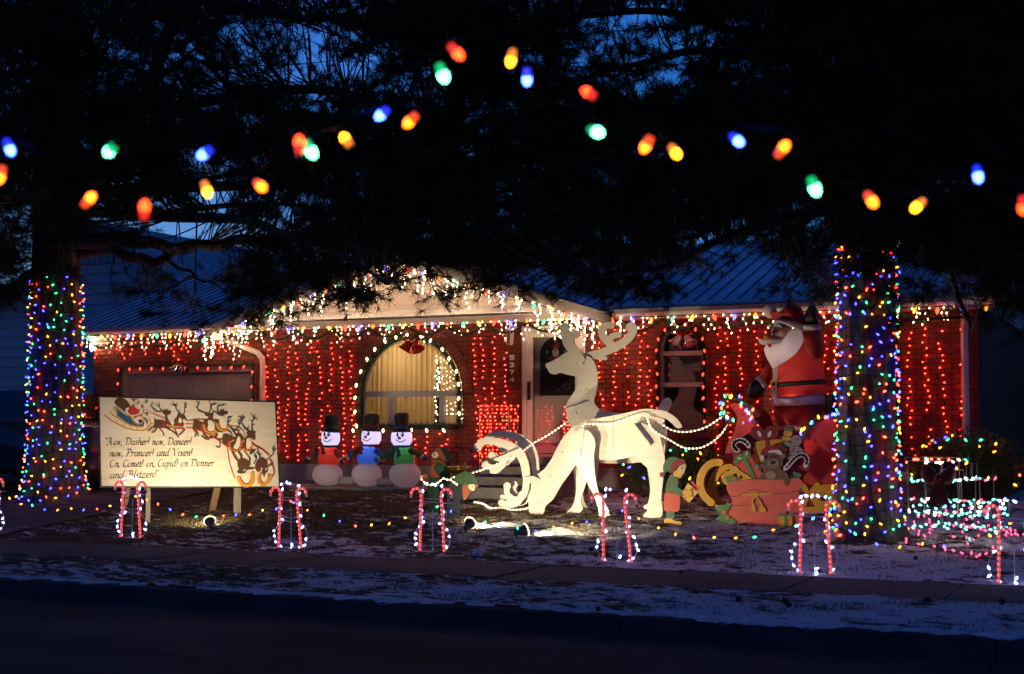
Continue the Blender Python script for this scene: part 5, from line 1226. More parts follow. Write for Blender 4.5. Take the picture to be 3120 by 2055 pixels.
    for tl in tails:
        P = [W(p, .30+.02*i) for i, p in enumerate(tl)]
        q = MB()
        for i in range(len(P)-1):
            d = (P[i+1]-P[i]).normalized(); s = d.cross(Vector((0, 1, 0))).normalized()*(26+8*i)*k; s2 = d.cross(Vector((0, 1, 0))).normalized()*(26+8*(i+1))*k
            o_ = Vector((0, -.02, 0)); q.add([P[i]-s, P[i]+s, P[i+1]+s2, P[i+1]-s2, P[i]-s+o_, P[i]+s+o_, P[i+1]+s2+o_, P[i+1]-s2+o_], [(0, 3, 2, 1), (4, 5, 6, 7), (0, 1, 5, 4), (1, 2, 6, 5), (2, 3, 7, 6), (3, 0, 4, 7)])
        q.build('scarf_end', scarf, root)
    for (x, y), m_ in buttons: MB().ball(W((x, y), .30), 26*k, 10*k, 26*k, 12, 8).build('button', m_, root, True)
    ld = bpy.data.lights.new('snowman_light', 'POINT'); ld.energy = 4.0*EK; ld.color = (.75, .72, 1); ld.shadow_soft_size = .03
    lo_ = bpy.data.objects.new('snowman_light', ld); col.objects.link(lo_); lo_.location = W((bodycx, by0+70)); lo_.parent = root; lo_.location -= root.location
    ld = bpy.data.lights.new('base_fill_light', 'POINT'); ld.energy = .45*EK; ld.color = (1, .72, .85); ld.shadow_soft_size = .04  # pinkish lamp added inside the ball to brighten its nylon
    lo_ = bpy.data.objects.new('base_fill_light', ld); col.objects.link(lo_); lo_.location = W(ballc); lo_.parent = root; lo_.location -= root.location
    return root
snowman('snowman in a red jumper and green-banded top hat, nearest the garage', 490, 120, 1440, (520, 565), 172, 140, 500, 720, 1045, 210, (465, 1230), 285, CR, CDG, CDG, CG, (-.35, 0), [(((350, 800), .05), ((230, 860), .08), ((185, 920), .10), 0), (((640, 800), .05), ((720, 890), .08), ((755, 950), .1), 0)], [[(440, 740), (440, 830), (465, 880)], [(540, 745), (570, 800), (580, 860)]], [((380, 810), CB), ((365, 920), CB)], hatlean=.10)
snowman('snowman in a light blue jumper with a red scarf, middle of the three', 1250, 115, 1450, (1258, 550), 182, 138, 1200, 715, 1030, 205, (1175, 1230), 285, CB, CR, CDR, CDR, (-.45, 0), [(((1060, 800), .05), ((960, 850), .08), ((890, 905), .1), 0), (((1370, 780), .05), ((1440, 860), .05), ((1480, 950), .02), 0)], [[(1230, 720), (1190, 800), (1120, 900)], [(1260, 730), (1245, 800), (1250, 860)]], [((1130, 800), CDG), ((1110, 910), CDG)], wink=True, hatlean=.06)
snowman('snowman in a green jumper with a blue scarf, nearest the steps', 1810, 95, 1470, (1808, 570), 196, 135, 1840, 715, 1050, 205, (1870, 1230), 300, CG, CB, cloth('teal_nylon', (.03, .13, .20)), CB, (-.05, 0), [(((1700, 800), .10), ((1590, 880), .14), ((1500, 930), .16), 0), (((1990, 790), .05), ((2110, 850), .05), ((2200, 905), .05), 0)], [[(1840, 730), (1820, 830), (1800, 940)], [(1890, 740), (1920, 830), (1940, 900)]], [((1775, 840), CR), ((1800, 970), CR)], hatlean=-.03)
MB_ = MB().tube([SNP(*zN((700, 1345))), SNP(*zN((900, 1340)))], .06, 10).tube([SNP(*zN((1400, 1365))), SNP(*zN((1620, 1360)))], .06, 10)
q1 = single('air_tube', MB().tube([SNP(*zN((690, 1345))), SNP(*zN((930, 1340)))], .075, 12), CW, 'short pale air tube joining the red and blue snowmen', 'tube', 'air tubes between the snowmen', True)
q2 = single('air_tube', MB().tube([SNP(*zN((1390, 1368))), SNP(*zN((1640, 1362)))], .075, 12), CW, 'short pale air tube joining the blue and green snowmen', 'tube', 'air tubes between the snowmen', True)

# ------------------------------------------------------------------ painted elves, bowl, round sign
zE = zm(1270, 1340, 6.533)
eGr, eDG, eRd, eMar, eSk, eYl, eBr, eNv = paint((.06, .14, .07)), paint((.02, .055, .025)), paint((.55, .085, .06)), paint((.22, .02, .04)), paint((.62, .45, .34)), paint((.66, .42, .07)), paint((.20, .06, .02)), paint((.012, .016, .03))
EA = PY(-3.45)
e1 = thing('elf_cutout', 'painted plywood elf facing the snowmen, in a long black cap', 'elf cutout', ground(1330, 1560))
shapes('body', [outline([(290, 500), (450, 460), (570, 530), (660, 700), (640, 820), (540, 900), (520, 1100), (560, 1480), (480, 1560), (240, 1560), (230, 1200), (220, 900), (280, 760)])], EA, eDG, e1, 0, .02, zE)
shapes('tunic', [outline([(300, 500), (380, 480), (340, 560), (380, 660), (480, 740), (540, 760), (440, 760), (290, 730), (280, 620)])], EA, paint((.30, .06, .02)), e1, .004, .006, zE)
shapes('sleeve', [outline([(345, 540), (400, 505), (500, 510), (600, 580), (665, 680), (560, 760), (470, 680), (380, 620)])], EA, eDG, e1, .012, .012, zE)
shapes('hair', [outline([(330, 240), (400, 180), (500, 180), (560, 330), (580, 480), (450, 470), (330, 460), (290, 400), (330, 380), (420, 330), (400, 250)])], EA, eBr, e1, .0, .018, zE)
shapes('face', [outline([(298, 320), (330, 262), (392, 250), (422, 310), (395, 372), (340, 372)])], EA, eSk, e1, .006, .006, zE)
shapes('eye', [ell(360, 297, 18, 18, 12)], EA, BLK, e1, .010, .003, zE)
shapes('cap', [outline([(480, 185), (560, 168), (640, 220), (692, 330), (660, 500), (600, 515), (565, 360), (525, 260)])], EA, BLK, e1, .006, .02, zE)
shapes('mitten', [outline([(110, 705), (190, 692), (215, 735), (200, 770), (130, 770)])], EA, paint((.55, .14, .03)), e1, .02, .012, zE)
EB = PY(-3.8)
e2 = thing('elf_cutout', 'painted plywood elf in a big green cap facing the deer', 'elf cutout', ground(1385, 1585))
shapes('body', [outline([(620, 900), (760, 860), (930, 880), (940, 1000), (900, 1160), (850, 1200), (850, 1560), (780, 1610), (620, 1600), (600, 1400), (600, 1100)])], EB, eNv, e2, 0, .02, zE)
shapes('hair', [outline([(930, 900), (1040, 880), (1050, 960), (1090, 1020), (1030, 1080), (990, 1170), (930, 1160), (910, 1020)])], EB, eBr, e2, .004, .02, zE)
shapes('face', [outline([(1030, 920), (1080, 893), (1165, 900), (1162, 965), (1130, 1022), (1050, 975)])], EB, eSk, e2, .01, .006, zE)
shapes('eye', [ell(1115, 943, 14, 14, 12)], EB, BLK, e2, .014, .003, zE)
shapes('cap', [outline([(700, 810), (830, 690), (960, 640), (1110, 680), (1205, 820), (1205, 890), (1100, 905), (940, 895), (800, 870), (720, 900), (690, 850)])], EB, eDG, e2, .008, .02, zE)
shapes('cap_brim', [outline([(1160, 895), (1215, 893), (1222, 930), (1190, 955), (1165, 940)])], EB, eBr, e2, .014, .012, zE)
VP = PY(-2.9)
vv = thing('round_yard_sign', 'small round orange yard sign on a thin pole by the steps', 'sign', ground(1415, 1540))
shapes('disc', [ell(945, 330, 124, 134, 28)], VP, paint((.85, .13, .04)), vv, 0, .012, zE)
shapes('pole', [[(925, 460), (965, 460), (965, 1200), (925, 1200)]], VP, M['steel'], vv, -.014, .012, zE)
tx = []
for i, ch in enumerate('vivint'):
    x0_ = 858+ (0, 38, 58, 96, 114, 156)[i]; y0_, y1_ = 312, 346
    tx += {'v': [stroke2([(x0_, y0_), (x0_+14, y1_), (x0_+28, y0_)], 8, 1, 3, False)], 'i': [stroke2([(x0_+6, y0_), (x0_+6, y1_)], 8, 1, 3, False), ell(x0_+6, y0_-13, 5, 5, 8)], 'n': [stroke2([(x0_, y1_), (x0_, y0_)], 8, 1, 3, False), stroke2([(x0_, y0_+6), (x0_+16, y0_), (x0_+28, y0_+8), (x0_+28, y1_)], 8, 3, 3)], 't': [stroke2([(x0_+8, y0_-14), (x0_+8, y1_-4), (x0_+20, y1_)], 8, 2, 3), stroke2([(x0_, y0_), (x0_+20, y0_)], 8, 1, 3, False)]}[ch]
shapes('lettering', tx, VP, paint((.30, .28, .26)), vv, .003, .002, zE)
GB = PY(-1.35)
c_ = GB(*zE((840, 600))); kx = (GB(*zE((900, 600)))-GB(*zE((800, 600)))).length/100
gold = mat('gold_foil', (.55, .40, .05), .22, metal=.9, bump=.5, bscale=20)
bwl = single('gold_bowl', MB().lathe([(.01, -100*kx), (120*kx, -95*kx), (190*kx, -40*kx), (235*kx, 60*kx), (225*kx, 66*kx), (180*kx, -30*kx), (110*kx, -80*kx), (.01, -85*kx)], c_, 28), gold, 'shiny gold bowl on the terrace behind the round orange sign', 'bowl', None, True)

zF = zm(1950, 1250, 3.135)
EP = PY(-3.7)
e3 = thing('elf_cutout', 'painted plywood elf in red trousers carrying a yellow gift', 'elf cutout', ground(2050, 1602))
shapes('hat', [outline([(222, 585), (222, 530), (250, 475), (305, 448), (365, 462), (425, 490), (400, 530), (330, 560), (290, 600), (262, 580), (240, 600)])], EP, eGr, e3, 0, .02, zF)
shapes('hat_brim', [outline([(285, 570), (305, 515), (350, 480), (400, 465), (430, 488), (432, 515), (385, 522), (345, 555), (315, 600), (290, 598)])], EP, eMar, e3, .008, .012, zF)
shapes('pompom', [ell(213, 616, 25, 25, 14)], EP, eMar, e3, .01, .02, zF)
shapes('beard', [outline([(318, 605), (350, 570), (375, 555), (390, 590), (405, 615), (395, 640), (365, 658), (335, 640)]), outline([(405, 520), (435, 515), (440, 545), (425, 545)])], EP, eYl, e3, .004, .02, zF)
shapes('face', [outline([(368, 550), (392, 528), (425, 530), (428, 550), (438, 566), (426, 580), (425, 600), (410, 615), (390, 605), (375, 580)])], EP, eSk, e3, .008, .008, zF)
shapes('eye', [ell(403, 555, 7, 9, 10)], EP, BLK, e3, .012, .003, zF)
shapes('torso', [outline([(246, 788), (252, 715), (272, 650), (305, 610), (345, 640), (375, 665), (385, 720), (380, 795), (310, 800)])], EP, eGr, e3, 0, .02, zF)
shapes('arm', [stroke2([(335, 680), (330, 740), (365, 775), (420, 800)], [78, 74, 66, 50])], EP, eGr, e3, .02, .012, zF)
shapes('gift', [outline([(462, 698), (562, 780), (472, 886), (388, 812)], False)], EP, paint((.70, .50, .10)), e3, .012, .012, zF)
shapes('gift_ribbon', [stroke2([(500, 735), (540, 770)], 12), stroke2([(425, 850), (510, 740)], 14), stroke2([(430, 760), (520, 835)], 14), outline([(490, 690), (512, 680), (545, 725), (578, 735), (560, 760), (530, 735)])], EP, eRd, e3, .018, .004, zF)
shapes('hand', [outline([(412, 775), (455, 762), (495, 772), (508, 800), (490, 815), (470, 830), (425, 818)])], EP, eYl, e3, .024, .012, zF)
shapes('trousers', [outline([(246, 790), (310, 795), (378, 792), (384, 850), (372, 962), (310, 966), (238, 960), (232, 890)])], EP, eRd, e3, .012, .02, zF)
shapes('stockings', [[(250, 962), (332, 966), (328, 1044), (254, 1042)]], EP, eGr, e3, .004, .02, zF)
shapes('shoes', [outline([(238, 1040), (300, 1038), (340, 1060), (378, 1062), (398, 1075), (392, 1098), (330, 1106), (240, 1102)])], EP, eYl, e3, .01, .02, zF)

# ------------------------------------------------------------------ sleigh
SNr, SFr = PY(-2.55), PY(-1.55)
RED = paint((.42, .022, .018)); GLD = paint((.62, .32, .02))
sl = thing('red_sleigh', 'big red wooden sleigh on curled gold runners', 'sleigh', ground(2380, 1560))
near = [(2246, 1275), (2236, 1318), (2221, 1342), (2213, 1366), (2212, 1393), (2219, 1424), (2244, 1452), (2290, 1470), (2400, 1478), (2560, 1476), (2660, 1470), (2685, 1420), (2690, 1300), (2640, 1276), (2560, 1268), (2505, 1272), (2479, 1283), (2462, 1310), (2445, 1340), (2400, 1352), (2345, 1345), (2312, 1320), (2299, 1294), (2290, 1268), (2276, 1250), (2262, 1236), (2242, 1228), (2224, 1236), (2234, 1250)]
NP_ = [SNr(x, y) for x, y in outline(near, True, 3)]
MB().prism(NP_, SNr.n, .03).build('side_panel', RED, sl)
MB().prism([p+Vector((0, 1.0, 0)) for p in NP_], SNr.n, .03).build('side_panel', RED, sl)
# floor, front and back sheets between the two sides: run along the outline
dash = [p for p in NP_[:28]]
q = MB()
for i in range(len(dash)-1):
    a, b = dash[i], dash[i+1]; o1, o2 = Vector((0, .031, 0)), Vector((0, .999, 0)); ins = Vector((.012, 0, .012))
    q.add([a+o1+ins, b+o1+ins, b+o2+ins, a+o2+ins], [(0, 1, 2, 3)])
q.build('dashboard', paint((.50, .05, .03)), sl)  # lighter, oranger red than the sides: floodlit tone put into the paint
zfl = SNr(2400, 1470).z
MB().box((NP_[20].x, -2.515, zfl-.0), (NP_[38].x, -1.56, zfl+.02)).build('floor', RED, sl)
for off_ in (0, 1.0):
    mb = MB()
    for i, poly in enumerate([stroke2([zF(p) for p in [(890, 690), (845, 700), (812, 665), (830, 610), (880, 590), (905, 560), (850, 548), (780, 565), (715, 640), (690, 740), (712, 840), (770, 905), (880, 930), (1100, 945), (1400, 950), (1620, 960), (1800, 930), (1860, 860), (1850, 790), (1790, 780)]], [10, 14, 16, 18, 20, 20, 22, 24, 26, 26, 26, 24, 22, 20, 20, 22, 22, 20, 18, 16], 3)] +
                           [stroke2([zF(p) for p in pts], w_, 3) for pts, w_ in (([(1560, 720), (1600, 800), (1570, 900)], 16), ([(1700, 720), (1640, 800), (1700, 905)], 18), ([(1840, 740), (1720, 760), (1680, 830), (1730, 900), (1840, 890)], 20), ([(940, 700), (960, 800), (930, 920)], 16))]):
        P = [SNr(x, y, .03+.0009*i) + Vector((0, off_, 0)) for x, y in poly]; mb.prism(P, SNr.n, .05)
    mb.build('runner', GLD, sl)
RW = MB()
big = [zF(p) for p in [(800, 500), (740, 500), (670, 545), (625, 620), (615, 720), (650, 810), (720, 880)]]
RW.prism([SNr(x, y, .20) for x, y in stroke2(big, 22, 3)], SNr.n, .10); RW.build('runner_curl', GLD, sl)
MB().ball(SNr(2266, 1289, .01), .025, .015, .025, 10, 8).build('bolt', M['steel'], sl, True)
gpts = [SNr(x, y, .05) for x, y in [(2232, 1284), (2216, 1270), (2204, 1250), (2208, 1226), (2232, 1212), (2258, 1220), (2282, 1240), (2298, 1268), (2308, 1300)]]
def lit_garland(label, pts, nb):
    r = thing('sleigh_garland', label, 'garland', pts[0], 'lit garlands on the sleigh'); P = [Vector(p) for p in crv([tuple(p) for p in pts], 6)]
    garland_mesh(P, .075, 420).build('needles', M['garland'], r)
    for i, p in enumerate(resample(P, (P[0]-P[-1]).length/nb if False else sum((b-a).length for a, b in zip(P[:-1], P[1:]))/nb)):
        bulb(r, p+Vector((random.uniform(-.05, .05), -.075, random.uniform(-.05, .05))), random.choice(['red', 'red', 'green', 'blue', 'amber', 'warm']), 'mini')
lit_garland('evergreen garland with coloured lights on the curled sleigh front', gpts, 20)
lit_garland('evergreen garland with coloured lights over the sleigh back', [SNr(x, y, .05) for x, y in [(2450, 1345), (2458, 1318), (2475, 1290), (2500, 1274), (2550, 1266), (2620, 1268)]], 14)

# ------------------------------------------------------------------ inflatable Santa sitting up in the sleigh
zT = zm(2280, 920, 3.92); TP = PY(-1.95)
sa = thing('inflatable_santa', 'tall inflatable Santa waving with one arm raised, in the sleigh', 'inflatable', TP(2430, 1440))
def pf(name, poly, m, depth, off=0, cen=None, par=None, sm=True): return puff(outline(poly), TP, depth, off, zT, 6, cen).build(name, m, par or sa, sm)
pf('legs', [(310, 1240), (600, 1225), (905, 1215), (915, 1400), (880, 1600), (870, 1760), (640, 1790), (420, 1760), (410, 1560), (350, 1420)], CR, .62)
pf('boots', [(400, 1560), (640, 1540), (880, 1560), (890, 1900), (640, 1930), (400, 1900)], CK, .60)
pf('leg_cuff', [(395, 1480), (430, 1455), (640, 1465), (860, 1470), (890, 1500), (880, 1560), (640, 1555), (400, 1560)], CW, .66)
bdy = pf('coat', [(290, 1130), (285, 1020), (300, 900), (240, 820), (260, 740), (330, 640), (480, 560), (650, 470), (760, 380), (880, 360), (905, 520), (890, 700), (900, 850), (930, 940), (945, 1050), (900, 1130), (600, 1150)], CR, .72)
pf('coat_hem', [(280, 1160), (330, 1140), (600, 1120), (880, 1100), (905, 1130), (905, 1200), (880, 1228), (600, 1245), (330, 1258), (290, 1240)], CW, .78)
pf('belt', [(300, 975), (360, 962), (620, 945), (900, 920), (935, 940), (940, 985), (900, 1005), (620, 1025), (340, 1040), (305, 1025)], CK, .765)
shapes('buckle', [[(342, 948), (412, 948), (408, 1038), (340, 1034)]], TP, paint((.55, .33, .03)), sa, .335, .03, zT)
shapes('buckle_hole', [[(358, 970), (396, 970), (394, 1016), (356, 1013)]], TP, CK, sa, .338, .004, zT)
for t_ in ([(358, 800), (416, 805), (414, 950), (358, 948)], [(345, 1042), (405, 1044), (412, 1160), (350, 1165)]): shapes('coat_trim', [t_], TP, CW, sa, .318, .05, zT)
pf('arm', [(690, 360), (790, 350), (880, 350), (905, 480), (900, 620), (840, 700), (740, 680), (690, 560), (700, 460)], CR, .42, .16)
pf('arm_cuff', [(695, 290), (790, 278), (880, 285), (888, 345), (790, 362), (700, 355)], CW, .36, .16)
pf('mitten', [(700, 270), (720, 150), (760, 65), (800, 45), (845, 90), (870, 190), (872, 275), (790, 285)], CK, .30, .16)
pf('arm', [(300, 720), (330, 820), (305, 930), (260, 1000), (200, 930), (190, 880), (230, 810)], CR, .34, .16)
pf('arm_cuff', [(130, 918), (180, 890), (225, 900), (275, 990), (262, 1030), (235, 1040), (190, 960)], CW, .32, .18)
pf('mitten', [(30, 1120), (50, 1020), (90, 950), (160, 925), (215, 980), (235, 1040), (200, 1100), (130, 1160), (60, 1165)], CK, .28, .18)
pf('beard', [(245, 560), (300, 500), (420, 480), (520, 440), (570, 340), (690, 360), (708, 440), (700, 560), (640, 650), (540, 740), (440, 790), (390, 822), (350, 820), (310, 750), (270, 680), (245, 610)], CW, .50, .20)
pf('face', [(345, 330), (380, 290), (500, 300), (570, 330), (560, 400), (500, 460), (420, 470), (330, 440), (335, 390)], cloth('skin_nylon', (.58, .36, .26), .2), .44, .22)
pf('moustache', [(198, 455), (225, 470), (270, 445), (330, 440), (400, 450), (480, 465), (470, 500), (430, 530), (370, 525), (320, 515), (250, 530), (210, 505)], CW, .30, .34)
MB().ball(TP(*zT((335, 440)), .50), .058, .05, .05, 12, 8).build('nose', OR, sa, True)
shapes('eye', [ell(400, 384, 13, 18, 12), ell(350, 388, 7, 14, 10)], TP, CK, sa, .452, .01, zT)
shapes('eyebrow', [stroke2([(415, 310), (450, 305), (480, 322)], 26), stroke2([(335, 320), (350, 312)], 22)], TP, CW, sa, .45, .03, zT)
shapes('mouth', [outline([(330, 522), (382, 528), (370, 560), (350, 560)])], TP, paint((.55, .02, .02)), sa, .49, .02, zT)
pf('hat', [(350, 240), (390, 180), (440, 120), (500, 55), (580, 35), (650, 80), (690, 200), (700, 290), (560, 240), (420, 210), (360, 250), (320, 200), (285, 150), (310, 135), (360, 180)], CR, .50, .12, (540, 160))
pf('hat_band', [(350, 290), (355, 230), (420, 205), (560, 235), (700, 285), (705, 350), (640, 350), (540, 310), (420, 285)], CW, .56, .16, (520, 275))
MB().ball(TP(*zT((285, 122)), .12), .10, n=14, m=10).build('pompom', CW, sa, True)
for px_, py_, en in ((2420, 1120, 4), (2420, 1200, 4), (2400, 1060, 1.6)):
    ld = bpy.data.lights.new('santa_light', 'POINT'); ld.energy = en*EK; ld.color = (1, .9, .85); ld.shadow_soft_size = .04
    lo_ = bpy.data.objects.new('santa_light', ld); col.objects.link(lo_); lo_.location = TP(px_, py_, .05 if py_ > 1100 else .22); lo_.parent = sa; lo_.location -= sa.location
gf = thing('wrapped_gift', 'dark blue present with a gold ribbon behind the sleigh', 'gift', TP(2555, 1300))
GFP = PY(-1.75)
MB().box((GFP(2512, 1250).x, -1.75, GFP(2512, 1275).z-.35), (GFP(2600, 1250).x, -1.35, GFP(2512, 1203).z)).build('box', paint((.012, .025, .12)), gf)
MB().box((GFP(2519, 1250).x, -1.756, GFP(2512, 1275).z-.35), (GFP(2535, 1250).x, -1.344, GFP(2512, 1203).z+.006)).build('ribbon', paint((.40, .24, .03)), gf)

# ------------------------------------------------------------------ toy sack cutout
SKP = PY(-3.5)
sk = thing('toy_sack_cutout', 'painted plywood sack of toys with a teddy bear on top', 'cutout', ground(2330, 1602))
cor = paint((.74, .15, .10)); cor2 = paint((.62, .10, .065)); br1 = paint((.17, .095, .055)); br2 = paint((.33, .24, .16)); gry = paint((.30, .27, .26)); hol = paint((.10, .26, .08)); wh = paint((.68, .66, .66)); dr_ = paint((.28, .015, .018)); ylw = paint((.66, .40, .04))
sh = lambda n, P, m, o, t=.006: shapes(n, P, SKP, m, sk, o, t, zF)
sh('backing', [outline([(900, 640), (880, 540), (900, 330), (960, 270), (1060, 200), (1130, 150), (1200, 170), (1280, 150), (1340, 200), (1390, 160), (1470, 170), (1480, 240), (1550, 280), (1570, 400), (1620, 440), (1620, 560), (1550, 640), (1500, 700), (1000, 720)])], dr_, -.02, .012)
sh('gold_box', [outline([(1075, 308), (1200, 286), (1365, 278), (1420, 350), (1380, 420), (1210, 515), (1120, 515)], False)], paint((.60, .30, .015)), .0)
sh('box_ribbon', [stroke2([(1215, 285), (1218, 345)], 36, 1, 3, False), stroke2([(1040, 360), (1110, 500)], 26, 1, 3, False), stroke2([(1075, 310), (1160, 610)], 18, 1, 3, False)], dr_, .007)
sh('bow', [ell(1124, 215, 68, 66), ell(1258, 215, 72, 66), outline([(1170, 250), (1220, 250), (1210, 285), (1180, 285)])], paint((.20, .012, .015)), .014)
sh('bow_shine', [ell(1144, 226, 16, 34, 14, -.45), ell(1242, 228, 16, 32, 14, .45)], wh, .021, .002)
sh('toy_soldier_hat', [outline([(1385, 166), (1466, 174), (1462, 204), (1378, 196)], False)], hol, .010); sh('toy_soldier', [outline([(1362, 288), (1420, 300), (1412, 360), (1362, 340)])], hol, .010)
sh('toy_soldier_face', [outline([(1380, 198), (1452, 206), (1446, 248), (1384, 244)]), outline([(1368, 254), (1440, 262), (1434, 292), (1370, 286)])], ylw, .016)
sh('gingerbread_man', [ell(1496, 290, 54, 50), stroke2([(1488, 330), (1466, 400), (1452, 450)], [70, 84, 80]), stroke2([(1472, 352), (1430, 330), (1402, 318)], [44, 40, 34]), stroke2([(1490, 360), (1530, 378), (1552, 396)], [44, 40, 34])], gry, .024)
sh('gingerbread_buttons', [ell(1478, 348, 8, 8, 10), ell(1466, 374, 8, 8, 10), ell(1448, 395, 8, 8, 10), ell(1492, 280, 6, 8, 8), ell(1514, 286, 6, 8, 8)], dr_, .033, .002)
def cane(pts, w, n, o):
    P = crv([zF(p) for p in pts], 12); m = len(P); k = m/n
    for i in range(n):
        a, b = int(i*k), min(m-1, int((i+.68)*k)); sub = P[a:b+1]
        if len(sub) < 2: continue
        shapes('stripe', [stroke2(sub, w, 1, 2, False)], SKP, wh, cn, o+.006, .002)
cn = sh('candy_cane', [stroke2([(1045, 345), (1010, 302), (960, 287), (915, 302), (900, 342), (918, 372), (945, 384)], 58)], dr_, .03)
cane([(1045, 345), (1010, 302), (960, 287), (915, 302), (900, 342), (918, 372), (945, 384)], 15, 11, .03)
cn = sh('candy_cane', [stroke2([(1395, 560), (1440, 510), (1480, 465), (1530, 430), (1580, 436), (1604, 480), (1585, 535)], 58)], dr_, .034)
cane([(1395, 560), (1440, 510), (1480, 465), (1530, 430), (1580, 436), (1604, 480), (1585, 535)], 15, 12, .034)
sh('red_box', [outline([(920, 520), (1060, 440), (1170, 600), (1150, 670), (960, 690)], False)], cor2, .014)
sh('green_ribbon', [stroke2([(1000, 450), (1040, 540), (1085, 640)], 34), ell(960, 452, 44, 34), ell(1025, 424, 38, 36), outline([(905, 480), (950, 480), (975, 470), (940, 515), (910, 515)])], hol, .022)
sh('ribbon_shine', [ell(958, 462, 22, 10, 10, .2), ell(1025, 415, 10, 20, 10, .3)], wh, .030, .002)
sh('yellow_sweet', [ell(905, 572, 44, 38), outline([(940, 570), (1070, 650), (1050, 690), (960, 680), (930, 610)])], ylw, .024)
sh('holly', [outline([(815, 640), (850, 625), (900, 622), (940, 660), (930, 692), (880, 688), (840, 690), (830, 665)]), outline([(1440, 650), (1470, 590), (1500, 600), (1550, 612), (1525, 648), (1480, 660)])], hol, .032)
sh('bear_body', [outline([(1165, 670), (1172, 610), (1190, 565), (1140, 575), (1100, 560), (1096, 525), (1120, 510), (1190, 515), (1240, 550), (1340, 560), (1400, 592), (1432, 640), (1436, 700), (1405, 714), (1385, 695), (1370, 662), (1300, 680)])], br1, .040)
sh('bear_belly', [ell(1258, 622, 52, 40)], br2, .047, .003)
sh('bear_paw', [ell(1124, 548, 26, 26, 14), ell(1108, 527, 8, 8, 8), ell(1124, 520, 8, 8, 8)], br2, .047, .003)
bh = sh('bear_head', [ell(1285, 482, 92, 96), ell(1204, 412, 34, 36), ell(1372, 432, 36, 38)], br1, .050)
sh('bear_ears', [ell(1206, 414, 18, 20, 12), ell(1374, 434, 18, 20, 12)], br2, .058, .003)
sh('bear_muzzle', [ell(1284, 512, 54, 44)], br2, .058, .003)
sh('bear_face', [ell(1279, 500, 24, 20, 14), ell(1256, 447, 9, 11, 10), ell(1300, 447, 9, 11, 10), stroke2([(1250, 530), (1284, 545), (1320, 528)], 5)], BLK, .063, .002)
sh('bear_hat', [outline([(1168, 440), (1176, 385), (1225, 348), (1295, 338), (1345, 358), (1368, 395), (1300, 380), (1236, 398), (1200, 440), (1180, 450)])], dr_, .064)
sh('bear_hat_trim', [outline([(1236, 396), (1290, 378), (1350, 384), (1368, 408), (1356, 428), (1300, 406), (1250, 408)]), ell(1180, 453, 20, 23, 14)], wh, .072, .004)
sh('sack', [outline([(838, 742), (850, 705), (900, 682), (1000, 668), (1150, 660), (1300, 664), (1440, 656), (1520, 650), (1556, 680), (1560, 722), (1525, 770), (1540, 830), (1560, 890), (1546, 960), (1562, 1010), (1535, 1062), (1480, 1092), (1340, 1100), (1200, 1112), (1050, 1108), (955, 1096), (915, 1050), (870, 1010), (852, 960), (882, 900), (886, 840), (852, 790)])], cor, .056, .02)
sh('sack_creases', [stroke2([(885, 826), (960, 815), (1040, 772), (1120, 760), (1230, 790), (1400, 796), (1520, 770)], 4), stroke2([(880, 905), (1060, 912), (1300, 905)], 3)], paint((.09, .02, .015)), .060, .002)
sh('bear_arm', [stroke2([(1385, 600), (1410, 650), (1410, 700)], [50, 50, 40])], br1, .064)
sh('sack_cord', [stroke2([(985, 808), (1060, 806), (1115, 806), (1190, 800), (1288, 790)], [8, 18, 26, 18, 8]), ell(1114, 808, 28, 26), stroke2([(1108, 830), (1086, 870), (1095, 920)], [16, 16, 20]), stroke2([(1125, 830), (1160, 868), (1188, 935)], [16, 16, 20]), outline([(1080, 905), (1110, 905), (1118, 965), (1082, 958)]), outline([(1170, 915), (1200, 920), (1214, 965), (1164, 965)])], ylw, .066, .006)
sh('holly', [outline([(732, 935), (790, 905), (878, 900), (862, 955), (850, 1000), (915, 1042), (932, 1092), (860, 1086), (800, 1062), (735, 1045), (772, 1010), (760, 972)])], hol, .066)
sh('holly_berries', [ell(818, 972, 22, 22, 14), ell(852, 1025, 20, 20, 14), ell(915, 655, 16, 16, 12)], cor, .073, .004)
sh('small_gift', [outline([(1338, 1012), (1370, 1003), (1450, 1004), (1468, 1020), (1468, 1112), (1455, 1124), (1342, 1120)], False)], ylw, .074)
sh('small_gift_ribbon', [stroke2([(1404, 1005), (1404, 1122)], 20, 1, 3, False), outline([(1330, 995), (1370, 982), (1410, 992), (1470, 978), (1480, 1004), (1410, 1010), (1340, 1010)]), outline([(1490, 1090), (1530, 1085), (1560, 1110), (1490, 1125)])], hol, .081, .004)
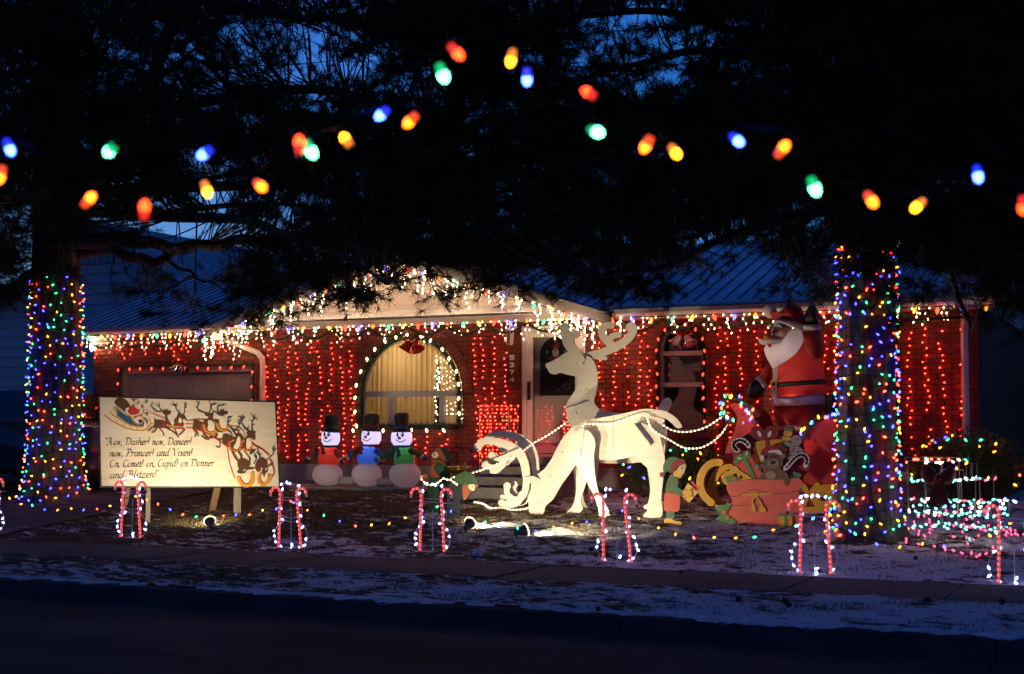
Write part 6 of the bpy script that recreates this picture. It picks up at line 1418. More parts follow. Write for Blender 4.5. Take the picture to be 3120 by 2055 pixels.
# ------------------------------------------------------------------ wire snowmen and candy canes along the pavement
M['caneglow'] = lamp_mat('lit_cane_tube', (1.5, .045, .045)); M['canebulb'] = lamp_mat('cane_bulb', (9, 1.1, .5)); M['caneclear'] = mat('clear_cane_tube', (.55, .45, .45), .2, emit=(1, .25, .25), estr=.25)
HT = .84
def wire_snowman(idx, label, p):
    rnd = random.Random(40+idx)
    r = thing('wire_snowman', label, 'light decoration', p, 'wire snowmen along the pavement'); x, y, z = p
    Q = lambda u, v, d=0: (x+u*1.12, y+d, z+v)
    fr = MB(); t_ = .0045
    hat = [Q(-.118, .60), Q(-.116, .84), Q(.116, .82), Q(.118, .60)]; fr.tube(hat, t_, 4)
    fr.tube([Q(-.24, .625), Q(.24, .60)], t_, 4); fr.tube([Q(-.10, .655), Q(.10, .648)], t_, 4)
    mid = crv([Q(-.118, .60), Q(-.15, .50), Q(-.135, .41), Q(-.10, .345)], 5); midr = crv([Q(.118, .60), Q(.15, .50), Q(.135, .41), Q(.10, .345)], 5)
    lo = crv([Q(-.10, .345), Q(-.19, .28), Q(-.225, .16), Q(-.18, .045), Q(-.10, .0)], 5); lor = crv([Q(.10, .345), Q(.19, .28), Q(.225, .16), Q(.18, .045), Q(.10, .0)], 5)
    for c in (mid, midr, lo, lor): fr.tube(c, t_, 4)
    fr.tube(crv([Q(-.13, .43), Q(0, .385), Q(.13, .435)], 5), t_*.8, 4); fr.tube(crv([Q(-.11, .37), Q(0, .335), Q(.11, .375)], 5), t_*.8, 4)
    fr.tube([Q(0, .52), Q(0, -.08)], t_*1.3, 4); fr.tube([Q(-.10, 0), Q(.10, 0)], t_, 4)
    fr.build('frame', M['steel'], r)
    beads = MB()
    for k in range(9):
        a = -1+2*k/8; beads.ball(Q(a*.11, .445-.045*(1-a*a), -.005), .011, n=6, m=4)
    beads.ball(Q(0, .525, -.005), .014, n=6, m=4); o = beads.build('unlit_beads', mat('teal_bead', (.05, .12, .13), .3), r); o['kind'] = 'stuff'
    spots = [(-.117, .83), (-.06, .845), (0, .838), (.055, .832), (.112, .82), (-.117, .76), (.117, .70), (-.118, .62), (.12, .58), (-.145, .52), (.15, .51), (-.14, .43), (.13, .42), (-.11, .36), (.105, .35), (-.17, .31), (.18, .29), (-.215, .23), (.215, .21), (-.225, .16), (.222, .14), (-.205, .08), (.19, .06), (-.14, .02), (.13, .02), (.02, .01), (.03, .06)]
    for u, v in spots:
        if rnd.random() < .12: continue
        bulb(r, Q(u+rnd.uniform(-.014, .014), v+rnd.uniform(-.012, .012), -.015), 'cool', 'mini', 1.2, .85)
    return r
def candy_cane(label, base, lean, hook):
    r = thing('candy_cane', label, 'light decoration', base, 'lit candy canes along the pavement'); b = Vector(base)
    top = b + Vector((lean, 0, .70)); s = hook; P = [b, b+(top-b)*.33, b+(top-b)*.66, top]
    for a in np.linspace(0, math.pi*1.02, 8)[1:]: P.append(top + Vector((s*.072*(1-math.cos(a)), 0, .07*math.sin(a)*1.15)))
    P.append(P[-1]+Vector((s*.006, 0, -.03)))
    P = [Vector(p) for p in crv([tuple(p) for p in P], 4)]
    MB().tube(P, .0150, 8).build('tube', M['caneclear'], r, True)
    Q = resample(P, .055); gl = MB(); bl = MB()
    L = resample(P, .0138); i = 1
    while i < len(L)-4:
        gl.tube(L[i:i+3], .0180, 7); c = L[i+1]; add_mini(bl, c+Vector((0, -.009, 0)), .0125, .014, d=(1, 0, random.uniform(-.2, .2))); i += 4
    o = gl.build('lit_segments', M['caneglow'], r); o['kind'] = 'stuff'; o = bl.build('bulbs', M['canebulb'], r); o['kind'] = 'stuff'
    MB().lathe([(.014, -.03), (.014, .0), (.005, .005)], P[-1], 6).build('end_cap', M['dark'], r)
where = ['at the left edge of the picture', 'in front of the wooden sign', 'between the sign and the snowmen', 'in front of the painted elves', 'in front of the grazing deer', 'in front of the toy sack', 'at the right edge of the picture']
cps = [ground(px, py) for px, py in ((-28, 1622), (402, 1640), (886, 1672), (1318, 1682), (1880, 1712), (2482, 1748), (3092, 1778))]
for i, p in enumerate(cps):
    wire_snowman(i, 'wire snowman outlined in cool white lights, '+where[i], p)
    if i > 0: candy_cane('red lit candy cane, left of the wire snowman '+where[i], p+Vector((-.15, -.05, 0)), random.uniform(-.01, .03), -1)
    if i < 6: candy_cane('red lit candy cane, right of the wire snowman '+where[i], p+Vector((.19, -.05, 0)), random.uniform(-.075, -.045), 1)
# coloured string draped from cane to cane
def lawn_string(label, hang, sag, n, start):
    pts = []
    for a, b in zip(hang[:-1], hang[1:]):
        for k in range(14):
            t = k/14; p = a+(b-a)*t; pts.append(p-Vector((0, 0, sag*4*t*(1-t))))
    pts.append(hang[-1])
    r = thing('lawn_light_string', label, 'light string', pts[0], 'coloured strings draped along the canes')
    MB().tube(pts, .0045, 4).build('wire', M['wire'], r)
    for i, p in enumerate(resample(pts, .235)): bulb(r, p+Vector((random.uniform(-.02, .02), -.01, random.uniform(-.035, .02))), MULTI[(i*2+start+random.randint(0, 1)) % 5], 'mini', 1.3, .72)
hz = [p+Vector((0, .05, .60)) for p in cps]
lawn_string('coloured mini lights draped between the canes before the pine, sign and snowmen', [atd(-60, 1470, 19.5), hz[0], hz[1], hz[2]], .24, 60, 0)
lawn_string('coloured mini lights draped between the canes from snowmen to toy sack', [hz[2], hz[3], hz[4], hz[5]], .27, 60, 2)
lawn_string('coloured mini lights draped between the canes beside the wire train', [hz[5], hz[6]], .26, 60, 1)

# ------------------------------------------------------------------ floodlights on stakes
FG = lamp_mat('floodlight_glass', (26, 20, 11))
def flood(label, p, target, power, ang):
    p = Vector(p); d = (Vector(target)-p).normalized(); r = thing('floodlight', label, 'floodlight', p-Vector((0, 0, p.z-gz(p.x, p.y))), 'floodlights on the lawn')
    MB().lathe([(.018, -.12), (.030, -.11), (.034, -.06), (.05, -.04), (.078, .035), (.080, .05), (.074, .048), (.046, -.03)], p, 20, axis=d).build('housing', mat('grey_lamp_housing', (.10, .10, .10), .35, metal=.5), r, True)
    MB().lathe([(.002, .038), (.05, .042), (.073, .046), (.073, .050), (.05, .056), (.002, .060)], p, 20, axis=d).build('lens', FG, r, True)
    MB().lathe([(.0745, .046), (.090, .050), (.090, .058), (.0745, .058)], p, 20, axis=d).build('rim', lamp_mat('lit_glass_rim', (5, 4.0, 2.4)), r, True)
    MB().tube([p-d*.09, p-d*.09-Vector((0, 0, .03)), p-d*.09-Vector((0, 0, p.z-gz(p.x, p.y)+.1))], .012, 6).build('stake', M['dark'], r)
    ld = bpy.data.lights.new('flood_beam', 'SPOT'); ld.energy = power*EK; ld.spot_size = R(ang); ld.spot_blend = .55; ld.color = (1, .78, .46); ld.shadow_soft_size = .03
    lo_ = bpy.data.objects.new('flood_beam', ld); col.objects.link(lo_); lo_.location = p+d*.075; lo_.rotation_euler = d.to_track_quat('-Z', 'Y').to_euler()
    lo_.parent = r; lo_.location -= r.location
f1, f2, f3 = (ground(*q) for q in ((640, 1616), (1428, 1622), (1592, 1640)))
flood('floodlight on the grass aimed at the wooden sign', f1+Vector((0, 0, .10)), SP(600, 1390), 185, 125)
flood('floodlight nearest the painted elves, aimed at the deer', f2+Vector((0, 0, .10)), DP(1610, 1390), 190, 124)
flood('floodlight in front of the grazing deer', f3+Vector((0, 0, .09)), DP(2180, 1430), 290, 116)

# ------------------------------------------------------------------ wire train with a velvet bow
tr = thing('wire_train', 'white wire-frame toy train covered in mint green lights', 'light decoration', ground(2885, 1650))
t0 = ground(2765, 1655); t0.z = gz(t0.x, t0.y)+.12; ux = Vector((.90, -.40, 0)).normalized(); uy = Vector((.40, .90, 0)).normalized()
TQ = lambda a, b, c: t0 + ux*a + uy*b + Vector((0, 0, c))
fr = MB()
def wbox(a0, a1, b0, b1, c0, c1, rows=1, cols=0):
    for b in (b0, b1):
        for c in np.linspace(c0, c1, rows+1): fr.tube([TQ(a0, b, c), TQ(a1, b, c)], .004, 4)
        for a in [a0, a1]+[a0+(a1-a0)*(k+1)/(cols+1) for k in range(cols)]: fr.tube([TQ(a, b, c0), TQ(a, b, c1)], .0055, 4)
    for a in (a0, a1):
        for c in (c0, c1): fr.tube([TQ(a, b0, c), TQ(a, b1, c)], .004, 4)
wbox(.02, 1.12, 0, .38, .10, .40, 2, 4); wbox(.02, .48, .0, .38, .40, .86, 2, 1); wbox(.48, .95, .04, .34, .40, .66, 1, 1); wbox(.0, .52, -.02, .40, .86, .90); wbox(.72, .80, .14, .24, .66, .84); wbox(.40, .60, .1, .28, .66, .76)
for a in (.22, .86):
    for b in (-.01, .39): fr.tube([TQ(a+.12*math.cos(q_), b, .10+.12*math.sin(q_)) for q_ in np.linspace(0, 6.283, 15)], .004, 4)
fr.tube([TQ(1.12, .0, .10), TQ(1.34, .05, -.04), TQ(1.34, .33, -.04), TQ(1.12, .38, .10)], .005, 4)
for k in range(5): fr.tube([TQ(1.12, .0+.38*k/4, .10), TQ(1.34, .05+.28*k/4, -.06)], .004, 4)
fr.build('frame', mat('dull_wire', (.20, .19, .18), .5), tr)
bulbsT = []
for b in (-.012, .39):
    for c, a0, a1, n in ((.10, .02, 1.12, 15), (.25, .02, 1.12, 17), (.33, .02, 1.12, 10), (.40, .02, 1.12, 15), (.63, .02, .48, 7), (.66, .50, .95, 8), (.86, 0, .52, 7)):
        for k in range(n):
            bulb(tr, TQ(a0+(a1-a0)*(k+.5)/n+random.uniform(-.03, .03), b+random.uniform(-.01, .01), c+random.uniform(-.022, .022)), random.choice(['mint']*6+['pink', 'pink', 'warm']) if c < .8 else random.choice(['mint', 'warm', 'red']), 'mini', 1.4, .85)
for a in (.22, .86):
    for k in range(9): bulb(tr, TQ(a+.12*math.cos(k*.7), -.015, .10+.12*math.sin(k*.7)), 'pink', 'mini', 1, .7)
for k in range(12): bulb(tr, TQ(1.16+.18*random.random(), .38*random.random(), .02+.1*random.random()), 'pink', 'mini', 1, .7)
tk = thing('lit_track', 'loop of pink lights lying on the ground as the train track', 'light string', ground(2885, 1690))
loop = [ground(2757+x/4.61-17, 1380+y/4.61) for x, y in [(70, 1310), (240, 1345), (490, 1372), (625, 1388), (690, 1425), (800, 1434), (890, 1470), (995, 1466), (1100, 1520), (1160, 1495), (1215, 1475), (1270, 1385), (1010, 1335), (725, 1237), (440, 1130), (310, 1160), (120, 1270)]]
MB().tube([p+Vector((0, 0, .03)) for p in loop]+[loop[0]+Vector((0, 0, .03))], .005, 4).build('wire', M['wire'], tk)
for p in loop: bulb(tk, p+Vector((random.uniform(-.04, .04), 0, .05)), 'pink', 'mini', 1.3, .8)
zW = zm(2740, 1380, 4.61); WP = PY(-4.8)
VEL = mat('dark_red_velvet', (.16, .008, .008), .8, (.10, .005, .005), 10)
bwv = thing('velvet_bow', 'large dark red velvet bow on the wire train', 'bow', WP(*zW((540, 420))))
puff(outline([(540, 330), (500, 250), (420, 180), (340, 165), (305, 230), (310, 330), (370, 420), (450, 440), (520, 400)]), WP, .12, 0, zW).build('loop', VEL, bwv, True)
puff(outline([(560, 330), (620, 250), (700, 190), (765, 185), (785, 290), (760, 400), (690, 440), (600, 420)]), WP, .12, 0, zW).build('loop', VEL, bwv, True)
puff(outline([(500, 320), (550, 295), (600, 320), (605, 390), (555, 420), (500, 390)]), WP, .14, .03, zW).build('knot', VEL, bwv, True)
shapes('ribbon_tail', [outline([(520, 390), (570, 400), (555, 560), (545, 700), (550, 775), (500, 740), (450, 735), (400, 765), (430, 640), (470, 500)])], WP, VEL, bwv, .03, .012, zW)
shapes('ribbon_tail', [outline([(560, 400), (620, 410), (660, 540), (700, 680), (722, 765), (660, 730), (610, 725), (560, 775), (550, 700), (555, 560)])], WP, VEL, bwv, .035, .012, zW)

# ------------------------------------------------------------------ bushes with lights
M['bush'] = mat('evergreen_bush_leaves', (.022, .045, .016), .6, (.045, .075, .025), 5)
def bush(label, c, rx, ry, rz, n, nb):
    r = thing('evergreen_bush', label, 'bush', c); c = Vector(c); q = MB(); rnd = random.Random(n)
    for _ in range(n):
        v = Vector((rnd.gauss(0, 1), rnd.gauss(0, 1), rnd.gauss(0, 1))).normalized()*(rnd.random()**.35)*(1+.16*math.sin(5*v_) if (v_ := rnd.random()*6) else 1)
        p = c+Vector((v.x*rx, v.y*ry, rz*.95+v.z*rz)); d = Vector((v.x+rnd.uniform(-.6, .6), v.y+rnd.uniform(-.6, .6), abs(v.z)+rnd.uniform(.0, .9))).normalized()*rnd.uniform(.05, .10); s = d.cross(Vector((rnd.random(), rnd.random(), .3))).normalized()*.011
        q.add([p, p+d*.5+s, p+d, p+d*.5-s], [(0, 1, 2, 3)])
    q.build('foliage', M['bush'], r)
    st = MB()
    for k in range(7): a = k*.9; st.tube([c, c+Vector((rx*.5*math.cos(a), ry*.5*math.sin(a), rz*1.2))], [.02, .006], 5)
    st.build('stems', paint((.06, .04, .025)), r)
    for k in range(nb):
        a = rnd.uniform(math.pi*1.0, math.pi*2.0); e = rnd.uniform(-.6, 1.2)
        bulb(r, c+Vector((rx*math.cos(a)*math.cos(e)*1.02, ry*math.sin(a)*math.cos(e)*1.02, rz*.95+rz*math.sin(e))), rnd.choice(MULTI), 'mini', 1.3)
bush('dark evergreen bush with coloured lights under the narrow window', (3.15, -.75, .50), .85, .5, .42, 9000, 26)
bush('dark evergreen bush with coloured lights at the house corner', (7.55, -.9, .50), .75, .55, .52, 9000, 22)
# ------------------------------------------------------------------ litter on the ground: pine cones, a white cup, tinfoil ball
cm = mat('pine_cone_scales', (.035, .022, .014), .8)
def cone_mesh():
    q = MB(); q.lathe([(.004, 0), (.018, .01), (.022, .03), (.014, .055), (.003, .07)], (0, 0, 0), 8)
    for k in range(40):
        a = k*2.4; z = .006+.06*k/40; rr = .026*math.sin(math.pi*(.18+.75*k/40))+.008; p = Vector((rr*.6*math.cos(a), rr*.6*math.sin(a), z)); o = Vector((math.cos(a), math.sin(a), .5))*.02; s = Vector((-math.sin(a), math.cos(a), 0))*.010
        q.add([p-s, p+s, p+o+s*.6, p+o-s*.6], [(0, 1, 2, 3)])
    return q.mesh('pine_cone', cm)
cmesh = cone_mesh()
cpx = [(2070, 1755, 'on the snow below the elf'), (2250, 1840, 'on the verge nearest the road'), (2130, 1818, 'on the verge below the toy sack'), (2785, 1715, 'on the snow below the right pine trunk'), (2395, 1858, 'large one in the middle of the verge'), (2815, 1840, 'on the pavement edge below the train'), (1830, 1870, 'on the verge below the deer'), (3060, 1850, 'at the right end of the verge'), (1800, 1690, 'between two canes below the deer'), (2400, 1850, 'beside the large one on the verge')]
for i, (px, py, wh_) in enumerate(cpx):
    p = ground(px, py); o = bpy.data.objects.new('pine_cone', cmesh); col.objects.link(o); o.location = p+Vector((0, 0, .035)); o.rotation_euler = (random.uniform(.8, 1.6), random.uniform(-.5, .5), random.uniform(0, 6)); s = random.uniform(.55, .85); o.scale = (s, s, s)
    tag(o, 'dark pine cone '+wh_, 'pine cone', 'fallen pine cones')
p = ground(1440, 1703); q = MB().lathe([(.03, 0), (.045, .11), (.043, .11), (.028, .005)], p+Vector((0, 0, .05)), 14, axis=(1, .2, .25)); single('paper_cup', q, paint((.6, .62, .66)), 'white paper cup lying at the edge of the pavement', 'cup', None, True)
zG = zm(2380, 1450, 5.06)
p = ground(2545, 1655); tg = thing('toy_bundle', 'pale plastic bag bundle at the foot of the right pine', 'bag', p)
q = MB().ball(p+Vector((0, 0, .10)), .11, .09, .11, 14, 10).ball(p+Vector((-.17, -.02, .07)), .065, .06, .07, 12, 8); q.build('bag', cloth('pale_plastic', (.55, .50, .58)), tg, True)

# grass blades through the snow
def blades(name, n, y0, y1, xb, h0, h1, m, label):
    rnd = np.random.RandomState(5)
    X = rnd.uniform(-16, 13, n*2); Y = rnd.uniform(y0, y1, n*2)
    dens = np.array([n2(a, b, 1.1, 1)+.6*n2(a, b, 3.3, 4) for a, b in zip(X, Y)]) - X*xb
    k = np.argsort(-dens+rnd.normal(0, .35, n*2))[:n]; X, Y = X[k], Y[k]
    Z = np.array([gz(a, b) for a, b in zip(X, Y)])+.005
    h = rnd.uniform(h0, h1, n); az = rnd.uniform(0, 6.283, n); le = rnd.uniform(.2, 1.3, n)
    v = np.empty((n, 3, 3)); w_ = .004
    v[:, 0] = np.stack([X-np.sin(az)*w_, Y+np.cos(az)*w_, Z], 1); v[:, 1] = np.stack([X+np.sin(az)*w_, Y-np.cos(az)*w_, Z], 1)
    v[:, 2] = np.stack([X+np.cos(az)*h*le, Y+np.sin(az)*h*le, Z+h], 1)
    return raw_tris(name, v.reshape(-1, 3), m)
def raw_tris(name, v, m, parent=None):
    n = len(v)//3; me = bpy.data.meshes.new(name); me.vertices.add(len(v)); me.vertices.foreach_set('co', v.astype(np.float32).ravel())
    me.loops.add(n*3); me.loops.foreach_set('vertex_index', np.arange(n*3, dtype=np.int32)); me.polygons.add(n); me.polygons.foreach_set('loop_start', np.arange(0, n*3, 3, dtype=np.int32)); me.polygons.foreach_set('loop_total', np.full(n, 3, dtype=np.int32))
    me.materials.append(m); me.update(); me.validate(); return link(name, me, parent)
M['straw'] = mat('dry_winter_grass', (.13, .10, .045), .8, (.07, .065, .025), 1.5)
for nm, a in (('lawn_grass', (90000, -6.85, -.9, .030, .02, .06)), ('verge_grass', (22000, -10.4, -8.45, .02, .02, .05))):
    o = blades(nm, *a, M['straw'], ''); tag(o, 'short dry winter grass poking through the snow', 'grass', None, 'stuff') if nm == 'lawn_grass' else tag(o, 'dry grass in the snowy strip beside the road', 'grass', None, 'stuff')
# ------------------------------------------------------------------ two big pines
def bark_mat():
    m = bpy.data.materials.new('pine_bark'); m.use_nodes = True; t = m.node_tree; b = t.nodes['Principled BSDF']; L = t.links.new
    tc = t.nodes.new('ShaderNodeTexCoord'); mp = t.nodes.new('ShaderNodeMapping'); mp.inputs['Scale'].default_value = (1, 1, .22); L(tc.outputs['Object'], mp.inputs[0])
    vo = t.nodes.new('ShaderNodeTexVoronoi'); vo.inputs['Scale'].default_value = 9; L(mp.outputs[0], vo.inputs[0])
    nz = t.nodes.new('ShaderNodeTexNoise'); nz.inputs['Scale'].default_value = 14; nz.inputs['Detail'].default_value = 7; L(mp.outputs[0], nz.inputs[0])
    rp = t.nodes.new('ShaderNodeValToRGB'); rp.color_ramp.elements[0].color = (.020, .015, .011, 1); rp.color_ramp.elements[1].color = (.115, .09, .07, 1); rp.color_ramp.elements[0].position = .3; rp.color_ramp.elements[1].position = .7; L(nz.outputs[0], rp.inputs[0]); L(rp.outputs[0], b.inputs['Base Color'])
    b.inputs['Roughness'].default_value = .9
    ad = t.nodes.new('ShaderNodeMath'); ad.operation = 'ADD'; L(vo.outputs[0], ad.inputs[0]); L(nz.outputs[0], ad.inputs[1])
    bp = t.nodes.new('ShaderNodeBump'); bp.inputs['Strength'].default_value = .9; bp.inputs['Distance'].default_value = .06; L(ad.outputs[0], bp.inputs['Height']); L(bp.outputs[0], b.inputs['Normal'])
    return m
M['bark'] = bark_mat()
M['needle'] = mat('pine_needles', (.014, .026, .011), .7, (.024, .038, .014), 2.0, spec=.1)
def trunk_r(z, z0, r): return r*(1+.42*math.exp(-(z-z0)/.30)) * (1-.018*(z-z0))
def trunk(root, c, r, z0, lean, name='trunk'):
    n = 40; q = MB(); vs = []; zs = list(np.linspace(z0-.25, z0+1.0, 12))+list(np.linspace(z0+1.2, 11, 26))
    for z in zs:
        rr = trunk_r(max(z, z0), z0, r)
        for k in range(n):
            a = 2*math.pi*k/n; f = 1+.05*math.sin(9*a+.6*z)+.03*math.sin(17*a-z*1.3)+(.10*math.sin(5*a)*math.exp(-max(0, z-z0)/.3))
            vs.append((c.x+lean[0]*(z-z0)+rr*f*math.cos(a), c.y+lean[1]*(z-z0)+rr*f*math.sin(a), z))
    fs = [(i*n+k, i*n+(k+1) % n, (i+1)*n+(k+1) % n, (i+1)*n+k) for i in range(len(zs)-1) for k in range(n)]
    q.add(vs, fs); return q.build(name, M['bark'], root, True)
bL = ground(165, 1532); bR = ground(2640, 1652)
TL, TR = bL+(bL-CAM).normalized()*.3, bR+(bR-CAM).normalized()*.2
TL.z = gz(TL.x, TL.y); TR.z = gz(TR.x, TR.y)
RL, RR = .43, .345
pineL = thing('pine_tree', 'tall pine left of the wooden sign, its trunk wrapped in lights', 'tree', TL, 'two big pines in the front yard')
pineR = thing('pine_tree', 'tall pine right of the sleigh, its trunk wrapped in lights', 'tree', TR, 'two big pines in the front yard')
LNL, LNR = (-.012, 0), (.018, 0)
trunk(pineL, TL, RL, TL.z, LNL); trunk(pineR, TR, RR, TR.z, LNR)
# lights wound round the trunks
def wrap(label, c, r, lean, z0, za, zb, turns, step, ph, start):
    pts = []; n = turns*28
    for k in range(n+1):
        t = k/n; z = za+(zb-za)*t + .05*math.sin(t*turns*2*math.pi*1.0+ph)+.02*math.sin(k*.9); a = ph+2*math.pi*turns*t; rr = trunk_r(z, z0, r)*1.06+.012
        pts.append(Vector((c.x+lean[0]*(z-z0)+rr*math.cos(a), c.y+lean[1]*(z-z0)+rr*math.sin(a), z)))
    s = thing('trunk_light_string', label, 'light string', pts[0], 'coloured light strings wound round the pine trunks')
    MB().tube(pts, .0045, 4).build('wire', M['wire'], s)
    toc = Vector((CAM.x-c.x, CAM.y-c.y, 0)).normalized(); rest = {k: MB() for k in MULTI}; cnt = 0
    for i, p in enumerate(resample(pts, step)):
        rad = Vector((p.x-c.x-lean[0]*(p.z-z0), p.y-c.y-lean[1]*(p.z-z0), 0)).normalized(); cl = random.choice(['red', 'red', 'amber', 'amber', 'green', 'green', 'blue', 'blue', 'blue'])
        if random.random() < .08: continue
        q = p+rad*random.uniform(.005, .035)+Vector((-rad.y, rad.x, 0))*random.uniform(-.05, .05)+Vector((0, 0, random.uniform(-.055, .055)))
        if rad.dot(toc) > -.25: bulb(s, q, cl, 'mini', 1.4, random.uniform(.65, .85)); cnt += 1
        else: add_mini(rest[cl], q)
    for k, mb in rest.items():
        if mb.v: o = mb.build('far_side_bulbs', M[k], s); o['kind'] = 'stuff'
    return cnt
zl1 = TL.z+3.85; zr1 = TR.z+3.72
print('bulbs', wrap('upper coloured light string round the left pine trunk', TL, RL, LNL, TL.z, TL.z+1.95, zl1, 13, .155, .3, 0), wrap('lower coloured light string round the left pine trunk', TL, RL, LNL, TL.z, TL.z+.06, TL.z+1.95, 13, .155, 2.0, 1),
      wrap('upper coloured light string round the right pine trunk', TR, RR, LNR, TR.z, TR.z+1.85, zr1, 16, .13, 1.0, 2), wrap('lower coloured light string round the right pine trunk', TR, RR, LNR, TR.z, TR.z+.06, TR.z+1.85, 15, .13, .5, 3))

# crowns: limbs, sprays of twigs and long needles
rng = np.random.RandomState(11)
# how thickly the branches hang, over the view (columns of 120 photo px, rows of 90)
DENS = ["99999889865588999997665799999999988",
        "99988786554457899998543468999999998",
        "99988766543236799998765789999999987",
        "99998877775668999999999999999999998",
        "99999999999999999999999999999999999",
        "99999888999999999999999999999999998",
        "99996655689999999999999999999998898",
        "98744333457999999999999986666888999",
        "75322222789999999999998532344677788",
        "64223333786654444345665322233355666",
        "31112333442220001010110000011122344",
        "00011110000000000000000000000000012"]
def dens(px, py):
    c = min(25, max(0, int(px/120))) ; r_ = int(py/90)
    if py < 0: return .92
    if r_ >= len(DENS): return 0
    row = DENS[r_]; i = min(len(row)-1, max(0, int(px/PW*len(row))))
    return {0: 0, 1: .05, 2: .12, 3: .22, 4: .34, 5: .46, 6: .6, 7: .76, 8: .9, 9: 1}[int(row[i])]
def project(p):
    v = Vector(p)-CAM; z = v.dot(fwd); return PW/2+FPX*v.dot(rgt)/z, PH/2-FPX*v.dot(upv)/z
def limb(root, pts, r0, r1, name='limb'):
    P = crv([tuple(p) for p in pts], 7); m = len(P); P = [Vector(p)+Vector((0, 0, .03*math.sin(i*.8))) for i, p in enumerate(P)]
    MB().tube(P, [r0+(r1-r0)*(i/(m-1))**.8 for i in range(m)], 8).build(name, M['bark'], root, True); return P
limbsL, limbsR = [], []
cl_ = lambda c, z, lean: Vector((c.x+lean[0]*(z-.3), c.y, z))
PYL = lambda Y: PY(Y)
# limbs read off the photograph, left pine
limbsL.append(limb(pineL, [cl_(TL, 4.75, LNL), PY(-3.3)(330, 728), PY(-3.4)(420, 735), PY(-3.5)(520, 752), PY(-3.7)(640, 748), PY(-3.9)(760, 730), PY(-4.1)(900, 720), PY(-4.3)(1100, 740), PY(-4.3)(1300, 790)], .15, .035))
limbsL.append(limb(pineL, [cl_(TL, 4.55, LNL), PY(-2.9)(300, 760), PY(-2.9)(400, 780), PY(-3.0)(470, 796), PY(-3.1)(560, 760), PY(-3.3)(640, 745)], .12, .06))
limbsL.append(limb(pineL, [PY(-3.1)(490, 790), PY(-3.0)(560, 820), PY(-2.9)(610, 850), PY(-2.8)(680, 880)], .045, .012, 'branch'))
limbsL.append(limb(pineL, [PY(-2.9)(590, 845), PY(-2.9)(530, 870), PY(-2.9)(470, 920), PY(-2.9)(430, 925)], .022, .006, 'branch'))
limbsL.append(limb(pineL, [PY(-2.9)(596, 850), PY(-2.9)(590, 900), PY(-2.8)(570, 945)], .02, .006, 'branch'))
limbsL.append(limb(pineL, [cl_(TL, 5.6, LNL), PY(-3.6)(380, 420), PY(-4.0)(450, 280), PY(-4.4)(505, 130), PY(-4.7)(560, -40), PY(-5)(640, -260)], .16, .06))
limbsL.append(limb(pineL, [PY(-4.0)(440, 300), PY(-4.2)(560, 180), PY(-4.4)(700, 260), PY(-4.6)(820, 360)], .05, .012, 'branch'))
limbsL.append(limb(pineL, [PY(-4.4)(560, 0), PY(-4.6)(720, 30), PY(-4.9)(900, 55), PY(-5.2)(1120, 90), PY(-5.4)(1320, 160)], .07, .015, 'branch'))
for k, (a, b) in enumerate((((330, 560), (60, 500)), ((200, 620), (-80, 640)), ((420, 590), (900, 520)), ((300, 330), (-40, 250)), ((420, 640), (1000, 640)), ((300, 180), (40, 60)))):
    y_ = -4.0-.6*(k % 3); limbsL.append(limb(pineL, [cl_(TL, 4.9+.5*k, LNL), PY(y_)(*a), PY(y_-.5)((a[0]+b[0])/2, (a[1]+b[1])/2-20), PY(y_-.9)(*b)], .09, .02))
for k, (zz_, pts) in enumerate(((6.2, [(700, 420), (1100, 480), (1450, 620)]), (5.6, [(800, 560), (1150, 640), (1450, 760)]), (6.8, [(800, 280), (1200, 330), (1500, 460)]), (5.3, [(600, 660), (900, 720), (1180, 860)]))):
    y_ = -5.0-.5*k; limbsL.append(limb(pineL, [cl_(TL, zz_, LNL)]+[PY(y_-.3*i)(*p) for i, p in enumerate(pts)], .11, .02))
for k, pts in enumerate((((2560, 520), (2380, 600), (2150, 700), (1980, 760)), ((2540, 380), (2250, 420), (1950, 470), (1640, 560)), ((2500, 200), (2250, 160), (1980, 180), (1750, 260)), ((2520, 120), (2250, 90), (1900, 30), (1600, 110)), ((2560, 620), (2300, 690), (2050, 800), (1800, 850)), ((2720, 560), (2900, 600), (3060, 720), (3150, 830)), ((2760, 300), (2950, 280), (3180, 360)), ((2700, 150), (2820, 60), (2960, -60)), ((2740, 460), (2950, 500), (3200, 560)), ((2600, 680), (2500, 760), (2420, 850)), ((2760, 650), (2860, 760), (2920, 900), (2960, 1010)), ((2500, 330), (2200, 560), (1850, 650), (1560, 740)))):
    y_ = -4.2-.45*(k % 5); z_ = 4.3+.42*((k*5) % 9); limbsR.append(limb(pineR, [cl_(TR, z_, LNR)]+[PY(y_-.35*i)(*p) for i, p in enumerate(pts)], .12 if k < 6 else .08, .018))
for k, (a, b) in enumerate((((3000, -60), (2850, 180)), ((2980, -60), (2790, 230)))):
    limbsR.append(limb(pineR, [PY(-5.5)(*a), PY(-5.6)((a[0]+b[0])/2+15, (a[1]+b[1])/2), PY(-5.7)(*b), cl_(TR, 5.6, LNR)], .09, .09))
limbsL.append(limb(pineL, [cl_(TL, 5.4, LNL), TL+Vector((-2.2, -.6, 5.6)), TL+Vector((-4.6, -1.2, 5.2))], .10, .02)); limbsL.append(limb(pineL, [cl_(TL, 6.4, LNL), TL+Vector((-2.0, .5, 6.8)), TL+Vector((-4.4, .4, 6.9))], .10, .02))
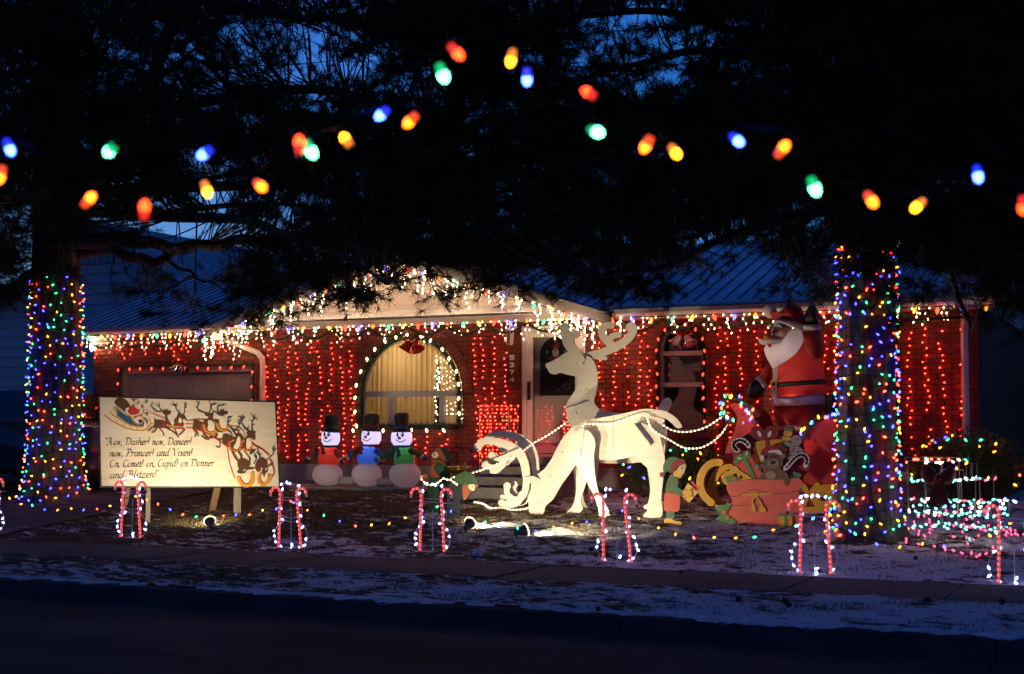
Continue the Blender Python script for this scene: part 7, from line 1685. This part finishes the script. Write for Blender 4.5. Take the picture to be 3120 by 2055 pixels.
limbsR.append(limb(pineR, [cl_(TR, 5.2, LNR), TR+Vector((2.2, -.3, 5.3)), TR+Vector((4.4, -.9, 4.9)), TR+Vector((6.4, -1.3, 4.2))], .11, .02)); limbsR.append(limb(pineR, [cl_(TR, 6.4, LNR), TR+Vector((2.2, .5, 6.9)), TR+Vector((5.4, .4, 7.0))], .11, .02))
SEGL = [p for l in limbsL for p in l]; SEGR = [p for l in limbsR for p in l]
AL, AR = np.array([tuple(p) for p in SEGL]), np.array([tuple(p) for p in SEGR])
def tufts(C, Dn, nn, L0, L1):
    m = len(C); C = np.repeat(C, nn, 0); D = np.repeat(Dn, nn, 0); k = m*nn
    v = rng.normal(size=(k, 3)); v /= np.linalg.norm(v, axis=1)[:, None]
    d = v*.95 + D*rng.uniform(.25, .95, (k, 1)); d /= np.linalg.norm(d, axis=1)[:, None]
    L = rng.uniform(L0, L1, (k, 1)); b = C + D*rng.uniform(-.05, .03, (k, 1)); s = np.cross(d, rng.normal(size=(k, 3))); s /= np.linalg.norm(s, axis=1)[:, None]
    s *= .0034
    out = np.empty((k, 3, 3)); out[:, 0] = b-s; out[:, 1] = b+s; out[:, 2] = b+d*L+np.array([0, 0, -.012])*rng.rand(k, 1)
    return out.reshape(-1, 3)
tw = {'L': MB(), 'R': MB()}; cen = {'L': [], 'R': []}; dirs = {'L': [], 'R': []}
def spray(p, sd, base):
    root = base; out = Vector(p)-Vector(root)
    ln = out.length
    if ln < 1e-3: out = Vector((0, 0, 1)); ln = .1
    mid = Vector(root)+out*.55+Vector((rng.uniform(-.1, .1), rng.uniform(-.1, .1), rng.uniform(-.12, .02)))*min(1.5, ln)
    P = [Vector(q) for q in crv([tuple(root), tuple(mid), tuple(p)], 5)]
    tw[sd].tube(P, [.011*(1-.6*i/(len(P)-1))*min(1.4, .6+ln*.5) for i in range(len(P))], 3, False)
    d0 = (P[-1]-P[-3]).normalized()
    nt = rng.randint(5, 9)
    for j in range(nt):
        az = rng.uniform(0, 6.283); s_ = Vector((math.cos(az), math.sin(az), rng.uniform(-.35, .55)))
        d = (d0*.6+s_*.8).normalized(); L = rng.uniform(.12, .42); e = Vector(p)+d*L
        k = (d+Vector((0, 0, .25))).normalized()
        tw[sd].tube([Vector(p)-d0*rng.uniform(0, .25), Vector(p)+d*L*.5+Vector((0, 0, -.02)), e], [.006, .004, .003], 3, False)
        cen[sd].append(tuple(e)); dirs[sd].append(tuple(k))
        if rng.rand() < .5: cen[sd].append(tuple(Vector(p)+d*L*.45)); dirs[sd].append(tuple(k))
NSP = 6300; made = 0
while made < NSP:
    px, py = rng.uniform(-450, 3620), rng.uniform(-220, 1120)
    if rng.rand() > dens(px, py)**1.5: continue
    low = py > 780
    Y = rng.uniform(-7.8, -1.7) if not low else rng.uniform(-6.0, -2.4)
    p = PY(Y)(px, py)
    if p.x < -15 or p.x > 14: continue
    dl = np.linalg.norm(AL-np.array(tuple(p)), axis=1); dr2 = np.linalg.norm(AR-np.array(tuple(p)), axis=1)
    sd = 'L' if dl.min() < dr2.min() else 'R'
    A = AL if sd == 'L' else AR; dd = dl if sd == 'L' else dr2; i = int(dd.argmin())
    if dd[i] > 1.5 and rng.rand() < .8: continue
    spray(tuple(p), sd, tuple(A[i])); made += 1
for sd, root in (('L', pineL), ('R', pineR)):
    tw[sd].build('twigs', M['bark'], root)['kind'] = 'stuff'
    C = np.array(cen[sd]); D = np.array(dirs[sd])
    v = tufts(C, D, 32, .11, .20)
    o = raw_tris('crown', v, M['needle'], root); o['kind'] = 'stuff'
    print('tufts', sd, len(C), len(v)//3)
# extra limbs reaching out beyond the frame on both sides
# a few hanging bare twigs by the left pine
for pts in ([(355, 770), (335, 850), (365, 950), (400, 1000)], [(365, 770), (395, 840), (460, 910), (520, 930)], [(430, 795), (455, 860), (470, 890)], [(240, 840), (300, 890), (380, 930)]):
    limb(pineL, [PY(-2.9)(*p) for p in pts], .014, .004, 'bare_twig')
# ------------------------------------------------------------------ string of big bulbs hanging close in front of the camera
K = 3120/2380
seq = [(0, 410, 'orange'), (22, 345, 'blue'), (208, 463, 'orange'), (256, 350, 'green'), (336, 485, 'red'), (475, 357, 'blue'), (481, 443, 'amber'), (606, 433, 'orange'), (696, 335, 'red'), (722, 350, 'green'), (804, 325, 'amber'), (887, 266, 'blue'), (953, 282, 'orange'), (1029, 173, 'green'), (1062, 123, 'red'), (1188, 138, 'amber'), (1225, 182, 'blue'), (1367, 216, 'red'), (1387, 307, 'green'), (1502, 338, 'orange'), (1570, 355, 'amber'), (1714, 327, 'blue'), (1820, 345, 'orange'), (1893, 436, 'green'), (2026, 467, 'orange'), (2132, 480, 'amber'), (2273, 408, 'blue'), (2378, 480, 'red')]
for c, e in (('red', (12, .42, .05)), ('orange', (14, 1.5, .05)), ('amber', (14, 4.2, .08)), ('green', (2.2, 26, 9)), ('blue', (1.0, 2.6, 50))): M['fg'+c] = lamp_mat('near_%s_bulb' % c, e); M['ft'+c] = lamp_mat('near_%s_bulb_glow_tail' % c, dict(red=(1.2, .03, .01), orange=(1.6, .10, .01), amber=(1.5, .35, .01), green=(.01, .75, .2), blue=(.02, .04, 1.6))[c])  # second colour set is the weak glow of the swing-blur tails
M['gbase'] = M['wire']
nsr = thing('hanging_light_string', 'slack string of big coloured bulbs hanging across the sky in front of the pines', 'light string', atd(1400, 200, 4.0))
wp = []
NBM = {c: MB().lathe([(.001, .015), (.007, .0135), (.0118, .006), (.0130, -.003), (.0118, -.012), (.0072, -.020), (.001, -.0235)], (0, 0, 0), 14).mesh('bulb', M['fg'+c], True) for c in ('red', 'orange', 'amber', 'green', 'blue')}
NTM = {c: MB().lathe([(.0122, .004), (.0118, .014), (.0102, .024), (.007, .031), (.001, .032)], (0, 0, 0), 14).mesh('bulb_glow_tail', M['ft'+c], True) for c in ('red', 'orange', 'amber', 'green', 'blue')}  # dim glowing stub behind each bulb, imitating its motion-blur tail
SOCK = MB().lathe([(.010, .075), (.013, .07), (.013, .034), (.011, .030)], (0, 0, 0), 8).mesh('socket', M['wire'], True)
for i, (x, y, c) in enumerate(seq):
    D = 4.0+.25*math.sin(i*1.3); p = atd(x*K, y*K, D)
    ang = random.uniform(-.75, .75); hang = i % 2
    o = bpy.data.objects.new('bulb', NBM[c]); col.objects.link(o); o.parent = nsr; o.location = p-wpos(nsr)
    up_ = c in ('blue', 'green') and i % 3 != 0
    o.rotation_euler = (random.uniform(-.4, .4), ang*1.6 + (math.pi if c in ('orange', 'amber', 'red') and random.random() < .7 else 0), 0)
    tb = bpy.data.objects.new('bulb_glow_tail', NTM[c]); col.objects.link(tb); tb.parent = o
    s = bpy.data.objects.new('socket', SOCK); col.objects.link(s); s.parent = o; s.scale = (.62, .62, .62)
    wp.append(p + Matrix.Rotation(ang, 3, 'Y') @ Vector((0, 0, .045)))
wp = [atd(-140, 520, 4.1)] + wp + [atd(3300, 640, 4.1)]
MB().tube(crv([tuple(p) for p in wp], 5), .0022, 4).build('wire', M['wire'], nsr)

# ------------------------------------------------------------------ dark spruces in the gardens behind
def spruce(label, c, h, r, seed):
    rnd = np.random.RandomState(seed); root = thing('spruce_tree', label, 'tree', c, 'dark spruces in the gardens behind'); c = Vector(c)
    MB().tube([c-Vector((0, 0, .2)), c+Vector((0, 0, h*.96))], [h*.022, .02], 7).build('trunk', M['bark'], root)
    n = 9000; t = rnd.rand(n)**1.3; z = h*(.06+.94*t); a = rnd.uniform(0, 6.283, n); rr = r*(1-t)*(.75+.25*np.sin(z*6/h*5))*rnd.uniform(.15, 1, n)**.5
    b = np.stack([c.x+rr*np.cos(a), c.y+rr*np.sin(a), c.z+z-rr*.25], 1); d = np.stack([np.cos(a), np.sin(a), rnd.uniform(-.7, .2, n)], 1)*rnd.uniform(.15, .4, (n, 1)); s = np.stack([-np.sin(a), np.cos(a), 0*a], 1)*.05
    v = np.empty((n, 3, 3)); v[:, 0] = b-s; v[:, 1] = b+s; v[:, 2] = b+d
    o = raw_tris('crown', v.reshape(-1, 3), M['needle'], root); o['kind'] = 'stuff'
for i, (lb, p, h, r) in enumerate((('dark spruce behind the right-hand neighbour house', (24, 16, -.3), 9, 2.6), ('tall dark spruce farthest right behind the gardens', (31, 24, -.3), 12, 3.2), ('dark spruce between the brick house and the right-hand neighbour', (12.5, 17, -.3), 8, 2.3), ('dark spruce left of the pale neighbour house', (-25, 12, -.3), 9, 2.6))): spruce(lb, p, h, r, i)
